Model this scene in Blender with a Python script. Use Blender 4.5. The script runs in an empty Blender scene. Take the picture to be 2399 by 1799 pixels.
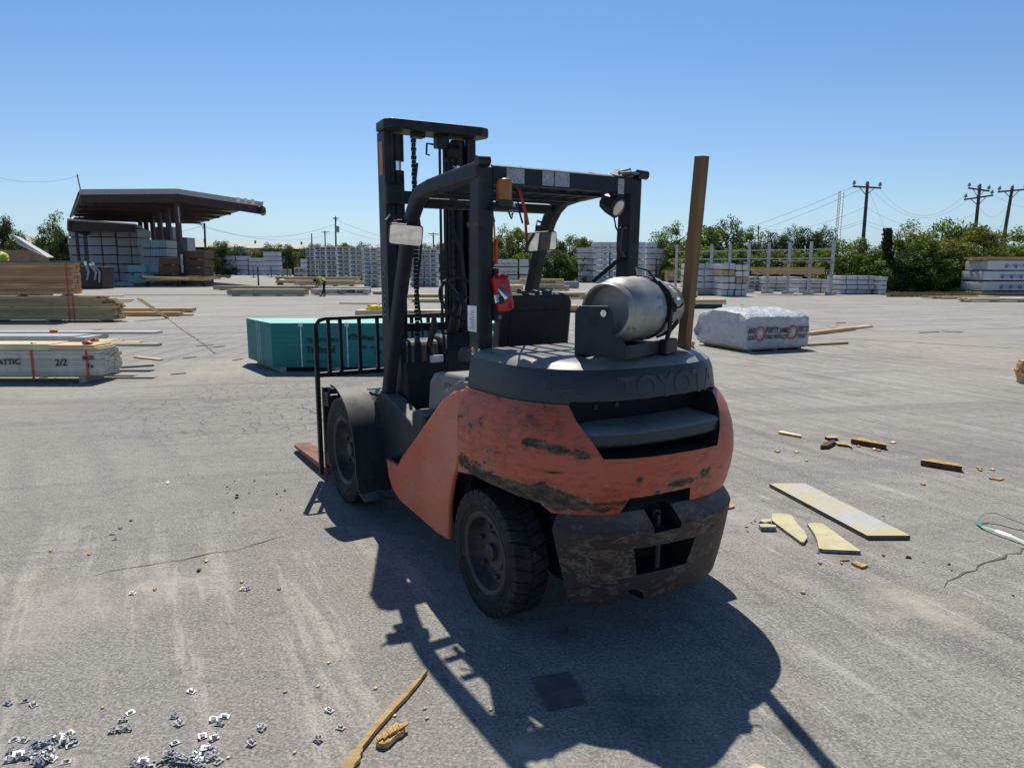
import bpy, bmesh, math, random
from mathutils import Vector, Matrix, noise
R = math.radians
rnd = random.Random(7)
S = bpy.context.scene
C = S.collection
# ------------------------------------------------------------------ camera, sky, sun, exposure
CAMH, PITCH, FPX, PCX, PCY = 1.78, 0.1612, 1667.0, 1199.5, 899.5
cd = bpy.data.cameras.new('camera'); cam = bpy.data.objects.new('camera', cd); C.objects.link(cam)
cam.location = (0, 0, CAMH); cam.rotation_euler = (math.pi/2 - PITCH, 0, 0)
cd.sensor_width = 36; cd.lens = 36*FPX/2399; cd.clip_end = 6000; cd.clip_start = .05
S.camera = cam
SUN_EL = R(57); SUN_AZ = math.atan2(-0.12, 1)          # azimuth from +Y towards +X
w = bpy.data.worlds.new('World'); S.world = w; w.use_nodes = True
nt = w.node_tree; bg = nt.nodes['Background']
sky = nt.nodes.new('ShaderNodeTexSky'); sky.sky_type = 'NISHITA'; sky.sun_disc = False
sky.sun_elevation = SUN_EL; sky.sun_rotation = SUN_AZ; sky.altitude = 100
sky.air_density = 1.0; sky.dust_density = 0.6; sky.ozone_density = 2.5
tcw = nt.nodes.new('ShaderNodeTexCoord'); spw = nt.nodes.new('ShaderNodeSeparateXYZ'); rmp = nt.nodes.new('ShaderNodeValToRGB'); mlt = nt.nodes.new('ShaderNodeVectorMath'); mlt.operation = 'MULTIPLY'
nt.links.new(tcw.outputs['Generated'], spw.inputs[0]); nt.links.new(spw.outputs[2], rmp.inputs[0])
rmp.color_ramp.elements[0].color = (.53, .70, 1.02, 1); rmp.color_ramp.elements[-1].color = (.18, .25, .35, 1)
for p_, c_ in ((.07, (.66, .77, .91)), (.33, (.50, .71, .865)), (.6, (.32, .46, .61))):
    e_ = rmp.color_ramp.elements.new(p_); e_.color = (*c_, 1)
nt.links.new(sky.outputs[0], mlt.inputs[0]); nt.links.new(rmp.outputs[0], mlt.inputs[1])
nt.links.new(mlt.outputs[0], bg.inputs[0]); bg.inputs[1].default_value = 0.128
sd = bpy.data.lights.new('sun', 'SUN'); sd.energy = 4.5; sd.angle = R(0.53); sd.color = (1, .945, .85)
sun = bpy.data.objects.new('sun', sd); C.objects.link(sun)
sv = Vector((math.sin(SUN_AZ)*math.cos(SUN_EL), math.cos(SUN_AZ)*math.cos(SUN_EL), math.sin(SUN_EL)))
sun.rotation_euler = sv.to_track_quat('Z', 'Y').to_euler(); sun.location = (0, 0, 30)
S.view_settings.view_transform = 'Standard'; S.view_settings.look = 'None'
S.view_settings.exposure = 0; S.view_settings.gamma = 1
try: S.view_settings.use_curve_mapping = False
except Exception: pass

# ------------------------------------------------------------------ where a photo pixel lies in the yard
_c, _s = math.cos(PITCH), math.sin(PITCH)
def ray(px, py):
    u = -(py-PCY)/FPX
    return Vector(((px-PCX)/FPX, _c+u*_s, -_s+u*_c))
def ground_at(px, py, z=0.0):
    d = ray(px, py); t = (z-CAMH)/d.z
    return Vector((d.x*t, d.y*t, z))
def at(px, py, Y):
    d = ray(px, py); t = Y/d.y
    return Vector((d.x*t, Y, CAMH+d.z*t))

# ------------------------------------------------------------------ object helpers
def tag(o, label=None, cat=None, group=None, kind=None):
    if label: o['label'] = label
    if cat and label: o['category'] = cat
    if group: o['group'] = group
    if kind: o['kind'] = kind
    return o
def empty(name, loc=(0, 0, 0), rz=0, label=None, cat=None, group=None):
    o = bpy.data.objects.new(name, None); C.objects.link(o); o.empty_display_size = .1
    o.location = loc; o.rotation_euler = (0, 0, rz)
    return tag(o, label, cat, group)
def link(name, me, parent=None, loc=None, rot=None, scale=None):
    o = bpy.data.objects.new(name, me); C.objects.link(o)
    if parent: o.parent = parent
    if loc is not None: o.location = loc
    if rot is not None: o.rotation_euler = rot
    if scale is not None: o.scale = scale
    return o
class MB:
    def __init__(s): s.v = []; s.f = []; s.m = []; s.cur = 0
    def add(s, vs, fs):
        b = len(s.v); s.v += [tuple(v) for v in vs]; s.f += [tuple(i+b for i in f) for f in fs]; s.m += [s.cur]*len(fs); return s
    def box(s, x0, x1, y0, y1, z0, z1, M=None):
        vs = [Vector((x, y, z)) for z in (z0, z1) for y in (y0, y1) for x in (x0, x1)]
        if M: vs = [M @ v for v in vs]
        return s.add(vs, [(0, 2, 3, 1), (4, 5, 7, 6), (0, 1, 5, 4), (2, 6, 7, 3), (0, 4, 6, 2), (1, 3, 7, 5)])
    def beam(s, p, q, w, h=None, up=(0, 0, 1)):
        p = Vector(p); q = Vector(q); h = h or w; d = (q-p); L = d.length; d.normalize()
        up = Vector(up)
        if abs(d.dot(up)) > .98: up = Vector((0, 1, 0))
        sx = d.cross(up).normalized(); sz = sx.cross(d)
        vs = [b + sx*(i*w/2) + sz*(j*h/2) for b in (p, q) for i, j in ((-1, -1), (1, -1), (1, 1), (-1, 1))]
        return s.add(vs, [(0, 1, 2, 3), (7, 6, 5, 4), (0, 4, 5, 1), (1, 5, 6, 2), (2, 6, 7, 3), (3, 7, 4, 0)])
    def tube(s, pts, r, n=8, cap=True):
        pts = [Vector(p) for p in pts]; rs = r if isinstance(r, (list, tuple)) else [r]*len(pts)
        vs = []; prev = None
        for i, p in enumerate(pts):
            d = (pts[min(i+1, len(pts)-1)] - pts[max(i-1, 0)]).normalized()
            if prev is None:
                a = Vector((0, 0, 1)) if abs(d.z) < .9 else Vector((1, 0, 0)); a = d.cross(a).normalized()
            else:
                a = (prev - d*prev.dot(d)).normalized()
            prev = a; b = d.cross(a)
            for k in range(n):
                t = 2*math.pi*k/n; vs.append(p + (a*math.cos(t)+b*math.sin(t))*rs[i])
        fs = []
        for i in range(len(pts)-1):
            for k in range(n):
                k2 = (k+1) % n; fs.append((i*n+k, i*n+k2, (i+1)*n+k2, (i+1)*n+k))
        if cap: fs.append(tuple(range(n-1, -1, -1))); fs.append(tuple((len(pts)-1)*n+k for k in range(n)))
        return s.add(vs, fs)
    def prism(s, poly, a, b, plane='xz'):
        # polygon in a plane, extruded along the third axis from a to b
        def P(u, v, t): return {'xz': (u, t, v), 'xy': (u, v, t), 'yz': (t, u, v)}[plane]
        n = len(poly); vs = [P(u, v, a) for u, v in poly]+[P(u, v, b) for u, v in poly]
        fs = [tuple(range(n)), tuple(range(2*n-1, n-1, -1))]+[(i, i+n, (i+1) % n+n, (i+1) % n) for i in range(n)]
        return s.add(vs, fs)
    def lathe(s, prof, n=32, M=None, closed=False, cap0=True):
        # profile (r, t) turned about local Z
        vs = []
        for r, t in prof:
            for k in range(n):
                a = 2*math.pi*k/n; v = Vector((r*math.cos(a), r*math.sin(a), t)); vs.append(M @ v if M else v)
        fs = []; m = len(prof)
        for i in range(m if closed else m-1):
            j = (i+1) % m
            for k in range(n):
                k2 = (k+1) % n; fs.append((i*n+k, i*n+k2, j*n+k2, j*n+k))
        if not closed:
            if cap0: fs.append(tuple(range(n-1, -1, -1)))
            fs.append(tuple((m-1)*n+k for k in range(n)))
        return s.add(vs, fs)
    def mesh(s, name, mats, smooth=None, fix=True):
        me = bpy.data.meshes.new(name); me.from_pydata(s.v, [], s.f)
        mats = mats if isinstance(mats, (list, tuple)) else [mats]
        for m in mats: me.materials.append(m)
        me.polygons.foreach_set('material_index', s.m)
        if fix:
            bm = bmesh.new(); bm.from_mesh(me); bmesh.ops.recalc_face_normals(bm, faces=bm.faces); bm.to_mesh(me); bm.free()
        me.update()
        if smooth: smooth_by(me, smooth)
        return me
    def build(s, name, mats, parent=None, smooth=None, bevel=0, loc=None, rot=None, seg=2):
        o = link(name, s.mesh(name, mats, smooth), parent, loc, rot)
        if bevel: add_bevel(o, bevel, seg)
        return o
def smooth_by(me, deg):
    me.polygons.foreach_set('use_smooth', [True]*len(me.polygons))
    bm = bmesh.new(); bm.from_mesh(me)
    for e in bm.edges: e.smooth = not (len(e.link_faces) != 2 or e.calc_face_angle(0) > R(deg))
    bm.to_mesh(me); bm.free()
def add_bevel(o, wd, seg=2):
    m = o.modifiers.new('bevel', 'BEVEL'); m.width = wd; m.segments = seg; m.limit_method = 'ANGLE'; m.angle_limit = R(35)
    m.harden_normals = False
    o.data.polygons.foreach_set('use_smooth', [False]*len(o.data.polygons))
def ordn(n): return ['', 'first', 'second', 'third', 'fourth', 'fifth', 'sixth', 'seventh', 'eighth', 'ninth', 'tenth'][n]

# ------------------------------------------------------------------ materials
MATS = {}
class NT:
    def __init__(s, name):
        s.m = bpy.data.materials.new(name); s.m.use_nodes = True; s.t = s.m.node_tree
        s.b = s.t.nodes['Principled BSDF']; s.out = s.t.nodes['Material Output']
        s.tc = s.t.nodes.new('ShaderNodeTexCoord'); MATS[name] = s.m
    def n(s, typ, **kw):
        x = s.t.nodes.new('ShaderNode'+typ)
        for k, v in kw.items(): setattr(x, k, v)
        return x
    def l(s, a, b): s.t.links.new(a, b)
    def mapping(s, scale=(1, 1, 1), rot=(0, 0, 0), loc=(0, 0, 0), src='Object'):
        a = s.tc.outputs[src] if isinstance(src, str) else src
        if any(rot):
            q = s.n('Mapping'); q.inputs['Rotation'].default_value = rot; s.l(a, q.inputs[0]); a = q.outputs[0]
        m = s.n('Mapping'); m.inputs['Scale'].default_value = scale; m.inputs['Location'].default_value = loc
        s.l(a, m.inputs[0]); return m.outputs[0]
    def noise(s, scale, detail=4, rough=.55, vec=None, dist=0):
        x = s.n('TexNoise'); x.inputs['Scale'].default_value = scale; x.inputs['Detail'].default_value = detail
        x.inputs['Roughness'].default_value = rough; x.inputs['Distortion'].default_value = dist
        s.l(vec if vec is not None else s.tc.outputs['Object'], x.inputs['Vector']); return x.outputs[0]
    def ramp(s, fac, a, b, lo=0., hi=1.):
        x = s.n('MapRange'); x.interpolation_type = 'SMOOTHSTEP'
        for i, v in zip((1, 2, 3, 4), (a, b, lo, hi)): x.inputs[i].default_value = v
        s.l(fac, x.inputs[0]); return x.outputs[0]
    def math(s, op, a, b=None, c=None):
        x = s.n('Math', operation=op)
        for i, v in enumerate((a, b, c)):
            if v is None: continue
            if isinstance(v, (int, float)): x.inputs[i].default_value = v
            else: s.l(v, x.inputs[i])
        return x.outputs[0]
    def mix(s, fac, a, b, mode='MIX'):
        x = s.n('Mix', data_type='RGBA', blend_type=mode)
        for i, v in ((0, fac), (6, a), (7, b)):
            if isinstance(v, (int, float)): x.inputs[i].default_value = v
            elif isinstance(v, tuple): x.inputs[i].default_value = (*v, 1) if len(v) == 3 else v
            else: s.l(v, x.inputs[i])
        return x.outputs[2]
    def sep(s, v):
        x = s.n('SeparateXYZ'); s.l(v, x.inputs[0]); return x.outputs
    def col(s, c):
        if isinstance(c, tuple): s.b.inputs['Base Color'].default_value = (*c, 1)
        else: s.l(c, s.b.inputs['Base Color'])
    def set(s, rough=None, metal=None, spec=None):
        for k, v in (('Roughness', rough), ('Metallic', metal), ('Specular IOR Level', spec)):
            if v is None: continue
            if isinstance(v, (int, float)): s.b.inputs[k].default_value = v
            else: s.l(v, s.b.inputs[k])
    def bump(s, h, strength=.3, dist=.01):
        x = s.n('Bump'); x.inputs['Strength'].default_value = strength; x.inputs['Distance'].default_value = dist
        s.l(h, x.inputs['Height']); s.l(x.outputs[0], s.b.inputs['Normal'])
    def rand(s): return s.n('ObjectInfo').outputs['Random']

def simple(name, c, rough=.6, metal=0, var=.25, scale=6, bump=0, bscale=40, objvar=0., dirt=None, sunlit_dust=0):
    m = NT(name)
    n1 = m.noise(scale, 5, .6)
    k = m.ramp(n1, .3, .7, 1-var, 1+var)
    col = m.mix(1.0, tuple(c), m.n('CombineColor').outputs[0], 'MULTIPLY') if False else None
    x = m.n('VectorMath', operation='SCALE'); x.inputs[0].default_value = c; m.l(k, x.inputs['Scale']); v = x.outputs[0]
    if objvar:
        k2 = m.ramp(m.rand(), 0, 1, 1-objvar, 1+objvar)
        y = m.n('VectorMath', operation='SCALE'); m.l(v, y.inputs[0]); m.l(k2, y.inputs['Scale']); v = y.outputs[0]
    if dirt:
        v = m.mix(m.ramp(m.noise(scale*.6, 6, .65), .52, .7), v, tuple(dirt))
    if sunlit_dust:
        gn = m.sep(m.n('NewGeometry').outputs['Normal'])
        v = m.mix(m.math('MULTIPLY', m.ramp(gn[2], .4, .9, 0, sunlit_dust), m.ramp(m.noise(7, 4, .6), .3, .55, .4, 1)), v, (.30, .29, .265))  # upward faces paled: dust, plus the look of sunlit tops put into the colour
    m.col(v); m.set(rough, metal, .3 if name == 'charcoal_paint' else None)
    if bump: m.bump(m.noise(bscale, 4), bump, .01)
    return m.m

def wood(name, c1, c2, axis=0, objvar=.22, grain=18, rough=.75):
    m = NT(name)
    off = m.n('VectorMath', operation='SCALE'); off.inputs[0].default_value = (37, 11, 5); m.l(m.rand(), off.inputs['Scale'])
    add = m.n('VectorMath', operation='ADD'); m.l(m.tc.outputs['Object'], add.inputs[0]); m.l(off.outputs[0], add.inputs[1])
    sc = [1, 1, 1]; sc = [.9 if i == axis else grain for i in range(3)]
    vec = m.mapping(tuple(sc), src=add.outputs[0])
    g = m.noise(1.3, 5, .6, vec, .4)
    big = m.noise(.9, 3, .5, add.outputs[0])
    col = m.mix(m.ramp(g, .3, .72), tuple(c1), tuple(c2))
    col = m.mix(m.ramp(big, .45, .75, 0, .45), col, tuple(x*.62 for x in c2))
    kn = m.n('TexVoronoi'); kn.inputs['Scale'].default_value = 1.0
    kv = m.mapping(tuple(1.1 if i == axis else 7 for i in range(3)), src=add.outputs[0]); m.l(kv, kn.inputs['Vector'])
    col = m.mix(m.ramp(kn.outputs['Distance'], .16, .05), col, (.12, .05, .02))
    k2 = m.ramp(m.rand(), 0, 1, 1-objvar, 1+objvar*.6)
    y = m.n('VectorMath', operation='SCALE'); m.l(col, y.inputs[0]); m.l(k2, y.inputs['Scale'])
    m.col(y.outputs[0]); m.set(rough); m.bump(g, .25, .004)
    return m.m

# wood
pine = wood('pine_wood', (.80, .62, .37), (.64, .45, .24))
fir = wood('fir_wood', (.58, .35, .185), (.42, .22, .10), objvar=.25)
treated = wood('treated_wood', (.60, .46, .25), (.44, .31, .15), objvar=.2)
grey_wood = wood('weathered_wood', (.50, .47, .38), (.36, .33, .25), objvar=.2)
pale_wood = wood('pale_wood', (.78, .68, .47), (.62, .51, .32), objvar=.15)
orange_wood = wood('orange_wood', (.72, .46, .24), (.54, .31, .14), objvar=.2)
white_lam = simple('white_laminate', (.50, .50, .47), .55, var=.08, objvar=.06)
cream_lam = simple('cream_laminate', (.60, .58, .49), .6, var=.12, scale=3, objvar=.14, dirt=(.42, .40, .34))
# plain
black_steel = simple('black_steel', (.016, .018, .022), .48, .3, var=.4, scale=9, bump=.1, bscale=60, dirt=(.040, .036, .034), sunlit_dust=.3)
char = simple('charcoal_paint', (.024, .029, .038), .58, 0, var=.25, scale=8, bump=.08, bscale=50, dirt=(.050, .048, .046), sunlit_dust=.6)
black_pl = simple('black_plastic', (.018, .019, .022), .5, 0, var=.3, scale=12, bump=.15, bscale=90)
grey_pl = simple('dusty_grey_plastic', (.16, .165, .17), .55, 0, var=.25, scale=5, dirt=(.26, .25, .23), sunlit_dust=.6)
rubber = simple('worn_rubber', (.020, .0195, .019), .82, 0, var=.45, scale=14, bump=.35, bscale=60, dirt=(.048, .044, .040))
rust = simple('rusty_steel', (.24, .11, .065), .8, 0, var=.35, scale=10, bump=.3, bscale=50, dirt=(.13, .065, .045))
galv = simple('galvanised_steel', (.42, .44, .46), .45, .3, var=.15)
rim_m = simple('rim_paint', (.045, .045, .047), .6, .1, var=.5, scale=9, dirt=(.10, .09, .08), bump=.2)
red_pl = simple('red_enamel', (.50, .012, .018), .28, var=.15)
red_strap = simple('red_band', (.62, .07, .04), .5, var=.1)
amber = simple('amber_lens', (.38, .15, .025), .35, var=.35)
chrome = simple('bright_metal', (.7, .7, .72), .18, 1, var=.05)
yellow = simple('yellow_tarp', (.78, .55, .05), .55, var=.2, scale=14, bump=.3)
dark = simple('dark_void', (.008, .008, .01), .9, var=.1)
maroon = simple('maroon_steel', (.045, .026, .028), .6, var=.3, objvar=.1)
cream_metal = simple('cream_metal_roof', (.42, .385, .31), .5, var=.08)
wall_metal = simple('green_grey_siding', (.17, .19, .165), .6, var=.12)
fascia_m = simple('pale_fascia', (.42, .40, .38), .5, var=.1)
soffit = simple('roof_underside', (.20, .185, .17), .7, var=.2)
pole_wood = simple('creosote_pole', (.085, .06, .05), .85, var=.35, scale=3)
wire_m = simple('wire_black', (.03, .03, .03), .6)
porcelain = simple('insulator_grey', (.25, .25, .26), .3)
blue_ink = simple('blue_ink', (.05, .16, .42), .6)
black_ink = simple('black_ink', (.012, .012, .014), .6)
faded_ink = simple('faded_dark_teal_ink', (.006, .022, .03), .6)
red_ink = simple('red_ink', (.55, .09, .06), .6)
green_ink = simple('green_ink', (.02, .20, .12), .6)
white_ink = simple('white_ink', (.75, .76, .76), .6)
grey_ink = simple('worn_grey_lettering', (.10, .105, .115), .6, var=.6, scale=30)
cyan_ink = simple('sky_blue_ink', (.16, .36, .52), .6, var=.3, scale=40)
skin = simple('skin', (.30, .17, .11), .6)
hivis = simple('hi_vis_fabric', (.42, .80, .03), .7, var=.08)
cloth_black = simple('black_cloth', (.016, .016, .02), .85)
orange_stk = simple('orange_sticker', (.62, .16, .05), .5)
cardboard = simple('grey_brown_cardboard', (.13, .115, .10), .85, var=.2, scale=9)
teal_strap = simple('green_banding', (.05, .28, .20), .35)
teal_top = simple('pale_teal_panel_face', (.30, .62, .55), .6, var=.08, scale=2)
brown_ply = simple('dark_plywood', (.26, .15, .09), .75, var=.3, scale=7)
oil_m = simple('oil_damp', (.05, .05, .045), .3, var=.4, scale=20)
gypsum = simple('broken_board_core', (.22, .23, .26), .9, var=.3, scale=30)
leafbrown = simple('splintered_wood', (.52, .32, .12), .8, var=.4, scale=30, bump=.6, bscale=60)

m = NT('teal_edge_paint')   # stacked sheets, edge sealed in teal
z = m.sep(m.tc.outputs['Object'])[2]
lay = m.noise(1, 2, .5, m.mapping((1.2, 1.2, 150)))
col = m.mix(m.ramp(lay, .35, .65), (.0, .155, .160), (.0, .21, .212))
col = m.mix(m.ramp(m.noise(2, 5, .6), .4, .75, 0, .35), col, (.0, .26, .25))
m.col(col); m.set(.6); m.bump(lay, .4, .003); teal_edge = m.m

m = NT('blue_white_stripes')
sx = m.math('FRACT', m.math('MULTIPLY', m.sep(m.tc.outputs['Generated'])[0], 11.0))
col = m.mix(m.ramp(sx, .45, .55), (.05, .22, .34), (.46, .48, .44)); m.col(col); m.set(.6); striped = m.m
m = NT('end_grain_grid')
bk = m.n('TexBrick'); bk.offset = 0; bk.inputs['Scale'].default_value = 1; bk.inputs['Brick Width'].default_value = .10; bk.inputs['Row Height'].default_value = .05
bk.inputs['Mortar Size'].default_value = .008; bk.inputs['Color1'].default_value = (.38, .18, .08, 1); bk.inputs['Color2'].default_value = (.22, .12, .07, 1); bk.inputs['Mortar'].default_value = (.03, .02, .015, 1)
rt = m.mapping((1, 1, 1), (R(90), 0, 0)); m.l(rt, bk.inputs[0]); m.col(bk.outputs[0]); m.set(.8); end_grain = m.m

def wrap(name, base, printed=None, inks=((.02, .13, .30), (.015, .2, .14)), tint=.06):
    m = NT(name)
    n1 = m.noise(1.1, 4, .6); n2 = m.noise(5, 5, .6, dist=.8)
    col = m.mix(m.ramp(n1, .35, .75, 0, .35), tuple(base), tuple(x*.80 for x in base))
    g = m.tc.outputs['Generated']; s = m.sep(g)
    if printed:
        nx, z0, z1 = printed
        fx = m.math('FRACT', m.math('MULTIPLY', s[0], float(nx)))
        mx = m.math('MULTIPLY', m.ramp(fx, .10, .14), m.ramp(fx, .90, .86))
        mz = m.math('MULTIPLY', m.ramp(s[2], z0, z0+.05), m.ramp(s[2], z1, z1-.05))
        rag = m.ramp(m.noise(6, 3, .6), .30, .50)
        fac = m.math('MULTIPLY', m.math('MULTIPLY', mx, mz), rag)
        ink = m.mix(m.ramp(m.math('ADD', m.rand(), m.math('MULTIPLY', m.noise(.35, 1), .6)), .70, .8), inks[0], inks[1])
        col = m.mix(fac, col, ink)
        tear = m.math('MULTIPLY', m.ramp(m.noise(1.3, 3, .6), .64, .67), .9)
        col = m.mix(tear, col, (.40, .31, .18))
    bright = m.ramp(m.rand(), 0, 1, 1-tint, 1+tint)
    y = m.n('VectorMath', operation='SCALE'); m.l(col, y.inputs[0]); m.l(bright, y.inputs['Scale'])
    m.col(y.outputs[0]); m.set(.42); m.bump(n2, .5, .03)
    return m.m
w_white = wrap('white_wrap', (.60, .60, .62))
w_shade_grey = wrap('shade_grey_wrap', (.27, .28, .325))  # white wrap darkened: the shade under the shed is put into this grey
w_pale = wrap('lavender_white_wrap', (.52, .53, .58))
w_print = wrap('printed_wrap', (.56, .57, .56), (2, .14, .80), ((.01, .07, .17), (.008, .10, .075)))
w_print2 = wrap('green_banded_wrap', (.58, .58, .58), (2, .12, .6), ((.03, .05, .06), (.02, .12, .10)))
w_rows = wrap('row_printed_wrap', (.58, .59, .60), (4, .30, .48), ((.10, .11, .12), (.12, .12, .13)))
w_kraft = simple('kraft_wrap', (.42, .33, .20), .7, var=.1)

m = NT('crinkled_white_wrap')
vv = m.n('TexVoronoi'); vv.feature = 'SMOOTH_F1'; vv.inputs['Scale'].default_value = 5; m.l(m.noise(1.5, 3), vv.inputs['Vector'])
n = m.noise(3.0, 6, .6, dist=1.6); n3 = m.noise(9, 3, .6, dist=1)
m.col(m.mix(m.ramp(n, .3, .75), (.46, .47, .50), (.57, .575, .59))); m.set(.36); m.bump(m.math('ADD', n, m.math('MULTIPLY', n3, .4)), .9, .07); crinkle = m.m

# worn orange paint: chips where the body is rubbed; positions in forklift coordinates
def worn_paint(name, base, chip, bare, amount, zband=None, side=0.0, rough=.45, streak=.5, fade=None, sunlit_dust=.75, spots=None):
    m = NT(name)
    P = m.tc.outputs['Object']; s = m.sep(P)
    big = m.noise(1.6, 5, .6)
    col = m.mix(m.ramp(big, .35, .7), tuple(base), tuple(fade or [x*.82 for x in base]))
    st = m.noise(1.0, 6, .75, m.mapping((1.6, 1.6, 30)), .5)
    col = m.mix(m.ramp(st, .52, .72, 0, streak), col, tuple(x*.45 for x in base))
    st2 = m.noise(1.0, 4, .75, m.mapping((4, 4, 95), loc=(3, 1, 7)), .4)
    col = m.mix(m.ramp(st2, .60, .70, 0, .55), col, tuple(x*.30 for x in base))
    st3 = m.noise(1.0, 3, .7, m.mapping((5, 5, 80), (R(25), R(18), 0), (1, 4, 2)), .6)
    col = m.mix(m.ramp(st3, .66, .72, 0, .5), col, tuple(bare))
    nz = m.noise(17, 8, .68, m.mapping((1, 1, 2.0)), .35)
    low = m.noise(2.4, 3, .6, m.mapping((1, 1, 2.4), loc=(5, 2, 1)))
    thr = m.math('ADD', m.math('MULTIPLY', nz, .8), m.math('MULTIPLY', low, .45))
    if zband:
        zz = m.math('SUBTRACT', 1.0, m.math('ABSOLUTE', m.math('DIVIDE', m.math('SUBTRACT', s[2], zband[0]), zband[1])))
        thr = m.math('ADD', thr, m.math('MULTIPLY', m.math('MAXIMUM', zz, 0.0), zband[2]))
    for (cx_, cy_, cz_, rx_, rz_, am_) in (spots or ()):
        q = m.n('VectorMath', operation='SUBTRACT'); m.l(P, q.inputs[0]); q.inputs[1].default_value = (cx_, cy_, cz_)
        q2 = m.n('VectorMath', operation='MULTIPLY'); m.l(q.outputs[0], q2.inputs[0]); q2.inputs[1].default_value = (1/rx_, 1/rx_, 1/rz_)
        q3 = m.n('VectorMath', operation='LENGTH'); m.l(q2.outputs[0], q3.inputs[0])
        thr = m.math('ADD', thr, m.ramp(q3.outputs['Value'], 1.0, .25, 0, am_))
    c = m.ramp(thr, amount, amount+.035)
    soft = m.ramp(thr, amount-.16, amount+.02, 0, .55)
    col = m.mix(soft, col, tuple(x*.5+y*.5 for x, y in zip([b*.4 for b in base], chip)))
    rim = m.math('MULTIPLY', m.ramp(thr, amount-.03, amount), m.ramp(m.noise(6, 3, .6), .45, .6))
    col = m.mix(rim, col, tuple(bare))
    cc = m.noise(11, 6, .75, m.mapping((1, 1, 2.5)))
    chipcol = m.mix(m.ramp(cc, .42, .60), tuple(chip), tuple(x*2.6 for x in chip)); chipcol = m.mix(m.ramp(cc, .60, .68, 0, .8), chipcol, tuple(bare))
    col = m.mix(c, col, chipcol)
    fine = m.noise(60, 3, .6)
    col = m.mix(m.ramp(fine, .62, .72, 0, .35), col, tuple(x*.4 for x in base))
    gn = m.sep(m.n('NewGeometry').outputs['Normal'])
    col = m.mix(m.math('MULTIPLY', m.ramp(gn[2], .45, .9, 0, sunlit_dust), m.ramp(m.noise(6, 4, .6), .25, .5, .5, 1)), col, (.30, .29, .265))  # pale tops: settled dust and painted-in sunlight together
    m.col(col)
    m.set(m.mix(c, (rough,)*3, (.85,)*3), 0, .4)
    m.bump(m.math('SUBTRACT', m.math('MULTIPLY', m.noise(7, 3), .3), c), .35, .004)
    return m.m
SPOTS = [(.20, .70, .775, .10, .07, .22), (.05, .70, .755, .15, .06, .26), (-.12, .70, .745, .15, .06, .28), (-.28, .68, .735, .15, .07, .30), (-.42, .61, .745, .14, .09, .34), (-.50, .52, .715, .12, .07, .30), (-.56, .40, .70, .10, .05, .2),
         (-.36, .62, .985, .10, .035, .24), (-.46, .55, .965, .11, .035, .26), (-.53, .47, .945, .08, .05, .28), (-.44, .56, .86, .13, .02, .2), (.02, .69, 1.02, .05, .05, .16), (.12, .69, .97, .05, .05, .12),
         (-.66, -.02, .775, .13, .035, .30), (-.64, -.17, .80, .08, .05, .26), (-.66, .24, .83, .035, .05, .26), (-.67, .13, .745, .03, .02, .2), (-.60, .36, .80, .04, .06, .18), (-.52, -.45, .85, .12, .05, .18), (-.42, -.62, .95, .09, .12, .16), (-.50, -.50, 1.0, .06, .05, .14), (-.63, .30, .72, .16, .02, .14)]
orange_cw = worn_paint('worn_orange_paint', (.50, .098, .048), (.048, .036, .026), (.30, .27, .23), .762, None, streak=.62, fade=(.56, .15, .085), spots=SPOTS, sunlit_dust=.35)
orange_panel = worn_paint('scuffed_orange_paint', (.52, .115, .06), (.05, .035, .03), (.34, .19, .14), .94, None, streak=.4, fade=(.60, .19, .12), sunlit_dust=.35)
lower_cw = worn_paint('scraped_counterweight_paint', (.046, .041, .039), (.068, .042, .029), (.17, .155, .14), .65, None, rough=.6, streak=.5, fade=(.060, .042, .032), sunlit_dust=.5)
cover_paint = worn_paint('charcoal_cover_paint', (.028, .033, .042), (.07, .05, .03), (.22, .17, .10), .97, (1.325, .025, .12), rough=.42, streak=.25, fade=(.040, .045, .054), sunlit_dust=.85,
    spots=[(-.33, .55, 1.235, .03, .06, .26), (-.53, .0, 1.29, .2, .02, .16), (-.52, -.15, 1.18, .22, .02, .14), (-.42, -.42, 1.24, .10, .06, .14)])

m = NT('dull_aluminium')
st = m.noise(1, 4, .6, m.mapping((30, 2, 30))); b = m.noise(4, 5, .6)
col = m.mix(m.ramp(b, .3, .7), (.44, .43, .40), (.28, .28, .275))
col = m.mix(m.ramp(m.noise(20, 5, .75), .58, .68, 0, .6), col, (.10, .09, .08)); m.col(col); m.set(m.ramp(st, .3, .7, .42, .6), .55); m.bump(m.noise(18, 4), .12, .004); alum = m.m
m = NT('mirror_glass'); m.col((.85, .87, .88)); m.set(.03, 1); mirror_m = m.m
m = NT('reflective_tape')
ck = m.noise(50, 2, .5, dist=2); m.col(m.mix(m.ramp(ck, .4, .6), (.42, .44, .46), (.25, .26, .28))); m.set(.3, .2); tape_m = m.m
m = NT('clear_lens'); m.col((.7, .68, .6)); m.set(.08, .5); lens_m = m.m

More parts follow.
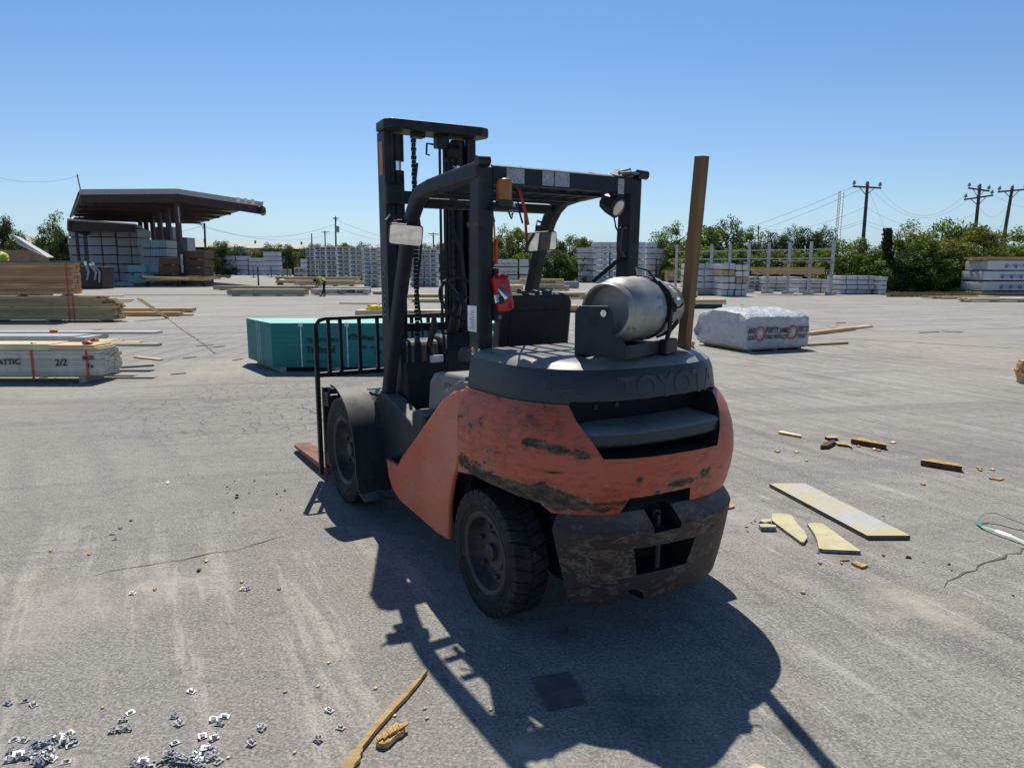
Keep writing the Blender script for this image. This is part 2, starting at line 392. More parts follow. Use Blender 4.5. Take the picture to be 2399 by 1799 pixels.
def leafmat(name, c1, c2, c3):
    m = NT(name)
    geo = m.n('NewGeometry'); rp = geo.outputs['Random Per Island']
    cl = m.noise(.55, 3, .6)
    col = m.mix(m.ramp(cl, .35, .68), tuple(c1), tuple(c2))
    col = m.mix(m.ramp(rp, .72, .95), col, tuple(c3))
    k = m.math('MULTIPLY', m.ramp(rp, 0, 1, .72, 1.25), m.ramp(m.rand(), 0, 1, .8, 1.15))
    y = m.n('VectorMath', operation='SCALE'); m.l(col, y.inputs[0]); m.l(k, y.inputs['Scale'])
    m.col(y.outputs[0]); m.set(.5, 0, .3)
    tr = m.n('BsdfTranslucent'); y2 = m.n('VectorMath', operation='MULTIPLY'); m.l(y.outputs[0], y2.inputs[0]); y2.inputs[1].default_value = (1.3, 1.4, .5); m.l(y2.outputs[0], tr.inputs[0])
    mx = m.n('MixShader'); mx.inputs[0].default_value = .38; m.l(m.b.outputs[0], mx.inputs[1]); m.l(tr.outputs[0], mx.inputs[2]); m.l(mx.outputs[0], m.out.inputs[0])
    return m.m
leaf_olive = leafmat('olive_leaves', (.12, .135, .035), (.22, .215, .05), (.32, .29, .08))
leaf_green = leafmat('green_leaves', (.065, .115, .025), (.15, .20, .035), (.25, .28, .06))
leaf_dark = leafmat('dark_leaves', (.030, .055, .018), (.058, .09, .026), (.10, .13, .04))
bark = simple('bark', (.09, .07, .055), .9, var=.35, scale=5, bump=.5)

# ------------------------------------------------------------------ ground
m = NT('old_asphalt')
P = m.tc.outputs['Object']; s = m.sep(P)
base = m.mix(m.ramp(m.noise(.10, 5, .6), .35, .65), (.295, .278, .25), (.385, .362, .32))
base = m.mix(m.ramp(m.noise(.7, 5, .65), .45, .75, 0, .55), base, (.24, .222, .205))
base = m.mix(m.ramp(m.noise(.33, 4, .6, m.mapping(loc=(9, 4, 0))), .58, .70, 0, .45), base, (.42, .385, .32))
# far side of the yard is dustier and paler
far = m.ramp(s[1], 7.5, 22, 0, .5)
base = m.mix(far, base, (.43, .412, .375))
# tyre sweeps: concentric and straight dark/pale drags
def lin(scale, deg, detail=5, rough=.7, dist=0., loc=(0, 0, 0)):   # streaks running along the direction deg on the ground
    return m.noise(1, detail, rough, m.mapping(scale, (0, 0, R(-deg)), loc, src=P), dist)
right = m.ramp(s[0], .2, 1.5)
wv = lin((.30, 5.5, 1), -68)
patch_ = m.noise(.55, 4, .65, m.mapping(loc=(3, 8, 0)))
base = m.mix(m.math('MULTIPLY', m.math('MULTIPLY', right, m.ramp(patch_, .38, .58)), m.ramp(wv, .52, .66, 0, .6)), base, (.56, .545, .51))
base = m.mix(m.math('MULTIPLY', right, m.ramp(wv, .48, .36, 0, .65)), base, (.175, .17, .163))
fs_ = lin((1.3, 34, 1), -70, 4, .75)
base = m.mix(m.math('MULTIPLY', m.math('MULTIPLY', right, m.ramp(m.noise(1.3, 3, .6), .40, .62)), m.ramp(fs_, .56, .66, 0, .85)), base, (.64, .625, .59))
left = m.math('MULTIPLY', m.ramp(s[0], .2, -.5), m.ramp(s[1], 6.0, 3.6))
wl = lin((.5, 5.0, 1), -62, 5, .72)
base = m.mix(m.math('MULTIPLY', left, m.ramp(wl, .50, .62, 0, .7)), base, (.54, .51, .44))
drag = lin((.12, 1.5, 1), 12, 5, .65, .6)
base = m.mix(m.ramp(drag, .50, .62, 0, .6), base, (.225, .22, .212))
drag2 = lin((.25, 6, 1), 4, 5, .7, .4, (4, 2, 0))
farm = m.ramp(s[1], 6, 12)
base = m.mix(m.math('MULTIPLY', farm, m.ramp(drag2, .52, .64, 0, .45)), base, (.27, .262, .25))
base = m.mix(m.math('MULTIPLY', farm, m.ramp(drag2, .44, .34, 0, .4)), base, (.50, .47, .41))
arc = m.n('TexWave'); arc.wave_type = 'RINGS'; arc.rings_direction = 'Z'; arc.inputs['Scale'].default_value = .55; arc.inputs['Distortion'].default_value = 2.5; arc.inputs['Detail'].default_value = 4; arc.inputs['Detail Scale'].default_value = .8; arc.inputs['Detail Roughness'].default_value = .7
m.l(m.mapping((1, 1, 1), loc=(-10, -16, 0), src=P), arc.inputs['Vector'])
am = m.math('MULTIPLY', m.ramp(arc.outputs[0], .6, .98, 0, .5), m.ramp(m.noise(.16, 3), .42, .6))
base = m.mix(am, base, (.20, .195, .19))
base = m.mix(m.ramp(m.noise(.55, 4, .65, m.mapping(loc=(31, 4, 0))), .60, .70, 0, .4), base, (.31, .25, .19))
base = m.mix(m.ramp(m.noise(.8, 5, .7, m.mapping(loc=(11, 14, 0))), .56, .68, 0, .55), base, (.19, .183, .178))
# exposed aggregate: pale and dark stones of three sizes
agg = m.noise(70, 4, .8); mid = m.noise(26, 5, .8); crs = m.noise(9, 5, .75)
near = m.ramp(s[1], 22, 5, .25, 1)
base = m.mix(m.math('MULTIPLY', near, m.ramp(agg, .50, .62, 0, .6)), base, (.60, .57, .51))
base = m.mix(m.math('MULTIPLY', near, m.ramp(agg, .48, .37, 0, .65)), base, (.12, .113, .108))
base = m.mix(m.ramp(mid, .54, .68, 0, .32), base, (.56, .53, .47))
base = m.mix(m.ramp(mid, .46, .32, 0, .35), base, (.15, .143, .137))
base = m.mix(m.ramp(crs, .54, .70, 0, .42), base, (.50, .475, .43))
base = m.mix(m.ramp(crs, .46, .33, 0, .55), base, (.17, .163, .157))
# alligator cracking in one worn patch behind the fork tips
vo = m.n('TexVoronoi'); vo.feature = 'DISTANCE_TO_EDGE'; vo.inputs['Scale'].default_value = 4.2
dv = m.n('VectorMath', operation='ADD'); m.l(P, dv.inputs[0]); nn = m.n('TexNoise'); nn.inputs['Scale'].default_value = 2.6; m.l(P, nn.inputs['Vector'])
sc = m.n('VectorMath', operation='SCALE'); m.l(nn.outputs['Color'], sc.inputs[0]); sc.inputs['Scale'].default_value = .35; m.l(sc.outputs[0], dv.inputs[1]); m.l(dv.outputs[0], vo.inputs['Vector'])
crk = m.ramp(vo.outputs['Distance'], .028, .010)
dd = m.n('VectorMath', operation='DISTANCE'); m.l(P, dd.inputs[0]); dd.inputs[1].default_value = (-3.1, 9.4, 0)
reg = m.ramp(m.math('ADD', dd.outputs['Value'], m.math('MULTIPLY', m.noise(.8, 3), 1.5)), 3.6, 2.2)
crk = m.math('MULTIPLY', crk, reg)
base = m.mix(m.math('MULTIPLY', crk, .6), base, (.13, .122, .115))
def stain(px_, py_, rad, col_, amt, wob=.6, ns=3.0):
    global base
    g_ = ground_at(px_, py_); d_ = m.n('VectorMath', operation='DISTANCE'); m.l(P, d_.inputs[0]); d_.inputs[1].default_value = (g_.x, g_.y, 0)
    k_ = m.math('ADD', d_.outputs['Value'], m.math('MULTIPLY', m.math('SUBTRACT', m.noise(ns, 4, .7), .5), rad*wob*4))
    base = m.mix(m.math('MULTIPLY', m.ramp(k_, rad*1.25, rad*.1, 0, amt), m.ramp(m.noise(7, 5, .75), .38, .6, .35, 1)), base, col_)
for a_ in ((1860, 1710, .14, (.10, .10, .09), .7), (1480, 1660, .22, (.09, .085, .08), .6), (1330, 1480, .10, (.08, .075, .07), .6), (1700, 1200, .6, (.50, .48, .43), .4), (520, 860, 1.6, (.50, .455, .38), .55), (1250, 1765, .16, (.62, .58, .50), .6), (2150, 1420, .35, (.60, .55, .44), .5),
           (2150, 800, 3.0, (.46, .40, .32), .5), (2350, 840, 2.2, (.48, .42, .33), .5), (160, 1420, .5, (.54, .50, .43), .45), (430, 1370, .28, (.58, .55, .49), .55), (300, 960, 1.4, (.20, .195, .19), .35), (620, 1130, .8, (.20, .195, .19), .3), (60, 1220, .7, (.19, .18, .175), .4), (2250, 1050, 1.2, (.20, .195, .19), .4), (700, 840, 1.5, (.54, .51, .45), .4)):
    stain(*a_)
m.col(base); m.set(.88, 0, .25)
m.bump(m.math('ADD', m.math('MULTIPLY', agg, .6), m.math('ADD', m.math('MULTIPLY', mid, 1.2), m.math('MULTIPLY', crk, -1.0))), .7, .012)
asphalt = m.m
g = MB(); N = 60
xs = [-3000, -600, -150, -60]+[-30+i*4 for i in range(16)]+[60, 150, 600, 3000]
ys = [-600, -60, -10]+[i*4 for i in range(16)]+[90, 160, 400, 1200, 4500]
vs = [(x, y, 0) for y in ys for x in xs]; nx = len(xs)
fs = [(j*nx+i, j*nx+i+1, (j+1)*nx+i+1, (j+1)*nx+i) for j in range(len(ys)-1) for i in range(nx-1)]
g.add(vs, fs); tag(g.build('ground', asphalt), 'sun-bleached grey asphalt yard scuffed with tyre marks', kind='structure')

def strip(name, pts, wd, mat, label=None, z=.004, seed=0, jag=.02, kind='structure'):
    r = random.Random(seed); P = [ground_at(*p) for p in pts]; out = []
    for a, b in zip(P[:-1], P[1:]):
        n = max(2, int((b-a).length/.08))
        for i in range(n): out.append(a.lerp(b, i/n))
    out.append(P[-1]); mb = MB(); vs = []
    for i, p in enumerate(out):
        d = (out[min(i+1, len(out)-1)]-out[max(i-1, 0)]).normalized(); nrm = Vector((-d.y, d.x, 0))
        o = r.uniform(-jag, jag); ww = wd*r.uniform(.35, 1.3)*min(1, min(i, len(out)-1-i)/4+.15)
        vs += [p+nrm*(o-ww/2)+Vector((0, 0, z)), p+nrm*(o+ww/2)+Vector((0, 0, z))]
    mb.add(vs, [(2*i, 2*i+1, 2*i+3, 2*i+2) for i in range(len(out)-1)])
    return tag(mb.build(name, mat), label, kind=kind)
crack_m = simple('crack_dark', (.135, .125, .115), .95)  # one even dark colour for the ground cracks
strip('ground_crack', [(2205, 1374), (2262, 1342), (2330, 1312), (2400, 1288), (2480, 1262)], .016, crack_m, seed=1)
strip('ground_crack', [(165, 1358), (300, 1332), (430, 1311), (560, 1285), (700, 1246)], .010, crack_m, seed=2)
strip('ground_crack', [(394, 748), (430, 775), (480, 808), (505, 830)], .035, crack_m, seed=3, jag=.03)
strip('ground_crack', [(690, 940), (760, 985), (640, 1010)], .012, crack_m, seed=4, jag=.04)
strip('ground_crack', [(1900, 790), (2100, 800), (2399, 818)], .045, crack_m, seed=5, jag=.05)

# ------------------------------------------------------------------ the forklift (local: x forward, y left, z up; rear axle at x=0)
FL = empty('forklift', (.444, 3.84, 0), 2.116, 'worn orange and charcoal forklift with scraped counterweight, parked alone in the yard', 'forklift')
def part(mb, name, mats, smooth=None, bevel=0, parent=None, label=None, **k):
    o = mb.build(name, mats, parent or FL, smooth, bevel, **k)
    if label: o['label'] = label
    return o
def outline(w_, R_, p=2.85, q=2.2, x0=0., xf=.27, n=40):
    pts = [(xf, w_)]
    for i in range(1, n):
        t = math.pi/2 - math.pi*i/n
        sn, cs = math.sin(t), math.cos(t)
        pts.append((x0-R_*abs(cs)**(2/q), w_*math.copysign(abs(sn)**(2/p), sn)))
    pts.append((xf, -w_))
    if xf > x0+.13: pts.insert(1, (x0+.12, w_)); pts.insert(-1, (x0+.12, -w_))
    return pts
def loft(levels, xf=.27, **k):
    mb = MB(); rings = [[(x, y, z) for x, y in outline(w_, R_, xf=xf, **k)] for z, w_, R_ in levels]
    n = len(rings[0]); vs = [v for r in rings for v in r]; fs = []
    for j in range(len(rings)-1):
        for i in range(n): fs.append((j*n+i, j*n+(i+1) % n, (j+1)*n+(i+1) % n, (j+1)*n+i))
    fs.append(tuple(range(n))); fs.append(tuple(range(len(rings)*n-1, (len(rings)-1)*n-1, -1)))
    return mb.add(vs, fs)
def boolean(o, cutters, smooth=28):
    for c in cutters:
        co = c.build('cutter', dark); md = o.modifiers.new('b', 'BOOLEAN'); md.object = co; md.operation = 'DIFFERENCE'; md.solver = 'EXACT'; md.material_mode = 'TRANSFER'
    par = o.parent; o.parent = None; o.matrix_basis = Matrix()
    bpy.context.view_layer.update(); dg = bpy.context.evaluated_depsgraph_get()
    me = bpy.data.meshes.new_from_object(o.evaluated_get(dg), depsgraph=dg)
    for md in list(o.modifiers):
        co = md.object; o.modifiers.remove(md); bpy.data.objects.remove(co, do_unlink=True)
    o.data = me; o.parent = par
    if smooth: smooth_by(me, smooth)
LV_LOW = [(.198, .625, .622), (.205, .632, .630), (.30, .652, .652), (.42, .668, .675), (.56, .682, .698), (.578, .683, .703), (.592, .678, .696), (.655, .655, .625)]
LV_ORG = [(.657, .690, .638), (.70, .695, .655), (.78, .700, .680), (.86, .702, .692), (.93, .700, .688), (1.0, .694, .672), (1.08, .678, .636), (1.135, .655, .592), (1.158, .645, .570)]
LV_TOP = [(1.160, .634, .560), (1.20, .628, .556), (1.27, .618, .545), (1.315, .603, .522), (1.338, .575, .478), (1.350, .54, .42), (1.356, .49, .34)]
def arch_cut(sgn):
    a, b = (.36, .95) if sgn > 0 else (-.95, -.36)
    poly = [(.46, -.1), (.46, .22), (.385, .50), (.34, .63), (.29, .695), (.10, .725), (-.18, .722), (-.39, .700), (-.435, .655), (-.455, .57), (-.468, .40), (-.475, .18), (-.475, -.1)]
    return MB().prism(poly, a, b)
lower = part(loft(LV_LOW, xf=.06), 'lower_counterweight', lower_cw)
pocket = MB().add([(-1, .262, .497), (-1, -.115, .484), (-1, -.085, .345), (-1, .225, .352), (-.50, .262, .497), (-.50, -.115, .484), (-.50, -.085, .345), (-.50, .225, .352)],
                  [(0, 1, 2, 3), (7, 6, 5, 4), (0, 4, 5, 1), (1, 5, 6, 2), (2, 6, 7, 3), (3, 7, 4, 0)])
slot = MB().box(-1, -.56, -.0, .165, .56, .70)
notch = MB().tube([(-1, .215, .195), (-.2, .255, .195)], .078, 24)
boolean(lower, [arch_cut(1), arch_cut(-1), pocket, slot, notch], 30)
cw = part(loft(LV_ORG), 'counterweight', orange_cw)
trap = MB().add([(-1.2, .335, .60), (-1.2, .275, .735), (-1.2, -.085, .735), (-1.2, -.135, .60), (-.54, .335, .60), (-.54, .275, .735), (-.54, -.085, .735), (-.54, -.135, .60)],
                [(3, 2, 1, 0), (4, 5, 6, 7), (0, 4, 7, 3), (3, 7, 6, 2), (2, 6, 5, 1), (1, 5, 4, 0)])
def recess():
    a = [(.53, 1.30), (-.44, 1.30), (-.385, 1.12), (-.265, .905), (.435, .912), (.515, 1.09)]
    n = 6; vs = [(-1.2, y, z) for y, z in a]+[(-.36, y*.92, z+(.03 if z < 1 else 0)) for y, z in a]
    return MB().add(vs, [tuple(range(n)), tuple(range(2*n-1, n-1, -1))]+[(i, i+n, (i+1) % n+n, (i+1) % n) for i in range(n)])
boolean(cw, [arch_cut(1), arch_cut(-1), trap, recess()], 30)
cover = part(loft(LV_TOP), 'engine_cover', cover_paint)
ledge = MB()
n = 5; a = [(.47, 1.02), (.47, 1.172), (-.05, 1.176), (-.43, 1.180), (-.43, 1.02)]
ledge.add([(-1.2, y, z) for y, z in a]+[(-.36, y, z) for y, z in a], [tuple(range(n)), tuple(range(2*n-1, n-1, -1))]+[(i, i+n, (i+1) % n+n, (i+1) % n) for i in range(n)])
boolean(cover, [ledge], 30)
# back of the recess and the louvre across it
part(MB().box(-.40, -.34, -.5, .5, .86, 1.20), 'recess_back', dark)
louv = MB(); top = []; rows = []
for j, (off, zz) in enumerate([(-.24, 1.058), (-.03, 1.046), (-.008, 1.034), (-.004, .988), (-.02, .974), (-.24, .985)]):
    rows.append([(x0, y, zz+.02*(y < 0)*abs(y)) for x0, y in [(-(.655+off)*(1-abs(yy/.70)**2.85)**(1/2.2), yy) for yy in [.47-.78*i/20 for i in range(21)]]])
vs = [v for r in rows for v in r]; nn_ = 21; fs = []
for j in range(6):
    for i in range(20): fs.append((j*nn_+i, j*nn_+i+1, ((j+1) % 6)*nn_+i+1, ((j+1) % 6)*nn_+i))
fs += [tuple(j*nn_ for j in range(6)), tuple(j*nn_+20 for j in range(5, -1, -1))]
part(louv.add(vs, fs), 'louvre', cover_paint, smooth=40)
for y in (.30, .17): part(MB().tube([(-.402, y, 1.125), (-.41, y, 1.125)], .012, 12), 'bolt', rim_m)
# hitch pin in the slot and in the lower pocket
part(MB().tube([(-.63, .085, .35), (-.63, .085, .62)], .016, 12), 'tow_pin', black_steel, smooth=40)
part(MB().lathe([(.028, -.008), (.028, .008), (.014, .008), (.014, -.008)], 16, Matrix.Translation((-.615, .085, .615)) @ Matrix.Rotation(R(90), 4, 'Y'), True), 'tow_pin_ring', black_steel, smooth=40)

# side panels
def side_poly(): return [(1.40, .47), (1.395, .502), (1.16, .516), (1.10, .575), (.54, 1.035), (.49, 1.075), (.42, 1.11), (.35, 1.13), (.285, 1.143), (.285, .72), (.335, .63), (.38, .50), (.445, .245), (.60, .235), (1.20, .262), (1.34, .30), (1.39, .38)]
for sg in (1, -1):
    mb = MB(); P2 = side_poly(); n = len(P2)
    def yo(x, z): return sg*(.700-.055*max(0, (z-.80)/.34)**1.3 - .03*max(0, (.45-z)/.25) - .03*max(0, (x-1.0)/.4))
    vs = [(x, yo(x, z), z) for x, z in P2]+[(x, yo(x, z)-sg*.035, z) for x, z in P2]
    # triangulated fan through an inner ridge gives the slight crown of the pressed panel
    mb.add(vs, [tuple(range(n)), tuple(range(2*n-1, n-1, -1))]+[(i, i+n, (i+1) % n+n, (i+1) % n) for i in range(n)])
    o = part(mb, 'side_panel', orange_panel, bevel=.014)
    o['label'] = 'orange side panel rising from the step to the engine cover'
    # near-black plate inside the panel gap, its shade put in as colour
    part(MB().prism([(.271, .72), (.284, .72), (.284, 1.14), (.271, 1.14)], sg*.50, sg*.64), 'seam', dark)
    part(MB().prism([(.30, .30), (1.34, .34), (1.10, .50), (.54, .98), (.30, 1.08)], sg*.44, sg*.60), 'inner_panel', dark)
    part(MB().prism([(.30, 1.142), (.56, 1.05), (.60, 1.09), (.42, 1.165), (.30, 1.175)], sg*.42, sg*.615), 'hood_edge', grey_pl, bevel=.01)
    # inner body beside the front wheel, step and floor
    part(MB().prism([(1.86, .30), (1.86, .80), (1.72, .91), (1.56, .885), (1.20, .80), (1.12, .76), (1.10, .50), (1.40, .50), (1.36, .30)], sg*.46, sg*.585), 'body_side', char, bevel=.012)
    part(MB().box(1.14, 1.42, *(sorted((sg*.44, sg*.665))), .478, .506), 'step', black_steel, bevel=.006)
    st = MB()
    for i in range(6): st.box(1.18+i*.035, 1.195+i*.035, *(sorted((sg*.58, sg*.655))), .506, .512)
    part(st, 'step_tread', black_steel)
    # front fender: arc over the wheel and a flared flap
    f1 = MB(); hub = (2.133, .405); ang = [84+i*8.5 for i in range(13)]
    pin = [(hub[0]+.47*math.cos(R(a)), hub[1]+.50*math.sin(R(a))) for a in ang]+[(1.60, .215), (1.47, .19)]
    pin = [(x, z) for x, z in pin]; th = .014
    y0, y1 = sg*.585, sg*.800; vs = []
    for i, (x, z) in enumerate(pin):
        a = pin[max(i-1, 0)]; b = pin[min(i+1, len(pin)-1)]; d = Vector((b[0]-a[0], b[1]-a[1])).normalized(); nx_, nz_ = -d.y, d.x
        lip = .0
        vs += [(x, y0, z), (x, y1, z), (x-nx_*th, y1, z-nz_*th), (x-nx_*th, y0, z-nz_*th)]
    fs = [(4*i+k, 4*i+(k+1) % 4, 4*i+4+(k+1) % 4, 4*i+4+k) for i in range(len(pin)-1) for k in range(4)]+[(0, 1, 2, 3), tuple(len(pin)*4-4+k for k in (3, 2, 1, 0))]
    o = part(f1.add(vs, fs), 'fender', grey_pl if False else char, smooth=35)
# chassis core and floor
part(MB().box(-.36, 1.9, -.44, .44, .26, .70), 'chassis', dark)
part(MB().tube([(0, -.58, .33), (0, .58, .33)], .07, 16), 'rear_axle', black_steel, smooth=40)
part(MB().box(1.18, 1.95, -.455, .455, .70, .735), 'floor_plate', black_pl)
fl = MB()
for i in range(12): fl.box(1.22+i*.05, 1.235+i*.05, -.44, .44, .735, .741)
part(fl, 'floor_mat_rib', black_pl)
# engine hood box and seat
part(MB().prism([(.27, .72), (1.20, .72), (1.19, .84), (1.155, 1.06), (1.09, 1.115), (.98, 1.135), (.27, 1.165)], -.44, .455), 'engine_hood', grey_pl, bevel=.03, seg=4)
part(MB().box(.90, 1.13, .462, .60, .58, .885), 'battery_box', char, bevel=.03)
part(MB().prism([(.62, 1.17), (1.14, 1.15), (1.17, 1.22), (1.12, 1.27), (.66, 1.26)], -.25, .25), 'seat_cushion', black_pl, bevel=.03)
bk = MB(); 
def rr(w2, h2, r, n=6):
    out = []
    for cx, cy, a0 in ((w2-r, h2-r, 0), (-w2+r, h2-r, 90), (-w2+r, -h2+r, 180), (w2-r, -h2+r, 270)):
        for i in range(n+1): a = R(a0+90*i/n); out.append((cx+r*math.cos(a), cy+r*math.sin(a)))
    return out
Mseat = Matrix.Translation((.655, -.03, 1.425)) @ Matrix.Rotation(R(-7), 4, 'Y')
def plate(mb, poly, x0, x1, M):
    n = len(poly); vs = [M @ Vector((x0, y, z)) for y, z in poly]+[M @ Vector((x1, y, z)) for y, z in poly]
    return mb.add(vs, [tuple(range(n)), tuple(range(2*n-1, n-1, -1))]+[(i, i+n, (i+1) % n+n, (i+1) % n) for i in range(n)])
sb = part(plate(MB(), rr(.262, .205, .07), -.035, .045, Mseat), 'seat_back', black_pl, bevel=.018)
part(plate(MB(), rr(.19, .135, .02), -.041, -.03, Mseat @ Matrix.Translation((0, 0, -.03))), 'seat_back_panel', black_pl, bevel=.004, parent=sb)
for y in (-.09, .0, .09): part(plate(MB(), rr(.012, .03, .008), -.03, .05, Mseat @ Matrix.Translation((0, y, .195))), 'seat_ridge', black_pl, parent=sb)
# cowl, dashboard, steering wheel, levers, bars
part(MB().prism([(1.56, .72), (1.92, .72), (1.94, 1.18), (1.86, 1.27), (1.70, 1.255), (1.60, 1.12)], .10, .45), 'cowl', black_pl, bevel=.03)
part(MB().prism([(1.60, .72), (1.92, .72), (1.93, 1.24), (1.84, 1.29), (1.68, 1.29), (1.58, 1.18)], -.44, .13), 'dashboard', black_pl, bevel=.03)
part(MB().box(1.585, 1.60, .14, .24, 1.11, 1.16, Matrix.Translation((0, 0, 0))), 'data_plate', white_ink)
part(MB().tube([(1.84, -.02, 1.10), (1.66, -.02, 1.52)], [.05, .032], 14), 'steering_column', black_pl, smooth=40)
Ms = Matrix.Translation((1.645, -.04, 1.565)) @ Matrix.Rotation(R(-62), 4, 'Y')
sw = MB(); sw.tube([Ms @ Vector((.165*math.cos(a*math.pi/16), .165*math.sin(a*math.pi/16), 0)) for a in range(33)], .014, 8, False)
swo = part(sw, 'steering_wheel', black_pl, smooth=60)
sp_ = MB(); sp_.lathe([(.03, -.02), (.045, .0), (.03, .03)], 14, Ms)
for a in (30, 150, 270): sp_.beam(Ms @ Vector((0, 0, 0)), Ms @ Vector((.16*math.cos(R(a)), .16*math.sin(R(a)), 0)), .022, .012)
part(sp_, 'spoke_hub', black_pl, parent=swo)
lv = part(MB().tube([(1.66, .215, 1.22), (1.64, .21, 1.29), (1.60, .20, 1.36), (1.605, .20, 1.43)], [.022, .022, .028, .018], 10), 'lever', black_pl, smooth=50)
for y in (-.12, -.17, -.22): part(MB().tube([(1.72, y, 1.27), (1.66, y, 1.36), (1.63, y, 1.385)], [.008, .008, .018], 8), 'lever', black_pl, smooth=50)
part(MB().tube([(1.78, .03, 1.27), (1.76, .02, 1.31)], .03, 12), 'ignition_knob', black_pl)

# wheels
def wheel(x, y, r, wd, hubr, sg, lugs, steer=0):
    w_ = empty('wheel', (x, y, r)); w_.parent = FL; w_.rotation_euler = (0, 0, steer)
    M = Matrix.Rotation(R(-90), 4, 'X')  # lathe axis -> +Y
    h = wd/2; ri = hubr
    prof = [(ri, -h*.80), (ri+.02, -h*.92), (r*.80, -h), (r*.90, -h*.985), (r*.955, -h*.90), (r*.972, -h*.5), (r*.972, h*.5), (r*.955, h*.90), (r*.90, h*.985), (r*.80, h), (ri+.02, h*.92), (ri, h*.80)]
    mb = MB(); mb.lathe(prof, 56, M, True)
    for s2 in (-1, 1):
        for k in range(lugs):
            a0 = 2*math.pi*(k+(.5 if s2 > 0 else 0))/lugs; da = 2*math.pi/lugs*.84; sk = da*.55
            vs = []
            for (t, yy, rr_) in ((0, h*.985, r*.935), (0, h*.90, r), (0, .0+h*.06, r)):
                for e in (0, 1):
                    a = a0+e*da+(sk if yy < h*.5 else 0); vs.append((math.cos(a)*rr_, s2*yy, math.sin(a)*rr_))
            for (yy, rr_) in ((h*.985, r*.90), (h*.90, r*.94), (h*.06, r*.945)):
                for e in (0, 1):
                    a = a0+e*da+(sk if yy < h*.5 else 0); vs.append((math.cos(a)*rr_, s2*yy, math.sin(a)*rr_))
            mb.add(vs, [(0, 1, 3, 2), (2, 3, 5, 4), (0, 2, 8, 6), (2, 4, 10, 8), (1, 7, 9, 3), (3, 9, 11, 5), (4, 5, 11, 10), (0, 6, 7, 1)])
    for rr_ in (r*.76, r*.86):
        for s2 in (-1, 1): mb.lathe([(rr_-.006, s2*h*.95), (rr_, s2*(h*1.012)), (rr_+.006, s2*h*.95)], 56, M, True)
    o = link('tyre', mb.mesh('tyre', rubber, 30), w_)
    mb = MB(); f = h*.80*sg
    def LP(*p): return [(a, b*sg) for a, b in p]
    mb.lathe(LP((ri+.006, h*.78), (ri+.012, h*.86), (ri+.002, h*.88), (ri-.018, h*.80), (ri-.030, h*.35), (ri*.80, h*.18), (ri*.50, h*.14), (ri*.46, h*.30), (ri*.20, h*.34), (0.004, h*.36)), 40, M, False, False)
    o = link('rim', mb.mesh('rim', rim_m, 30), w_)
    mb = MB()
    for k in range(6):
        a = 2*math.pi*k/6+.3; c_ = Vector((math.cos(a)*ri*.64, sg*h*.16, math.sin(a)*ri*.64)); link('wheel_nut', MB().tube([c_, c_+Vector((0, sg*.025, 0))], .014, 6).mesh('wheel_nut', rim_m), w_)
    mb.tube([(0, sg*h*.30, 0), (0, sg*h*.55, 0)], [ri*.24, ri*.20], 20)
    link('hub', mb.mesh('hub', rim_m, 40), w_)
    return w_
for sg in (1, -1):
    wheel(0, sg*.600, .328, .205, .207, sg, 32)
    wheel(2.133, sg*.605, .405, .29, .252, sg, 32)

# overhead guard
def sweep2d(path, wd, y0, y1):
    n = len(path); vs = []
    for i, p in enumerate(path):
        a = Vector(path[max(i-1, 0)]); b = Vector(path[min(i+1, n-1)]); d = (b-a).normalized(); nrm = Vector((-d.y, d.x))*wd/2
        o_, i_ = Vector(p)+nrm, Vector(p)-nrm
        vs += [(o_.x, y0, o_.y), (o_.x, y1, o_.y), (i_.x, y1, i_.y), (i_.x, y0, i_.y)]
    fs = [(4*i+k, 4*i+(k+1) % 4, 4*i+4+(k+1) % 4, 4*i+4+k) for i in range(n-1) for k in range(4)]+[(0, 1, 2, 3), tuple(4*n-4+k for k in (3, 2, 1, 0))]
    return MB().add(vs, fs)
gp = [(.28, 2.285), (.60, 2.272), (.90, 2.257), (1.04, 2.238), (1.13, 2.19), (1.20, 2.12), (1.255, 2.03), (1.31, 1.93), (1.385, 1.75), (1.47, 1.53), (1.56, 1.30), (1.65, 1.06), (1.72, .86)]
for sg in (1, -1):
    o = part(sweep2d(gp, .088, sg*.478, sg*.562), 'guard_leg', char, bevel=.02)
    o = part(MB().prism([(.30, 1.10), (.415, 1.10), (.385, 2.30), (.27, 2.30)], sg*.462, sg*.55), 'rear_pillar', char, bevel=.012)
    part(MB().box(.24, .42, *(sorted((sg*.40, sg*.57))), 1.155, 1.185), 'pillar_foot', char, bevel=.006)
    part(MB().tube([(.262, sg*.50, 2.325), (.262, sg*.572, 2.322)], .026, 16), 'guard_corner_cap', black_steel, smooth=50)
part(MB().add([(.262, .47, 2.212), (.262, -.47, 2.212), (.30, -.47, 2.212), (.30, .47, 2.212), (.262, .47, 2.305), (.262, -.47, 2.300), (.30, -.47, 2.315), (.30, .47, 2.318)],
     [(0, 3, 2, 1), (4, 5, 6, 7), (0, 1, 5, 4), (1, 2, 6, 5), (2, 3, 7, 6), (3, 0, 4, 7)]), 'roof_rear_beam', char, bevel=.006)
for y_ in (.375, .25, .125, 0, -.125, -.25, -.375): part(MB().box(.305, 1.10, y_-.012, y_+.012, 2.222, 2.262), 'roof_bar', char)
for x_ in (.48, .83, 1.0): part(MB().box(x_-.02, x_+.02, -.474, .474, 2.205, 2.2215), 'roof_bar', char)
part(MB().box(1.10, 1.16, -.476, .476, 2.15, 2.21), 'roof_front_beam', char, bevel=.01)
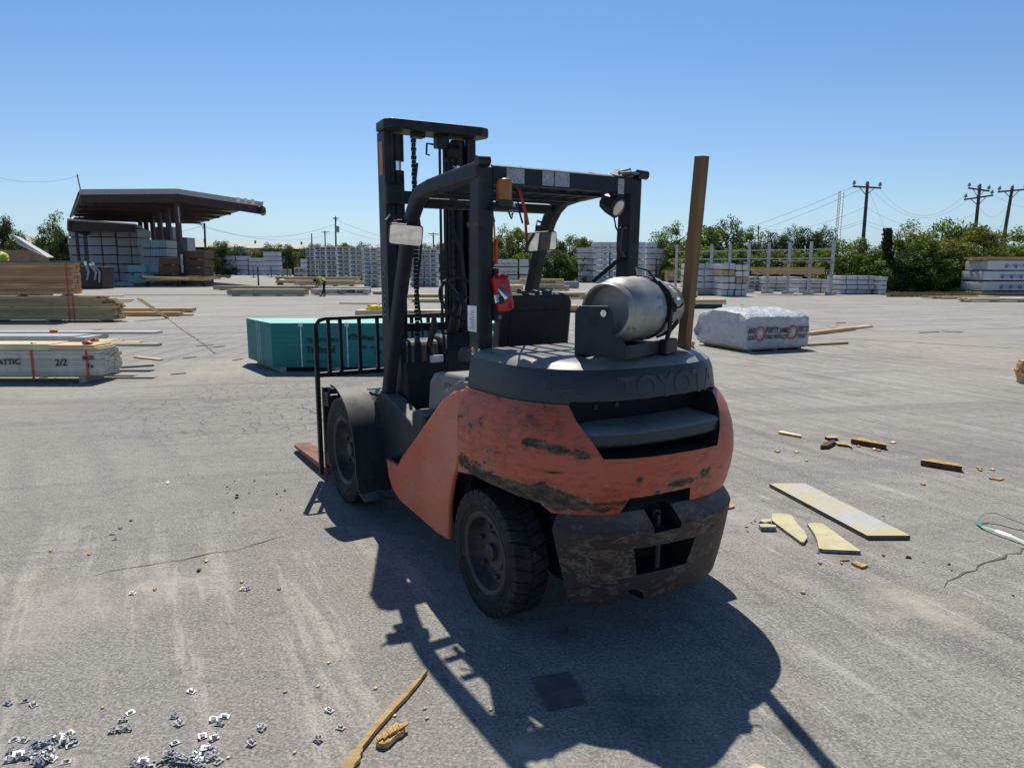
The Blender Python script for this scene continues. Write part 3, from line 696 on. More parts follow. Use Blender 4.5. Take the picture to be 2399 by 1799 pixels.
for y_ in (-.34, .16): part(MB().tube([(.30, y_, 2.30), (.50, y_, 2.345), (.75, y_, 2.35), (1.0, y_, 2.325), (1.1, y_, 2.27)], .006, 6), 'roof_hoop', black_steel, smooth=40)
# reflective tape pieces on the rear beam
def tape(y0, y1, z0=2.222, z1=2.298): part(MB().box(.2585, .2615, y1, y0, z0, z1), 'reflective_tape', tape_m, label='crinkled silver reflective tape')
tape(.395, .285); tape(.17, .095); tape(.088, -.01); tape(-.355, -.40, 2.205, 2.29)
tp = MB()
for k in range(7): 
    a = rnd.uniform(0, 6); tp.box(-.03, .03, -.045, .045, -.002, .002, Matrix.Translation((.29+rnd.uniform(-.04, .04), -.42-rnd.uniform(-.05, .07), 2.322+rnd.uniform(0, .02))) @ Matrix.Rotation(a, 4, 'Z') @ Matrix.Rotation(rnd.uniform(-.5, .5), 4, 'X') @ Matrix.Rotation(rnd.uniform(-.4, .4), 4, 'Y'))
part(tp, 'torn_tape', tape_m, label='torn tape bunched on the guard corner')
# beacon, work lamp, grab handle, mirrors
bc = part(MB().lathe([(.040, 2.125), (.041, 2.215), (.036, 2.235), (.02, 2.243), (.003, 2.245)], 24, Matrix.Translation((.245, .418, 0))), 'beacon', amber, smooth=40, label='amber warning beacon under the roof beam')
part(MB().lathe([(.047, 2.095), (.047, 2.127), (.043, 2.13)], 24, Matrix.Translation((.245, .418, 0))), 'beacon_base', black_pl, parent=bc, smooth=40)
part(MB().box(.22, .30, .34, .50, 2.078, 2.098), 'beacon_bracket', black_steel, bevel=.004)
part(MB().prism([(.21, 2.07), (.25, 2.10), (.26, 2.125)], .352, .40), 'gusset', tape_m)
lampM = Matrix.Translation((.30, -.345, 2.145)) @ Matrix.Rotation(R(-25), 4, 'Y') @ Matrix.Rotation(R(14), 4, 'Z')
lp = part(MB().lathe([(.012, .075), (.045, .06), (.062, .0), (.066, -.045), (.058, -.055)], 8, lampM @ Matrix.Rotation(R(90), 4, 'Y')), 'work_lamp', black_pl, smooth=20)
part(MB().lathe([(.052, -.050), (.04, -.062), (.003, -.066)], 20, lampM @ Matrix.Rotation(R(90), 4, 'Y')), 'lamp_lens', lens_m, parent=lp, smooth=40)
part(MB().box(.27, .31, -.41, -.33, 2.19, 2.22), 'lamp_bracket', black_pl)
part(MB().tube([(.30, -.36, 2.08), (.28, -.355, 2.05), (.29, -.37, 2.02), (.31, -.40, 2.0)], .005, 6), 'cable', black_pl)
part(MB().tube([(.30, -.46, 2.015), (.29, -.425, 2.02), (.285, -.398, 2.00), (.285, -.395, 1.94), (.285, -.395, 1.885), (.29, -.42, 1.858), (.31, -.46, 1.85)], .016, 10), 'grab_handle', black_pl, smooth=50)
part(MB().tube([(.32, -.44, 1.84), (.47, -.35, 1.70)], .013, 8), 'brace', black_steel)
def mirror(c, tilt, yawd, w2, h2, nm):
    M = Matrix.Translation(c) @ Matrix.Rotation(R(yawd), 4, 'Z') @ Matrix.Rotation(R(tilt), 4, 'Y')
    Mr = M @ Matrix.Rotation(R(nm), 4, 'X')
    mo = part(plate(MB(), rr(w2, h2, .022), -.004, .022, Mr), 'mirror', black_pl, bevel=.006)
    part(plate(MB(), rr(w2-.007, h2-.007, .017), -.0065, -.0045, Mr), 'mirror_glass', mirror_m, parent=mo)
mirror((1.15, .594, 1.984), -9, -18, .106, .066, 5)
mirror((1.12, -.400, 1.962), -10, -14, .110, .066, -5)
for sg in (1, -1):
    part(MB().tube([(1.25, sg*.54, 2.08), (1.24, .66 if sg > 0 else -.44, 2.11), (1.19, .71 if sg > 0 else -.40, 2.07), (1.18, .68 if sg > 0 else -.39, 2.02), (1.175, .62 if sg > 0 else -.40, 1.98)], .007, 6), 'mirror_arm', black_steel)
    part(MB().box(1.27, 1.34, *(sorted((sg*.50, sg*.60))), 2.04, 2.085), 'mirror_clamp', black_steel, bevel=.006)
# straps hanging under the roof
for pts, mt in (([(.45, .20, 2.22), (.40, .185, 2.08), (.40, .17, 2.02)], red_strap), ([(.45, .21, 2.22), (.46, .20, 2.12), (.42, .195, 2.03)], black_pl), ([(.60, .10, 2.23), (.56, .09, 2.10), (.50, .12, 1.98)], red_strap), ([(.27, .39, 2.10), (.5, .22, 2.06), (.9, -.05, 2.19)], black_pl), ([(.9, .45, 2.20), (.7, .30, 2.13), (.45, .40, 2.12)], black_pl)):
    part(MB().tube(pts, .006 if mt is black_pl else .009, 6), 'hanging_strap', mt)
part(MB().tube([(.29, .472, 2.15), (.285, .455, 1.98), (.29, .45, 1.80)], .006, 6), 'cable', simple('yellow_cable', (.5, .42, .05)))
part(MB().box(.262, .285, .448, .458, 1.80, 1.93), 'hanging_tag', red_strap)
sx_ = MB(); M_ = Matrix.Translation((.345, .505, 2.02)) @ Matrix.Rotation(R(-14), 4, 'X')
sx_.box(-.068, .068, -.05, -.047, -.012, .012, M_).box(-.068, .068, .047, .05, -.012, .012, M_).box(-.068, -.064, -.05, .05, -.012, .012, M_).box(.064, .068, -.05, .05, -.012, .012, M_)
part(sx_, 'strap_band', black_pl)
part(MB().box(.27, .40, .436, .462, 1.50, 1.78), 'extinguisher_bracket', char, bevel=.003)
for z_ in (1.70, 1.52): part(MB().tube([(.262, .436, z_), (.27, .436, z_)], .013, 14), 'bolt', chrome)
part(MB().box(.3, .40, .5505, .553, 1.44, 1.58, Matrix.Translation((.012, 0, 0))), 'notice_sheet', white_ink, label='white notice sheet of small print on the rear pillar')
nl = MB()
for i in range(11): nl.box(.335, .335+rnd.uniform(.035, .06), .5532, .5538, 1.455+i*.0095, 1.458+i*.0095)
part(nl, 'print_line', grey_ink)

# mast
def rail(y0, y1, x0, x1, z0, z1, nm, mt=black_steel): return part(MB().box(x0, x1, y0, y1, z0, z1), nm, mt, bevel=.006)
for sg in (1, -1):
    c0 = -.0135
    def yy(a, b): return sorted((c0+sg*a, c0+sg*b))
    part(MB().prism([(2.195, .14), (2.05, .14), (2.05, 2.77), (2.195, 2.77)], *yy(.335, .38)), 'mast_rail', black_steel, bevel=.006)
    part(MB().box(2.05, 2.08, *yy(.305, .335), .14, 2.77), 'mast_flange', black_steel, bevel=.003)
    part(MB().box(2.20, 2.26, *yy(.19, .33), .16, 2.745), 'inner_mast_rail', black_steel, bevel=.004)
    cy = part(MB().tube([(2.13, c0+sg*.255, .2), (2.13, c0+sg*.255, 2.50)], .056, 20), 'lift_cylinder', black_steel, smooth=40)
    part(MB().tube([(2.13, c0+sg*.255, 2.50), (2.13, c0+sg*.255, 2.58)], .036, 16), 'cylinder_rod', chrome, parent=cy, smooth=40)
    part(MB().tube([(2.13, c0+sg*.255, 2.57), (2.13, c0+sg*.255, 2.76)], .056, 16), 'cylinder_cap', black_steel, parent=cy, smooth=40)
    ch = MB()
    for k in range(66): ch.box(2.02, 2.05, c0+sg*.155-.012-(k % 2)*.004, c0+sg*.155+.012+(k % 2)*.004, .75+k*.03, .776+k*.03)
    part(ch, 'lift_chain', black_steel)
xb = MB(); pl = [(1.92, -.38), (1.95, -.45), (2.0, -.475), (2.06, -.465), (2.2, -.42), (2.2, .372), (2.0, .388), (1.95, .34)]
part(xb.prism([(a, b) for a, b in pl], 2.775, 2.845, 'xy'), 'mast_top_beam', black_steel, bevel=.012)
part(MB().prism([(1.98, 2.25), (2.02, 2.25), (2.02, 2.335), (1.98, 2.345)], -.40, .375), 'mast_middle_beam', black_steel, bevel=.006)
part(MB().box(1.97, 2.06, .25, .388, 2.245, 2.40), 'mast_beam_bracket', black_steel, bevel=.02)
part(MB().box(2.03, 2.10, -.36, .36, .55, .70), 'mast_lower_beam', black_steel, bevel=.01)
part(MB().box(2.03, 2.06, -.36, .36, 1.30, 1.36), 'mast_tie', black_steel)
part(MB().box(2.196, 2.199, .31, .36, 2.47, 2.68), 'cover_strip', black_steel)
part(MB().box(2.08, 2.15, .3675, .3705, 2.46, 2.70), 'warning_sticker', orange_stk, label='orange warning sticker high on the mast')
for y, x in ((-.075, 2.04), (-.115, 2.05), (-.150, 2.04)):
    part(MB().tube([(x, y, 2.72), (x, y, 2.2), (x, y, 1.6), (x, y, .8)], .011, 8), 'hydraulic_hose', black_pl, smooth=60)
part(MB().tube([(2.05, -.16, 2.22), (2.05, -.19, 2.05), (2.04, -.25, 1.9), (2.04, -.28, 1.6), (2.04, -.27, 1.0)], .014, 8), 'hydraulic_hose', black_pl, smooth=60)
reel = MB()
for k in range(5): reel.lathe([(.055, -.147-k*.017), (.066, -.154-k*.017), (.055, -.161-k*.017)], 18, Matrix.Translation((2.06, -.10+.08, 2.655)) @ Matrix.Rotation(R(-90), 4, 'X') @ Matrix.Scale(1, 4), True)
ro = MB()
for k in range(5): ro.tube([(2.05+.0, 0, 0)], .01) if False else None
for k in range(5):
    y_ = -.145-k*.018
    ro.tube([(2.05+.055*math.cos(a*math.pi/8), y_, 2.66+.06*math.sin(a*math.pi/8)) for a in range(17)], .009, 6, False)
part(ro, 'hose_pulley', black_steel, smooth=60)
part(MB().box(2.02, 2.10, -.15, -.05, 2.68, 2.775), 'pulley_bracket', black_steel, bevel=.006)
part(MB().tube([(2.03, -.02, 2.70), (2.02, .04, 2.70), (2.02, .045, 2.62), (2.02, .02, 2.62)], .008, 6), 'hook', black_steel)
part(MB().box(2.02, 2.10, .05, .14, 2.74, 2.775), 'beam_lug', black_steel)
part(MB().tube([(2.0, .13+.02*math.sin(i), 2.55-.12*i) for i in range(12)], .010, 6), 'control_cable', black_pl)
zt = MB().tube([(1.98, .27, 1.52), (1.98, .30, 1.40), (1.98, .27, 1.24), (1.98, .24, 1.40), (1.98, .27, 1.52)], .005, 6)
part(zt, 'cable_tie_loop', grey_pl)
part(MB().tube([(1.99, .21, 1.92), (1.99, .22, 1.76), (1.99, .25, 1.58), (1.99, .30, 1.54)], .014, 8), 'hydraulic_hose', black_pl, smooth=60)
# load backrest, carriage, forks
br = MB(); X = 2.78
brp = empty('load_backrest', (0, 0, 0)); brp.parent = FL
part(MB().box(X-.02, X+.02, .705, .74, .06, 1.30), 'backrest_upright', black_steel, parent=brp, bevel=.004)
part(MB().box(X-.02, X+.02, -.74, -.705, .06, 1.30), 'backrest_upright', black_steel, parent=brp, bevel=.004)
part(MB().tube([(X, .722, 1.24), (X, .716, 1.32), (X, .69, 1.355), (X, .64, 1.37), (X, .40, 1.37), (X, -.64, 1.37), (X, -.69, 1.355), (X, -.716, 1.32), (X, -.722, 1.24)], .017, 8), 'backrest_top_rail', black_steel, parent=brp, smooth=50)
part(MB().box(X-.02, X+.02, -.705, .705, .885, .925), 'backrest_bottom_rail', black_steel, parent=brp, bevel=.004)
for y in (.615, .515, .35, .19, .04, -.13, -.29, -.43, -.58):
    part(MB().box(X-.014, X+.014, y-.013, y+.013, .925, 1.358), 'backrest_bar', black_steel, parent=brp)
part(MB().box(2.60, 2.74, -.70, .70, .66, .76), 'carriage_bar', black_steel, bevel=.008)
part(MB().box(2.62, 2.74, -.70, .70, .16, .26), 'carriage_bar', black_steel, bevel=.008)
for y in (.30, -.30): part(MB().box(2.42, 2.62, y-.04, y+.04, .16, .76), 'carriage_side', black_steel, bevel=.006)
part(MB().box(2.66, 2.72, .50, .66, .76, .80), 'fork_hook', black_steel)
part(MB().tube([(2.66, .58, .76), (2.66, .58, .825)], .012, 8), 'fork_lock_pin', chrome)
for y in (.60, -.60):
    fk = MB(); vs = []
    for x, z0, z1, hw in ((2.76, .05, .105, .085), (3.3, .05, .092, .085), (3.85, .052, .075, .08), (3.94, .055, .067, .045)):
        vs += [(x, y-hw, z0), (x, y+hw, z0), (x, y+hw, z1), (x, y-hw, z1)]
    fk.add(vs, [(4*i+k, 4*i+(k+1) % 4, 4*i+4+(k+1) % 4, 4*i+4+k) for i in range(3) for k in range(4)]+[(0, 1, 2, 3), (15, 14, 13, 12)])
    part(MB().box(2.765, 2.81, y-.085, y+.085, .107, .80), 'fork_shank', black_steel, bevel=.004)
    part(fk, 'fork', rust, bevel=.004)

# propane bracket
CX = -.375
MBK = Matrix.Translation((-.375, .22, 0)) @ Matrix.Rotation(R(21), 4, 'Z')
def bpart(mb, name, mat, smooth=None, bevel=0):
    mb.v = [tuple(MBK @ Vector(v)) for v in mb.v]; return part(mb, name, mat, smooth, bevel)
bpart(MB().prism([(.135, 1.372), (.135, 1.575), (.112, 1.603), (-.045, 1.606), (-.070, 1.58), (-.070, 1.462), (-.125, 1.448), (-.147, 1.42), (-.147, 1.366)], .058, .068), 'tank_bracket', char, None, .003)
for sx2 in (-.12, .12): bpart(MB().box(sx2-.022, sx2+.022, -.50, .058, 1.358, 1.418), 'cradle_rail', char, None, .006)
bpart(MB().box(-.12, .12, -.46, -.40, 1.360, 1.40), 'cradle_cross', black_steel)
bpart(MB().box(-.185, -.14, -.40, -.28, 1.352, 1.43), 'latch_block', black_steel, None, .008)
bpart(MB().tube([(-.03, .068, 1.572), (-.03, .08, 1.572)], .016, 16), 'bolt', chrome)
# lettering
FONTC = {}
def text_mesh(s_, size, ext=.001, bold=0):
    key = (s_, size, ext, bold)
    if key in FONTC: return FONTC[key]
    cu = bpy.data.curves.new('t', 'FONT'); cu.body = s_; cu.size = size; cu.extrude = ext; cu.offset = bold; cu.resolution_u = 3
    ob = bpy.data.objects.new('t', cu); C.objects.link(ob); bpy.context.view_layer.update()
    dg = bpy.context.evaluated_depsgraph_get(); me = bpy.data.meshes.new_from_object(ob.evaluated_get(dg), depsgraph=dg)
    bpy.data.objects.remove(ob, do_unlink=True); me.name = 'lettering'; FONTC[key] = me; return me
def lettering(s_, size, o, right, up, mat, parent=None, name='lettering', bold=0, ext=.001, sx=1.0):
    me = text_mesh(s_, size, ext, bold).copy(); me.materials.clear(); me.materials.append(mat)
    r = Vector(right).normalized(); u = Vector(up).normalized(); n = r.cross(u)
    M = Matrix((r*sx, u, n)).transposed().to_4x4(); M.translation = Vector(o)
    me.transform(M); ob = link(name, me, parent); return ob
# TOYOTA pressed into the rear of the cover, following its curve
me = text_mesh('TOYOTA', .165, .0004, .003).copy(); me.materials.clear(); me.materials.append(grey_ink if False else cover_paint)
xs_ = [v.co.x for v in me.vertices]; W_ = max(xs_)
bm = bmesh.new(); bm.from_mesh(me); bmesh.ops.subdivide_edges(bm, edges=[e for e in bm.edges if e.calc_length() > .03], cuts=2)
for v in bm.verts:
    u_ = v.co.x/W_; y = .27-.68*u_; z = 1.176+v.co.y*.92
    w2, R2 = .632-(z-1.16)*.1, .5612-(z-1.16)*.125
    x = -R2*(1-abs(y/w2)**2.85)**(1/2.2)
    v.co = Vector((x-.0002-v.co.z, y, z))
bm.to_mesh(me); bm.free(); link('raised_lettering', me, FL)
lettering('TOYOTA', .062, (.93, .4575, 1.035), (-1, 0, .02), (0, 0, 1), grey_ink, FL)
lettering('TOYOTA', .10, (2.085, .3685, 1.40), (0, 0, 1), (1, 0, 0), grey_ink, FL, bold=.002)
lettering('S   S', .055, (.372, .5515, 1.315), (-1, 0, 0), (0, 0, 1), white_ink, FL, bold=.002)
part(MB().lathe([(.018, 0), (.018, .001)], 10, Matrix.Translation((.345, .5515, 1.335)) @ Matrix.Rotation(R(-90), 4, 'X')), 'star_sticker', orange_stk)
lettering('SAFETY', .018, (.378, .5515, 1.285), (-1, 0, 0), (0, 0, 1), orange_stk, FL)
part(MB().box(.30, .385, .5503, .5509, 1.275, 1.375), 'safety_sticker', black_pl)
part(MB().lathe([(.026, 0), (.026, .001)], 7, Matrix.Translation((.37, .551, 1.18)) @ Matrix.Rotation(R(-90), 4, 'X')), 'green_sticker', simple('pale_green_sticker', (.10, .35, .18), .5, var=.5, scale=60))

# things carried by the truck
TK = empty('gas_cylinder', (0, 0, 0), 0, 'dented silver propane cylinder strapped across the back of the forklift', 'gas cylinder')
TK.location = FL.matrix_world @ Vector((0, 0, 0)); bpy.context.view_layer.update()
TK.matrix_world = FL.matrix_world @ MBK @ Matrix.Translation((0, -.235, 1.578))
MA = Matrix.Rotation(R(-90), 4, 'X')
r0 = .160
tk = MB().lathe([(.02, .185), (.09, .182), (.118, .165), (.122, .155)], 40, MA)
body = MB().lathe([(.003, -.285), (.06, -.28), (.11, -.262), (.145, -.225), (.158, -.19), (r0, -.16), (r0, -.04), (r0+.002, -.03), (r0, -.02), (r0, .10), (.158, .135), (.148, .17), (.134, .195), (.126, .20), (.118, .178), (.06, .172), (.003, .170)], 48, MA)
link('tank_shell', body.mesh('tank_shell', alum, 30), TK)
link('foot_ring', MB().lathe([(.119, .185), (.134, .185), (.136, .240), (.130, .252), (.121, .246)], 44, MA, True).mesh('foot_ring', alum, 35), TK)
col_ = MB()
for k in range(34):
    a0 = k*math.pi*2/44-1.0; a1 = (k+1)*math.pi*2/44-1.0
    for (za, zb) in ((-.355, -.33), (-.275, -.24)) if 8 < k < 15 or 20 < k < 27 else ((-.355, -.24),):
        vs = [(rr2*math.cos(a), z_, rr2*math.sin(a)) for a in (a0, a1) for rr2 in (.125, .131) for z_ in (za, zb)]
        col_.add(vs, [(0, 1, 3, 2), (4, 6, 7, 5), (0, 4, 5, 1), (2, 3, 7, 6), (1, 5, 7, 3), (0, 2, 6, 4)])
link('collar', col_.mesh('collar', alum), TK)
link('valve', MB().tube([(0, -.27, 0), (0, -.34, 0)], .022, 12).tube([(0, -.29, 0), (-.07, -.30, -.01)], .014, 10).tube([(-.07, -.30, -.01), (-.10, -.31, -.03), (-.11, -.315, -.08), (-.07, -.31, -.13), (0, -.30, -.16)], .012, 8).mesh('valve', black_steel, 40), TK)
bd = MB(); 
for k in range(40):
    a0, a1 = k*math.pi*2/40, (k+1)*math.pi*2/40
    vs = [(rr2*math.cos(a), z_, rr2*math.sin(a)) for a in (a0, a1) for rr2 in (r0+.001, r0+.006) for z_ in (-.115, -.085)]
    bd.add(vs, [(0, 1, 3, 2), (4, 6, 7, 5), (0, 4, 5, 1), (2, 3, 7, 6), (1, 5, 7, 3), (0, 2, 6, 4)])
o = link('holding_strap', bd.mesh('holding_strap', black_steel), TK)
link('strap_buckle', MB().tube([(-.10, -.10, .137), (-.15, -.11, .09), (-.178, -.11, .04), (-.19, -.12, .02), (-.182, -.135, -.01), (-.172, -.12, -.01)], .007, 6).box(-.180, -.166, -.125, -.095, -.03, .06).tube([(-.168, -.11, -.03), (-.165, -.11, -.11), (-.15, -.11, -.16)], .012, 8).tube([(-.175, -.11, .0), (-.20, -.14, .01), (-.21, -.16, .03)], .006, 6).mesh('strap_buckle', black_steel, 40), o)
link('strap_bar', MB().beam((-.02, -.03, .163), (.01, -.07, .205), .008).beam((.01, -.07, .205), (-.05, -.085, .190), .008).beam((-.05, -.085, .190), (-.165, -.105, .05), .010).mesh('strap_bar', black_steel), o)
for txt, sz, a0, span, yc in (('www.gas.com', .038, 178, 0, .04),):
    pass
def tank_text(s_, size, ang, y_start):
    me = text_mesh(s_, size, .0004, .001).copy(); me.materials.clear(); me.materials.append(cyan_ink)
    bm = bmesh.new(); bm.from_mesh(me)
    for v in bm.verts:
        a = R(ang)-v.co.y/r0; rr2 = r0+.0012+max(v.co.z, 0); v.co = Vector((rr2*math.cos(a), y_start-v.co.x, rr2*math.sin(a)))
    bm.to_mesh(me); bm.free(); link('lettering', me, TK)
tank_text('www.', .034, 180, .0); tank_text('.com', .034, 180, -.125); tank_text('propane', .026, 160, .01)

EX = empty('fire_extinguisher', (0, 0, 0), 0, 'small red fire extinguisher clamped behind the rear left pillar of the forklift', 'fire extinguisher')
EX.matrix_world = FL.matrix_world @ Matrix.Translation((.245, .43, 1.655)) @ Matrix.Rotation(R(-10), 4, 'X') @ Matrix.Rotation(R(4), 4, 'Y')
link('bottle', MB().lathe([(.003, -.10), (.036, -.10), (.046, -.092), (.048, -.08), (.048, .055), (.043, .078), (.025, .092), (.018, .098)], 32).mesh('bottle', red_pl, 35), EX)
link('neck_band', MB().lathe([(.049, .066), (.051, .072), (.046, .082), (.044, .076)], 32, None, True).mesh('neck_band', red_pl, 35), EX)
link('nozzle', MB().tube([(-.035, .035, .02), (-.055, .03, .0), (-.062, .015, -.03)], [.010, .016, .022], 12).tube([(-.02, .05, -.01), (-.03, .055, -.05)], .018, 10).mesh('nozzle', chrome, 40), EX)
link('clamp', MB().box(-.052, .05, .03, .055, -.055, -.02).mesh('clamp', black_pl), EX)
me = text_mesh('FIRE\nEXTINGUISHER', .011, .0003).copy(); me.materials.clear(); me.materials.append(white_ink)
bm = bmesh.new(); bm.from_mesh(me)
for v in bm.verts:
    a = math.pi-.35+v.co.x/.048; v.co = Vector((.0486*math.cos(a), .0486*math.sin(a), .035+v.co.y))
bm.to_mesh(me); bm.free(); link('lettering', me, EX)

pb, pt_ = Vector((-.245, -.425, 1.345)), Vector((-.325, -.42, 2.345))
PO = MB().beam(pb, pt_, .046, .062, up=(1, 0, 0)).build('wooden_post', wood('post_wood', (.24, .145, .062), (.15, .088, .038), axis=2, objvar=0))
PO.matrix_world = FL.matrix_world; tag(PO, 'upright wooden post stuck in the top of the forklift counterweight', 'post')
add_bevel(PO, .003)

# ------------------------------------------------------------------ lumber yard things
BM = {}
def shared_box(name, L, D, H, mat):
    k = (name, round(L, 3), round(D, 3), round(H, 3), mat.name)
    if k not in BM:
        BM[k] = MB().box(0, L, 0, D, 0, H).mesh(name, mat)
    return BM[k]
def bundle(label, p, L, D, H, nl, nc, mat, yaw=0, group=None, jit=.03, base=.07, board='board', name='lumber_bundle', cat='lumber bundle', straps=(), smat=None, rr_=None, ends=None, bearer=True):
    """a bundle of boards: root at the front left corner of its underside, +x along the boards"""
    r = random.Random(sum(map(ord, label))); root = empty(name, p, yaw, label, cat, group)
    if base and bearer:
        nb = max(2, int(L/1.6)+1)
        for i in range(nb):
            link('bearer', shared_box('bearer', .09, D*.96, base, grey_wood), root, (L*(.06+.86*i/(nb-1)), D*.02, 0))
    bh = (H-base)/nl; bw = D/nc
    for i in range(nl):
        for j in range(nc):
            LL = L
            if ends and (nl-1-i) < len(ends): LL = L*ends[nl-1-i]
            me = shared_box(board, round(LL, 2), bw*.965, bh*.93, mat)
            link(board, me, root, (r.uniform(-jit, jit), j*bw+r.uniform(0, bw*.02), base+i*bh), (0, 0, r.uniform(-.002, .002)))
    for sx in straps:
        t = .004; w2 = .035
        st = MB().box(sx, sx+w2, -.012-t, -.012, base*.5, H+.004).box(sx, sx+w2, -.012, D, H+.001, H+.001+t).box(sx, sx+w2, D+.004, D+.004+t, base*.5, H)
        link('strap', st.mesh('strap', smat or red_strap), root)
    return root
def px_bundle(label, x0, x1, yb, yt, nl, nc, mat, D=1.2, zb=0., **k):
    a = ground_at(x0, yb); b = at(x1, yb, a.y); t = at(x0, yt, a.y)
    return bundle(label, (a.x, a.y, zb), b.x-a.x, D, t.z-zb, nl, nc, mat, **k)

# --- left foreground: tall red-brown stack on a treated stack
g0 = ground_at(0, 754); YL = g0.y
xr = at(172, 690, YL).x; zlow = at(0, 693, YL).z; ztop = at(0, 615, YL).z
xr2 = at(262, 720, YL).x
bundle('long greenish treated lumber stack with ragged right ends, under the red-brown stack', (xr2-6.2, YL, 0), 6.2, .75, zlow-.02, 10, 4, treated, jit=.10, base=.06, straps=(at(160, 720, YL).x-xr2+6.2, at(171, 720, YL).x-xr2+6.2), ends=(.93, .96, .96))
for i in range(4): link('bearer', shared_box('bearer', .09, .5, .08, grey_wood), empty('spacer_stick', (xr-.4-i*1.5, YL+.02, zlow-.02), 0, 'dark spacer stick between the two tall stacks at left, '+ordn(i+1)+' from their right end', 'spacer'))
bundle('red-brown lumber stack with red band, topmost at the far left', (xr-6.0, YL, zlow+.06), 6.0, .5, ztop-zlow-.06, 12, 3, fir, jit=.03, base=.0, straps=(at(155, 650, YL).x-xr+6.0,))
tag(MB().box(xr-6.0, xr+.02, YL-.02, YL+.55, ztop+.005, ztop+.055).build('sheet_stack', teal_edge), 'dark green sheets lying on top of the red-brown stack', 'sheets')
# loose boards poking out beside it
def board_px(label, p, q, w_=.14, h_=.038, mat=pine, z=0., z2=None, name='loose_board', group=None, cat='board'):
    a = ground_at(*p); b = ground_at(*q); z2 = z if z2 is None else z2
    a = Vector((a.x, a.y, z+h_/2+.003)); b = Vector((b.x, b.y, z2+h_/2+.003)); d = b-a
    mb = MB().beam((-d.length/2, 0, 0), (d.length/2, 0, 0), w_, h_, up=(0, 0, 1))
    o = mb.build(name, mat); o.matrix_world = Matrix.Translation((a+b)/2) @ d.to_track_quat('X', 'Z').to_matrix().to_4x4()
    return tag(o, label, cat, group)
lean0 = ground_at(392, 748); 
o = board_px('wide pine board leaning diagonally over the orange boards by the left stack', (330, 712), (392, 748), .24, .04, pine, z=.62, z2=0.0)
a = at(325, 702, YL+.6); b = ground_at(392, 747)
o.matrix_world = Matrix.Translation((a+b)/2+Vector((0, 0, .03))) @ (b-a).to_track_quat('X', 'Z').to_matrix().to_4x4()
o.data = MB().beam((-(b-a).length/2, 0, 0), ((b-a).length/2, 0, 0), .24, .04).mesh('loose_board', pine)
px_bundle('pair of orange fir boards lying behind the leaning board', 262, 449, 732, 722, 1, 2, orange_wood, D=.5, base=.04)
px_bundle('orange fir boards lying right of the treated stack, lowest', 262, 420, 741, 731, 2, 2, orange_wood, D=.4, base=.03)
px_bundle('thin orange board poking furthest right beside the treated stack', 300, 449, 740, 736, 1, 1, orange_wood, D=.15, base=0, bearer=False)
for i, (x0, x1, y) in enumerate(((150, 292, 693), (180, 308, 703), (190, 296, 707))):
    aa = at(x0, y, YL+.35); bb = at(x1, y, YL+.35)
    tag(MB().box(aa.x, bb.x, YL+.1+i*.2, YL+.3+i*.2, aa.z-.02, aa.z+.02).build('loose_board', pale_wood if i != 1 else pine), ['thin yellow board sliding off the top of the treated stack', 'middle loose pine board jutting right from the treated stack', 'lowest loose pale board jutting right from the treated stack'][i], 'board')
# white folded sheet and yellow tarp on top
sh = MB(); A = at(30, 553, YL+.6); B = at(42, 573, YL+.5); Cc = at(110, 604, YL+.6); Dd = at(100, 600, YL+.2)
sh.add([A, B, Dd, Cc, A+Vector((0, .35, -.05)), Cc+Vector((0, .35, 0))], [(0, 1, 2, 3), (0, 3, 5, 4)])
so = sh.build('plastic_sheet', white_lam); so.modifiers.new('s', 'SOLIDIFY').thickness = .03
tag(so, 'stiff white sheet standing up slanted on the far left stack', 'sheet')
def lump(name, mat, c, sx, sy, sz, seed, n=14, amp=.35, bottom=True):
    mb = MB(); vs = []; fs = []
    for j in range(n+1):
        ph = math.pi*.5*j/n
        for i in range(n*2):
            a = math.pi*2*i/(n*2); d = Vector((math.cos(a)*math.cos(ph), math.sin(a)*math.cos(ph), math.sin(ph)))
            k = 1+amp*noise.noise(d*1.9+Vector((seed*7.1, 0, 0)))+amp*.5*noise.noise(d*5+Vector((seed*3, 1, 0)))
            vs.append((d.x*k*sx, d.y*k*sy, max(0, d.z*k*sz)))
    m_ = n*2
    for j in range(n):
        for i in range(m_): fs.append((j*m_+i, j*m_+(i+1) % m_, (j+1)*m_+(i+1) % m_, (j+1)*m_+i))
    fs.append(tuple(range(m_-1, -1, -1)))
    o = mb.add(vs, fs).build(name, mat, smooth=70); o.location = c; return o
p_ = at(-8, 602, YL+.5); tag(lump('tarp', yellow, (p_.x, p_.y, ztop+.055), .35, .3, .28, 3), 'crumpled yellow tarp on top of the far left stack', 'tarp')

for lab_, x0_, x1_, yt_, m_ in (('orange-brown pack behind the far left stack, under the slanted sheet', 46, 88, 584, brown_ply), ('brown pack with pale end behind the far left stack, at the picture edge', -40, 20, 585, w_kraft)):
    a_ = at(x0_, 640, 42); b_ = at(x1_, 640, 42); o = empty('lumber_pack', (a_.x, 42, 0), 0, lab_, 'lumber pack'); zz_ = at(x0_, yt_, 42).z
    for q_ in range(4): link('pack_layer', shared_box('pack_layer', b_.x-a_.x, 1.2, zz_/4*.96, m_), o, (0, 0, zz_/4*q_))
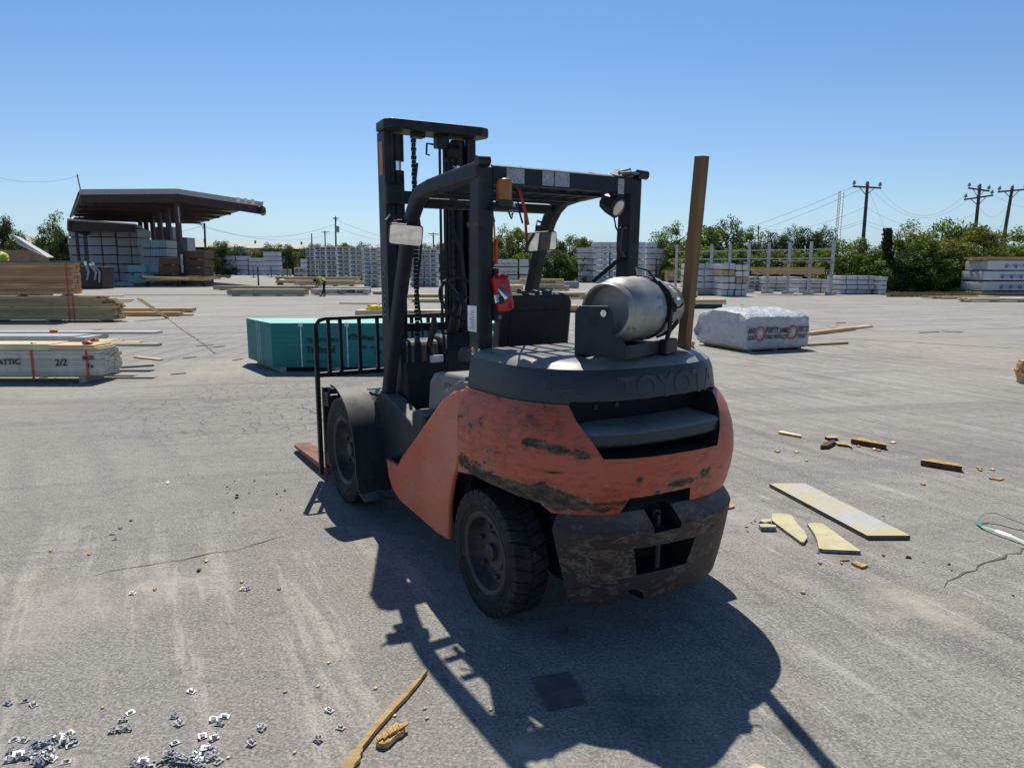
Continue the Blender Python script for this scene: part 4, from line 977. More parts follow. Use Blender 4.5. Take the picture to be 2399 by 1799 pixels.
# --- left nearest: cream trim packs
def lam_pack(label, x0, x1, yb, yt, D, mat, nl, straps, zb=0., base=.1):
    return px_bundle(label, x0, x1, yb, yt, nl, 4, mat, D=D, zb=zb, straps=straps, jit=.006, base=base, name='trim_bundle', cat='lumber bundle')
n0 = ground_at(0, 897); xn = at(238, 897, n0.y).x
hN = at(0, 822, n0.y).z
nb = bundle('nearest cream trim bundle at left with spray-painted letters and red straps', (xn-4.4, n0.y, 0), 4.4, .55, hN, 14, 4, cream_lam, base=.12, jit=.012, straps=(at(75, 860, n0.y).x-xn+4.4, at(203, 860, n0.y).x-xn+4.4), board='trim_board')
def spray(s_, px_, py_, size, Y, mat=black_ink, bold=.002, sx=1.0, dy=-.022, lab=None, rz=0):
    q = at(px_, py_, Y)
    return lettering(s_, size, (q.x, Y+dy, q.z), (math.cos(rz), math.sin(rz), .03), (0, 0, 1), mat, None, 'spray_lettering', bold, sx=sx)
def onto(ob, root):
    bpy.context.view_layer.update(); ob.parent = root; ob.matrix_parent_inverse = root.matrix_world.inverted()
for t_, x_, y_, s_ in (('LATTIC', -12, 855, .125), ('2/2', 131, 857, .15), ('8x20', 195, 843, .09), ('1x', 206, 862, .10)):
    onto(spray(t_, x_, y_, s_, n0.y), nb)
z1 = hN+.002
px_y = n0.y
tag(MB().box(xn-4.4, at(114, 812, n0.y).x, n0.y+.02, n0.y+.52, z1, z1+.10).build('trim_stack', pale_wood), 'pale boards lying on the left part of the nearest cream bundle', 'boards')
for i in range(3):
    tag(MB().box(at(113, 820, n0.y).x, at(232-6*i, 820, n0.y).x, n0.y+.0, n0.y+.5, z1+.03*i, z1+.03*i+.026).build('loose_board', pine if i != 1 else pale_wood), 'yellowish board on the right end of the nearest cream bundle, '+['lowest', 'middle', 'topmost'][i]+' of three', 'board')
n1 = ground_at(0, 868); 
mk = lambda x, Y: at(x, 800, Y).x
def slab(label, x0, x1, yt, yb, Y, D, mat, name='trim_bundle', cat='boards', n=None):
    A_ = at(x0, yt, Y); B_ = at(x1, yt, Y); zb = at(x0, yb, Y).z
    n = n or max(1, round((A_.z-zb)/.05)); root = empty(name, (A_.x, Y, max(0, zb)), 0, label, cat); zb = max(0, zb)
    for i in range(n): link('board', shared_box('board', B_.x-A_.x, D, (A_.z-zb)/n*.93, mat), root, (rnd.uniform(-.03, .03), rnd.uniform(-.01, .01), (A_.z-zb)/n*i))
    return root
slab('blue-white boards stacked behind the nearest cream bundle', -60, 196, 790, 868, n0.y+1.0, .7, white_lam, n=8)
slab('thin white boards on the second row behind the nearest cream bundle', -60, 172, 787, 792, n0.y+1.05, .5, white_lam)
slab('longest white board reaching right across the stacks at left', -60, 363, 777, 783, n0.y+1.6, .25, white_lam, n=1)
slab('cream board stack under the longest white board', -60, 163, 783, 850, n0.y+1.7, .5, grey_wood, n=6)
slab('pale short boards tied with a red ribbon beside the cream bundle', 190, 240, 800, 812, n0.y+.95, .5, pale_wood)
slab('narrow pale stack supporting the protruding boards beside the cream bundle', 196, 262, 819, 866, n0.y+.95, .25, pale_wood, n=6)
slab('grey-brown board sticking out right of the cream bundle', 238, 371, 805, 812, n0.y+.75, .16, grey_wood, n=1)
slab('yellow board jutting out above the grey-brown board', 230, 324, 801, 805, n0.y+1.0, .16, pine, n=1)
slab('shorter yellow board jutting out furthest back beside the cream bundle', 238, 285, 797, 801, n0.y+1.25, .14, pine, n=1)
for i, (x, y) in enumerate(((77, 811), (205, 806), (222, 800), (125, 780))):
    p_ = at(x, y, n0.y+(.1 if i < 2 else 1.0)); o = lump('strap_knot', red_strap, p_, .07, .05, .05, i, 6, .6)
    tag(o, 'red strap knot, '+['on the left part of the cream bundle', 'on the yellowish boards of the cream bundle', 'on the pale short boards', 'on the blue-white boards'][i], 'strap')
board_px('green-black flat scrap lying right of the cream bundle', (285, 862), (360, 857), .12, .02, faded_ink)
board_px('pale splintered slat on the ground right of the left stacks', (318, 838), (378, 845), .09, .03, pale_wood)
for i, (x, y, w_) in enumerate(((430, 840, 30), (400, 878, 36), (545, 845, 22), (215, 775, 26), (140, 902, 20), (460, 812, 40), (500, 815, 26))):
    board_px('thin dark splinter on the asphalt, '+['left of the teal stack foot', 'nearest, below the teal stack', 'touching the teal stack shadow', 'behind the longest white board', 'left, below the cream bundle', 'left of the teal stack top', 'just left of the teal stack'][i], (x, y), (x+w_, y-3), .03, .012, brown_ply, name='splinter', group='dark splinters lying on the asphalt at left', cat='splinter')

# --- teal panel stack
tA = ground_at(640, 872); tB = ground_at(583, 850)
u1 = (tB-tA); Lsh = u1.length; u1.normalize()
e1 = Vector((1, -.002, 0)).normalized()
TH = at(640, 757, tA.y).z
root = empty('panel_stack', tA, 0, 'block of teal-edged structural panels with pale top, standing behind the fork backrest', 'panel stack')
def W3(a_, b_, z): return e1*a_ + u1*b_ + Vector((0, 0, z))
LX = 4.88*.86; 
nlay = 9; zb = .09
for i in range(nlay):
    z0 = zb+(TH-zb)*i/nlay; z1_ = zb+(TH-zb)*(i+.985)/nlay
    for h2 in (0, 1):
        a0, a1 = h2*LX/2, (h2+1)*LX/2-.006
        vs = [W3(a_, b_, z) for z in (z0, z1_) for a_, b_ in ((a0, 0), (a1, 0), (a1, Lsh), (a0, Lsh))]
        mb = MB(); mb.add(vs, [(0, 1, 5, 4), (1, 2, 6, 5), (2, 3, 7, 6), (3, 0, 4, 7), (3, 2, 1, 0)]); mb.cur = 1; mb.add(vs, [(4, 5, 6, 7)])
        mb.build('panel_layer', [teal_edge, teal_top], root)
for i in range(5):
    a_ = .15+i*.95; mb = MB(); vs = [W3(x_, y_, z_) for z_ in (0, zb) for x_, y_ in ((a_, .03), (a_+.09, .03), (a_+.09, Lsh-.03), (a_, Lsh-.03))]
    mb.add(vs, [(3, 2, 1, 0), (4, 5, 6, 7), (0, 1, 5, 4), (1, 2, 6, 5), (2, 3, 7, 6), (3, 0, 4, 7)]); mb.build('bearer', grey_wood, root)
for px_ in (706, 814):
    q = at(px_, 800, tA.y).x-tA.x
    MB().box(q-.008, q+.008, -.010, -.006, zb, TH+.004).build('strap', white_ink, root); MB().box(q-.035, q-.012, -.012, -.006, TH-.06, TH+.006).box(q+.012, q+.035, -.012, -.006, TH-.06, TH+.006).build('corner_guard', white_ink, root)
for f_ in (.42, .49, .56):
    a_ = u1*(Lsh*f_) ; nrm = Vector((u1.y, -u1.x, 0)); nrm = nrm if nrm.x < 0 else -nrm
    b0 = a_+nrm*.006; b1 = b0+u1*.016
    mb = MB(); mb.add([b0+Vector((0, 0, zb)), b1+Vector((0, 0, zb)), b1+Vector((0, 0, TH)), b0+Vector((0, 0, TH))], [(0, 1, 2, 3)]); mb.build('strap', white_ink, root)
def tealtext(t_, px_, py_, size, bold=.003, sx=1.0, mat=faded_ink):
    q = at(px_, py_, tA.y); return lettering(t_, size, (q.x-tA.x, -.012, q.z), (1, 0, 0), (0, 0, 1), mat, root, 'lettering', bold, sx=sx)
tealtext('TRANSFORMER II', 720, 801, .085, .002, .82); tealtext('Trubord', 718, 826, .155, .008, .93); tealtext('MADE IN USA', 718, 850, .075, .001, 1.05, simple('faint_brown_ink', (.05, .07, .06), .6))
tealtext('West Fraser', 845, 797, .115, .005, .9); tealtext('OSB   60', 838, 817, .075, .002, 1.1); tealtext('7/16', 878, 828, .07, .002)
q = at(828, 795, tA.y); mb = MB(); X0, Z0 = q.x-tA.x, q.z
mb.prism([(X0-.085, Z0-.01), (X0-.085, Z0+.05), (X0, Z0+.11), (X0+.085, Z0+.05), (X0+.085, Z0-.01), (X0+.05, Z0-.01), (X0+.05, Z0+.03), (X0, Z0+.055), (X0-.05, Z0+.03), (X0-.05, Z0-.01)], -.0125, -.0115)
mb.prism([(X0-.035, Z0-.01), (X0, Z0+.04), (X0+.035, Z0-.01)], -.0125, -.0115)
mb.build('house_logo', faded_ink, root)

# --- wrapped packs
def pack_mesh(L, D, H, mat, seed, skirt=.07):
    r = random.Random(seed); mb = MB(); nx, nz, ny = max(3, int(L/.5)), 3, 3
    bm = bmesh.new(); bmesh.ops.create_cube(bm, size=1)
    bmesh.ops.subdivide_edges(bm, edges=bm.edges[:], cuts=4, use_grid_fill=True)
    off = Vector((r.uniform(0, 90), r.uniform(0, 90), 0))
    for v in bm.verts:
        c = Vector((v.co.x*L, v.co.y*D, v.co.z*(H-skirt)))
        e = sum(abs(abs(v.co[i])-.5) < .01 for i in range(3))
        k = .004+.012*min(1, H)
        c += Vector([noise.noise(c*1.7+off+Vector((i*13., 0, 0)))*k*1.4 for i in range(3)])
        if e >= 2: c *= (1-.012)
        v.co = c+Vector((L/2, D/2, skirt+(H-skirt)/2))
    me = bpy.data.meshes.new('wrapped_pack'); bm.to_mesh(me); bm.free(); me.materials.append(mat)
    smooth_by(me, 50)
    return me
PM = {}
def pack(label, p, L, D, H, mat, seed=0, yaw=0, group=None, straps=0, name='wrapped_pack'):
    root = empty(name, p, yaw, label, 'wrapped pack', group); sk = min(.11, H*.12)
    k = (round(L, 2), round(D, 2), round(H, 2), mat.name, seed % 3)
    if k not in PM: PM[k] = pack_mesh(k[0], k[1], k[2], mat, seed, sk)
    link('wrapper', PM[k], root)
    for i in range(2): link('bearer', shared_box('bearer', .10, D*.9, sk+.02, brown_ply), root, (L*(.12+.68*i), D*.05, 0))
    for i in range(straps):
        x = L*(i+.5)/straps; link('strap', MB().box(x, x+.03, -.02, -.012, sk, H+.004).box(x, x+.03, -.012, D, H+.002, H+.008).mesh('strap', black_ink), root)
    return root
def column(stack, col, x0, x1, yb, yt, n, mat, D=2.2, straps=0, heights=None, dY=0., mats=None, yaw=0, tops=None):
    a_ = ground_at(x0, yb); Y = a_.y+dY; A_ = at(x0, yb, Y); B_ = at(x1, yb, Y); T = at(x0, yt, Y).z
    h = T/n
    for i in range(n):
        m_ = mats[i] if mats else mat
        pos = 'lone' if n == 1 else 'bottom' if i == 0 else 'topmost' if i == n-1 else ordn(i+1)+' up'
        desc = {'white_wrap': 'white', 'shade_grey_wrap': 'shade-toned white', 'lavender_white_wrap': 'pale', 'printed_wrap': 'printed', 'green_banded_wrap': 'green-marked', 'row_printed_wrap': 'text-printed', 'kraft_wrap': 'brown', 'blue_white_stripes': 'blue-striped', 'end_grain_grid': 'brown end-grain', 'teal_edge_paint': 'teal'}.get(m_.name, 'wrapped')
        c_ = (', '+col.replace(' from left', '')) if col else ''
        pack(f'{desc} pack, {pos}{c_}, {stack}', (A_.x+rnd.uniform(-.02, .025)*(B_.x-A_.x), Y+rnd.uniform(0, .25), i*h), (B_.x-A_.x)*rnd.choice((.93, .96, .98)), D, h*.985, m_, i, yaw+rnd.uniform(-.012, .012), straps=straps)

S_ = 'pale pile left of worker'
for nm, x0, x1, yb, yt, n in (('first front column', 527, 554, 645, 599, 4), ('second front column', 555, 583, 645, 600, 4), ('third front column', 584, 617, 645, 604, 4), ('fourth front column', 618, 657, 646, 590, 5)):
    column(S_, nm, x0, x1, yb, yt, n, w_pale)
column(S_, 'raised left rear column', 544, 573, 643.5, 578, 6, w_pale, dY=4); column(S_, 'raised middle rear column', 574, 600, 643.5, 583, 6, w_pale, dY=4); column(S_, 'raised right rear column', 600, 626, 643.5, 584, 6, w_pale, dY=4)
S_ = 'printed stack behind worker'
for nm, x0, x1, yb, yt, n, m_ in (('first column from left', 718, 739, 651, 580, 7, w_print), ('second column from left', 740, 765, 652, 578, 7, w_print), ('third column from left', 766, 790, 653, 578, 7, w_print), ('fourth column from left', 792, 821, 656, 579, 8, w_print), ('fifth column from left', 822, 851, 660, 579, 8, w_print), ('sixth column', 853, 889, 673, 581, 9, w_print)):
    column(S_, nm, x0, x1, yb, yt, n, m_, D=3)
column('small group left of printed stack', 'left column', 689, 712, 651, 626, 2, w_print2); column('small group left of printed stack', 'right column', 705, 722, 648, 607, 4, w_white)
S_ = 'stack seen through mast'
column(S_, 'left column', 961, 994, 672, 585, 8, w_print, D=3); column(S_, 'right column', 995, 1024, 672, 584, 8, w_print, D=3)
S_ = 'far stack right of mast hoses'
column(S_, 'left column', 1026, 1046, 655, 595, 7, w_print, D=3); column(S_, 'right column', 1048, 1066, 655, 595, 7, w_print, D=3)
column('stack left of seat back', '', 1157, 1216, 664, 607, 3, w_rows, D=3.5); 
column('stack left of seat back', 'narrow right column', 1217, 1240, 664, 607, 3, w_white, D=3.5)
column('small stack left of tall white stack', 'left column', 1322, 1338, 646, 617, 5, w_print2); column('small stack left of tall white stack', 'right column', 1339, 1356, 646, 616, 5, w_print2)
S_ = 'tall stack behind gas cylinder'
for nm, x0, x1, yb, yt, n, m_ in (('first column from left', 1354, 1389, 662, 580, 6, w_white), ('second column from left', 1390, 1428, 663, 567, 7, w_white), ('third column from left', 1429, 1466, 663, 567, 7, w_white), ('fourth column from left', 1467, 1512, 663, 567, 7, w_white), ('fifth column from left', 1513, 1537, 661, 568, 7, w_white), ('sixth column from left', 1538, 1559, 661, 583, 6, w_white)):
    column(S_, nm, x0, x1, yb, yt, n, m_, D=3.2, straps=1 if x0 in (1390, 1429) else 0)
column('before the tall white stack', 'left end', 1322, 1358, 676, 660, 1, w_shade_grey); 
S_ = 'low stack left of steel rack'
for nm, x0, x1, yb, yt, n, D_ in (('front column', 1612, 1690, 692, 617, 5, 2.2), ('middle column', 1691, 1723, 695, 617, 5, 2.0), ('right end column', 1724, 1753, 695, 620, 5, 2.0)):
    column(S_, nm, x0, x1, yb, yt, n, w_white, D=D_, straps=1, mats=[w_white, w_white, w_white if 'right' not in nm else w_kraft, w_kraft if 'mid' in nm else w_white, w_white][:n])
column('leftmost stack behind the rack', '', 1754, 1783, 682, 648, 4, w_print2); column('second stack behind the rack', '', 1788, 1850, 683, 649, 4, w_white, straps=1)
column('green end of the second stack behind the rack', '', 1851, 1882, 683, 649, 4, w_print2); column('third stack behind the rack', '', 1873, 1946, 684.5, 655, 3, w_white, dY=-2, straps=2); column('green-marked stack at the right rack end', '', 1947, 1966, 684, 656, 3, w_print2)
column('stack right of the rack', 'wide left part', 1970, 2050, 690, 646, 4, w_white, straps=3); column('stack right of the rack', 'green middle part', 2051, 2062, 690, 647, 4, wrap('green_end_wrap', (.25, .36, .30))); column('stack right of the rack', 'right end part', 2063, 2078, 691, 648, 4, w_white)
# blue-logo stack at the right edge
S_ = 'stack at right edge'
aR = ground_at(2299, 692); hR = at(2299, 611, aR.y).z/3.35
for i in range(4):
    hh = hR if i else hR*.35
    z0 = 0 if i == 0 else hR*.35+(i-1)*hR
    off = (-.05, 0, .0, .2)[i]
    pk = pack(f'white pack with blue round logos, {["bottom", "second from the bottom", "third from the bottom", "topmost"][i]} in the {S_}', (aR.x+off, aR.y, z0), 5.5, 2.4, hh*.985, w_white if i else w_kraft, i, straps=0)
    if i:
        for k in range(8):
            x_ = 1.25+k*.62; zc = hh*.52
            lg = MB().tube([(x_+.10*math.cos(a*math.pi/7), -.03, zc+.11*math.sin(a*math.pi/7)) for a in range(15)], .022, 5, False).beam((x_, -.03, zc), (x_+.03, -.03, zc-.17), .05, .01)
            link('round_logo', lg.mesh('round_logo', blue_ink), pk)
            ln = MB()
            for t_ in range(3): ln.box(x_+.2, x_+.46, -.03, -.026, zc-.10+t_*.08, zc-.10+t_*.08+.035)
            link('print_line', ln.mesh('print_line', simple('pale_blue_ink', (.28, .36, .48), .6) if 'pale_blue_ink' not in MATS else MATS['pale_blue_ink']), pk)
zt_ = at(2299, 609, aR.y).z
bundle('dark red-brown boards on top of the blue-logo stack at the right edge', (at(2309, 609, aR.y).x, aR.y+.1, zt_-.02), 5.3, 2.0, .22, 2, 6, orange_wood, base=0, jit=.15, bearer=False)
px_bundle('pale lumber lying in front of the blue-logo stack at the right edge', 2262, 2420, 708, 699, 2, 3, pale_wood, D=.8, base=.06, jit=.25)
px_bundle('weathered boards lying left of the blue-logo stack', 2197, 2330, 701, 695, 1, 4, orange_wood, D=.9, base=.05, jit=.6)
px_bundle('brown boards sticking in at the right picture edge, low stack', 2397, 2470, 900, 846, 6, 3, orange_wood, D=.2, base=.08, jit=.03)

# --- crinkled white wrapped pile with the red emblem
c0 = ground_at(1746, 826); cL = ground_at(1644, 808); cR = ground_at(1890, 818)
ul = (cL-c0); ll = ul.length; ul.normalize(); ur = (cR-c0); lr = ur.length; ur.normalize()
ang = math.acos(max(-1, min(1, ul.dot(ur)))); HT = at(1746, 742, c0.y).z
FJ = empty('wrapped_pile', c0, 0, 'crumpled white-wrapped lumber pile with two red H emblems, alone right of the forklift', 'wrapped pile')
dl = 1.25; ul2 = Vector((-ur.y, ur.x, 0)); ul2 = (ul*.75+ul2*.25).normalized(); ll2 = ll*1.08
bm = bmesh.new(); NX, NY, NZ = 44, 22, 14; grid = {}
def fj(u, v, w_):
    p = ur*(u*lr)+ul2*(v*ll2); z = .09+w_*(HT-.09)
    z += (.13*math.sin(v*math.pi)*w_ if w_ > .5 else 0)+(.03*noise.noise(Vector((u*4, v*4, 3))) if w_ > .9 else 0)
    n_ = noise.noise_vector(Vector((u*7, v*5, w_*3.2)))*.028+noise.noise_vector(Vector((u*17, v*13, w_*7)))*.014+noise.noise_vector(Vector((u*2, v*2, w_)))*.03
    e = min(u, 1-u)*lr; f_ = min(v, 1-v)*ll2; rd = .10
    q = p+Vector((0, 0, z))
    if w_ > .9: q.z -= max(0, (rd-e))*.35+max(0, (rd-f_))*.35
    cen = ur*(lr/2)+ul2*(ll2/2); sag = (.05*math.sin(w_*math.pi)) ; out = (Vector((q.x, q.y, 0))-cen)
    if w_ < .95: q += out.normalized()*sag*.5
    return q+n_
def patch(fn, a, b):
    vs = [[bm.verts.new(fn(i/a, j/b)) for i in range(a+1)] for j in range(b+1)]
    for j in range(b):
        for i in range(a): bm.faces.new((vs[j][i], vs[j][i+1], vs[j+1][i+1], vs[j+1][i]))
patch(lambda a, b: fj(a, b, 1), NX, NY); patch(lambda a, b: fj(a, 0, b), NX, NZ); patch(lambda a, b: fj(a, 1, b), NX, NZ); patch(lambda a, b: fj(0, a, b), NY, NZ); patch(lambda a, b: fj(1, a, b), NY, NZ)
bmesh.ops.remove_doubles(bm, verts=bm.verts, dist=.002); bmesh.ops.recalc_face_normals(bm, faces=bm.faces)
me = bpy.data.meshes.new('wrapper'); bm.to_mesh(me); bm.free(); me.materials.append(crinkle); smooth_by(me, 38); link('wrapper', me, FJ)
for i in range(3):
    a0 = .08+.4*i; mb = MB(); vs = [ur*(x_*lr)+ul2*(y_*ll2)+Vector((0, 0, z_)) for z_ in (0, .10) for x_, y_ in ((a0, .03), (a0+.05, .03), (a0+.05, .97), (a0, .97))]
    mb.add(vs, [(3, 2, 1, 0), (4, 5, 6, 7), (0, 1, 5, 4), (1, 2, 6, 5), (2, 3, 7, 6), (3, 0, 4, 7)]); mb.build('bearer', brown_ply, FJ)
mb = MB(); vs = [ur*(x_*lr)+ul2*(y_*ll2)+Vector((0, 0, z_)) for z_ in (.05, .13) for x_, y_ in ((.01, .01), (.99, .01), (.99, .97), (.01, .97))]
mb.add(vs, [(3, 2, 1, 0), (4, 5, 6, 7), (0, 1, 5, 4), (1, 2, 6, 5), (2, 3, 7, 6), (3, 0, 4, 7)]); mb.build('bottom_boards', orange_wood, FJ)
def fjtext(t_, u, z, size, bold=.003, mat=black_ink, sx=1., u1=None):
    me = text_mesh(t_, size, .0, bold).copy()
    if u1: sx = (u1-u)*lr/max(v.co.x for v in me.vertices); me.materials.clear(); me.materials.append(mat)
    bm = bmesh.new(); bm.from_mesh(me); bmesh.ops.subdivide_edges(bm, edges=[e for e in bm.edges if e.calc_length() > .05], cuts=1)
    for v in bm.verts:
        uu = u+v.co.x*sx/lr; ww = (z+v.co.y-.09)/(HT-.09); q = fj(min(max(uu, 0), 1), 0, ww); nrm = Vector((ur.y, -ur.x, 0)); v.co = q+nrm*.034
    bm.to_mesh(me); bm.free(); link('lettering', me, FJ)
s0 = lr/144.0   # metres per source pixel along the right face
fjtext('ANT', .015, .40, .17, .005, u1=.115); fjtext('DOU', .02, .27, .12, .003, u1=.115)
fjtext('FORT ST. JAMES', .285, .41, .165, .005, u1=.625); fjtext('FOREST PRODUCTS', .285, .28, .11, .003, u1=.625)
fjtext('FORT ST.', .80, .41, .165, .005, u1=.985); fjtext('FOREST', .80, .28, .12, .003, u1=.96); fjtext('162', .84, .64, .09, .0, simple('faint_ink', (.28, .28, .30), .6))
for u_ in (.20, .715):
    me = MB().tube([(u_*lr+.135*math.cos(a*math.pi/14), .40+.135*math.sin(a*math.pi/14), 0) for a in range(29)], .016, 5, False)
    bmv = []
    for v in me.v:
        q = fj(v[0]/lr, 0, (v[1]-.09)/(HT-.09)); nrm = Vector((ur.y, -ur.x, 0)); bmv.append(q+nrm*(.030+v[2]*.3))
    me.v = [tuple(v) for v in bmv]; link('round_emblem', me.mesh('round_emblem', red_ink), FJ)
    fjtext('H', u_-.04, .335, .19, .006, red_ink, .8)
mb = MB(); fl0 = ul2*(ll2*.98); 
mb.add([fl0+Vector((0, 0, .60)), fl0+Vector((-.14, -.02, .35)), fl0+Vector((-.10, -.10, .22)), fl0+ur*.10+Vector((0, -.02, .25)), fl0+ur*.10+Vector((0, 0, .62))], [(0, 1, 2, 3, 4)])
mb.build('loose_flap', crinkle, FJ)

# loose boards near that pile and around the yard
B_ = board_px
B_('long pine board running right from behind the crumpled white pile', (1893, 783), (2036, 766), .22, .05, pine)
B_('second pine board beside the crumpled white pile, nearly parallel', (1893, 786), (2000, 773), .15, .09, orange_wood)
B_('narrow green-brown board in front of the crumpled white pile', (1888, 811), (1985, 806), .07, .05, treated)
rb = strip('red_ribbon', [(1915, 764), (1935, 762), (1950, 769), (1965, 760)], .05, red_ink, seed=9, jag=.04, kind=None); tag(rb, 'tangled red ribbon on the pine boards beside the crumpled pile', 'ribbon')
for i, (p, q) in enumerate((((1960, 757), (1981, 757)), ((2155, 780), (2200, 778)), ((2205, 777), (2256, 779)), ((1735, 714), (1742, 715)))):
    B_('thin dark wood sliver on the asphalt, '+['nearest the crumpled pile boards', 'red-brown left one of the pair at right', 'longer right one of the pair at right', 'small one behind the crumpled pile'][i], p, q, .06, .015, brown_ply, name='splinter', group='dark wood slivers on the open asphalt at right', cat='splinter')
a_ = ground_at(1590, 723); b_ = at(1692, 723, a_.y); zt3 = at(1590, 713, a_.y).z; zt4 = at(1590, 702, a_.y).z
tag(MB().box(a_.x, b_.x, a_.y, a_.y+.9, 0, zt3).build('sheet_stack', simple('dark_teal_panels', (.0, .07, .075), .6)), 'dark teal panel stack under the pine bundle, right of the wooden post', 'panels')
bundle('pine bundle lying on dark teal panels, right of the wooden post', (a_.x-.05, a_.y-.05, zt3+.003), at(1703, 715, a_.y).x-a_.x, .9, zt4-zt3, 2, 3, pine, base=0, jit=.04, bearer=False)
px_bundle('pinkish timber bundle behind the pine bundle, partly hidden by the post', 1560, 1635, 697, 683, 3, 4, pale_wood, D=.9, base=.05)
px_bundle('long low tan boards before the low white stack', 1560, 1700, 692, 680, 3, 3, grey_wood, D=1.2, base=.05)
px_bundle('tan boards at the foot of the low white stack', 1575, 1690, 686, 675, 2, 3, pale_wood, D=1.2, base=.05)
px_bundle('orange timber block lying behind the forklift post, low', 1548, 1626, 818, 800, 2, 3, orange_wood, D=.5, base=.03)
px_bundle('pale board lying flat left of the post behind the cylinder', 1405, 1560, 812, 806, 1, 2, pine, D=.4, base=.0, bearer=False)
px_bundle('brown weathered timber low behind the seat back', 1322, 1354, 732, 716, 3, 3, orange_wood, D=1.3, base=.06)
# yellow marked bundles
def marked(label, x0, x1, yb, yt, nl, text, tx, mat=pine, size=.16, D=.9, n=4, **k):
    o = px_bundle(label, x0, x1, yb, yt, nl, n, mat, D=D, base=.06, jit=.01, **k); Y = ground_at(x0, yb).y
    for t_, px_ in zip(text, tx): onto(spray(t_, px_, yb-(yb-yt)*.30, size, Y, bold=.004), o)
    return o
marked('yellowish bundle with black spray text lowest and right, behind the seat back', 1302, 1372, 701, 685, 3, ('CEDAR', '1/2'), (1318, 1345), size=.20)
marked('yellow bundle with green label behind the seat back', 1242, 1334, 682, 669, 2, ('408.20.83',), (1262,), size=.18)
Yb = ground_at(1242, 682).y
o = MB().box(at(1258, 680, Yb).x, at(1294, 680, Yb).x, Yb-.03, Yb-.026, at(1258, 681, Yb).z, at(1258, 676, Yb).z).build('green_label', green_ink)
tag(o, 'green label strip on the yellow bundle behind the seat back', 'label')
za = at(1242, 669, Yb).z
o = px_bundle('yellow bundle with black spray text, on top of the green-labelled bundle', 1217, 1321, 682, 653, 3, 4, pine, D=.9, base=0, zb=za+.01, jit=.01)
onto(spray('TTT BOARDS', 1265, 664, .20, Yb, bold=.004), o)
px_bundle('short yellow bundle end-on left of the green-labelled bundle', 1189, 1226, 685, 668, 4, 4, pine, D=1.5, base=.05)
px_bundle('weathered long bundle behind the yellow marked bundles', 1195, 1300, 668, 657, 2, 3, pale_wood, D=1.2, base=.1)
# bundles seen through the mast
marked('cream bundle with black spray text seen through the mast', 832, 1056, 744, 727, 3, ('MILCOX 10',), (958,), pale_wood, .17, D=.85)
yb_ = ground_at(832, 744).y; q = at(880, 727, yb_+.4)
tag(lump('tarp', yellow, (q.x, yb_+.45, at(832, 727, yb_).z+.005), .36, .25, .19, 5), 'bunched yellow tarp on the cream bundle left of the mast', 'tarp')
px_bundle('boards fanned out under the cream bundle through the mast', 940, 1052, 752, 747, 1, 3, pale_wood, D=.5, base=.02)
px_bundle('loose pine pile seen through the mast, upper', 962, 1055, 700, 690, 2, 3, orange_wood, D=1.4, base=.05, jit=.2)
px_bundle('loose pine pile seen through the mast, lower', 966, 1040, 709, 700, 2, 3, pale_wood, D=1.2, base=.04, jit=.25)
px_bundle('thin boards left of the mast behind the worker bundle', 873, 895, 690, 683, 2, 3, orange_wood, D=1.2, base=.04, jit=.1)
B_('long thin slat on open asphalt left of the mast', (795, 712), (895, 713), .06, .05, treated)
# worker area
px_bundle('low grey-green bundle left of the worker', 532, 710, 694, 678, 4, 5, grey_wood, D=1.2, straps=(1.7, 4.9), base=.06)
px_bundle('long thin grey-green beam bundle behind the low bundle', 500, 745, 680, 670, 2, 3, treated, D=1.0, base=.06, jit=.1)
marked('white-faced bundle with black spray text right of the worker', 728, 862, 691, 677, 3, ('ELCOMTEL', '1/4', '8x8'), (790, 818, 837), white_lam, .26, D=1.2)
px_bundle('flat pale boards on the ground behind the white-faced bundle', 745, 860, 680, 672, 1, 4, pale_wood, D=1.3, base=.15, jit=.2)
px_bundle('orange-end pine bundle behind the worker, left part', 646, 694, 668, 656, 2, 3, orange_wood, D=2.0, base=.2)
px_bundle('wide pine bundle directly behind the worker', 694, 829, 671, 657, 3, 4, pine, D=1.6, base=.10, jit=.15)
px_bundle('upper yellow pine bundle behind the worker', 676, 835, 664, 649, 3, 4, pine, D=1.4, base=.15, jit=.3)
px_bundle('dark timber bundle left of the rusty stakes', 644, 700, 656, 648, 2, 3, treated, D=1.4, base=.2)
px_bundle('yellow timber reaching toward the mast behind the worker', 800, 854, 667, 659, 2, 3, pine, D=1.4, base=.05)
px_bundle('small brown bundle under the shed edge', 480, 535, 652, 645, 2, 3, brown_ply, D=1.4, base=.15, jit=.2)
px_bundle('pale ground timber between the shed and the pale pile', 482, 520, 641, 636, 2, 3, white_lam, D=1.4, base=.15)
px_bundle('low tan wrapped timber beside the pale pile', 658, 680, 647, 630, 3, 3, grey_wood, D=1.4, base=.15)
px_bundle('long thin board on the ground left of the low grey-green bundle', 290, 532, 692, 690.5, 1, 1, grey_wood, D=.2, base=0, bearer=False)
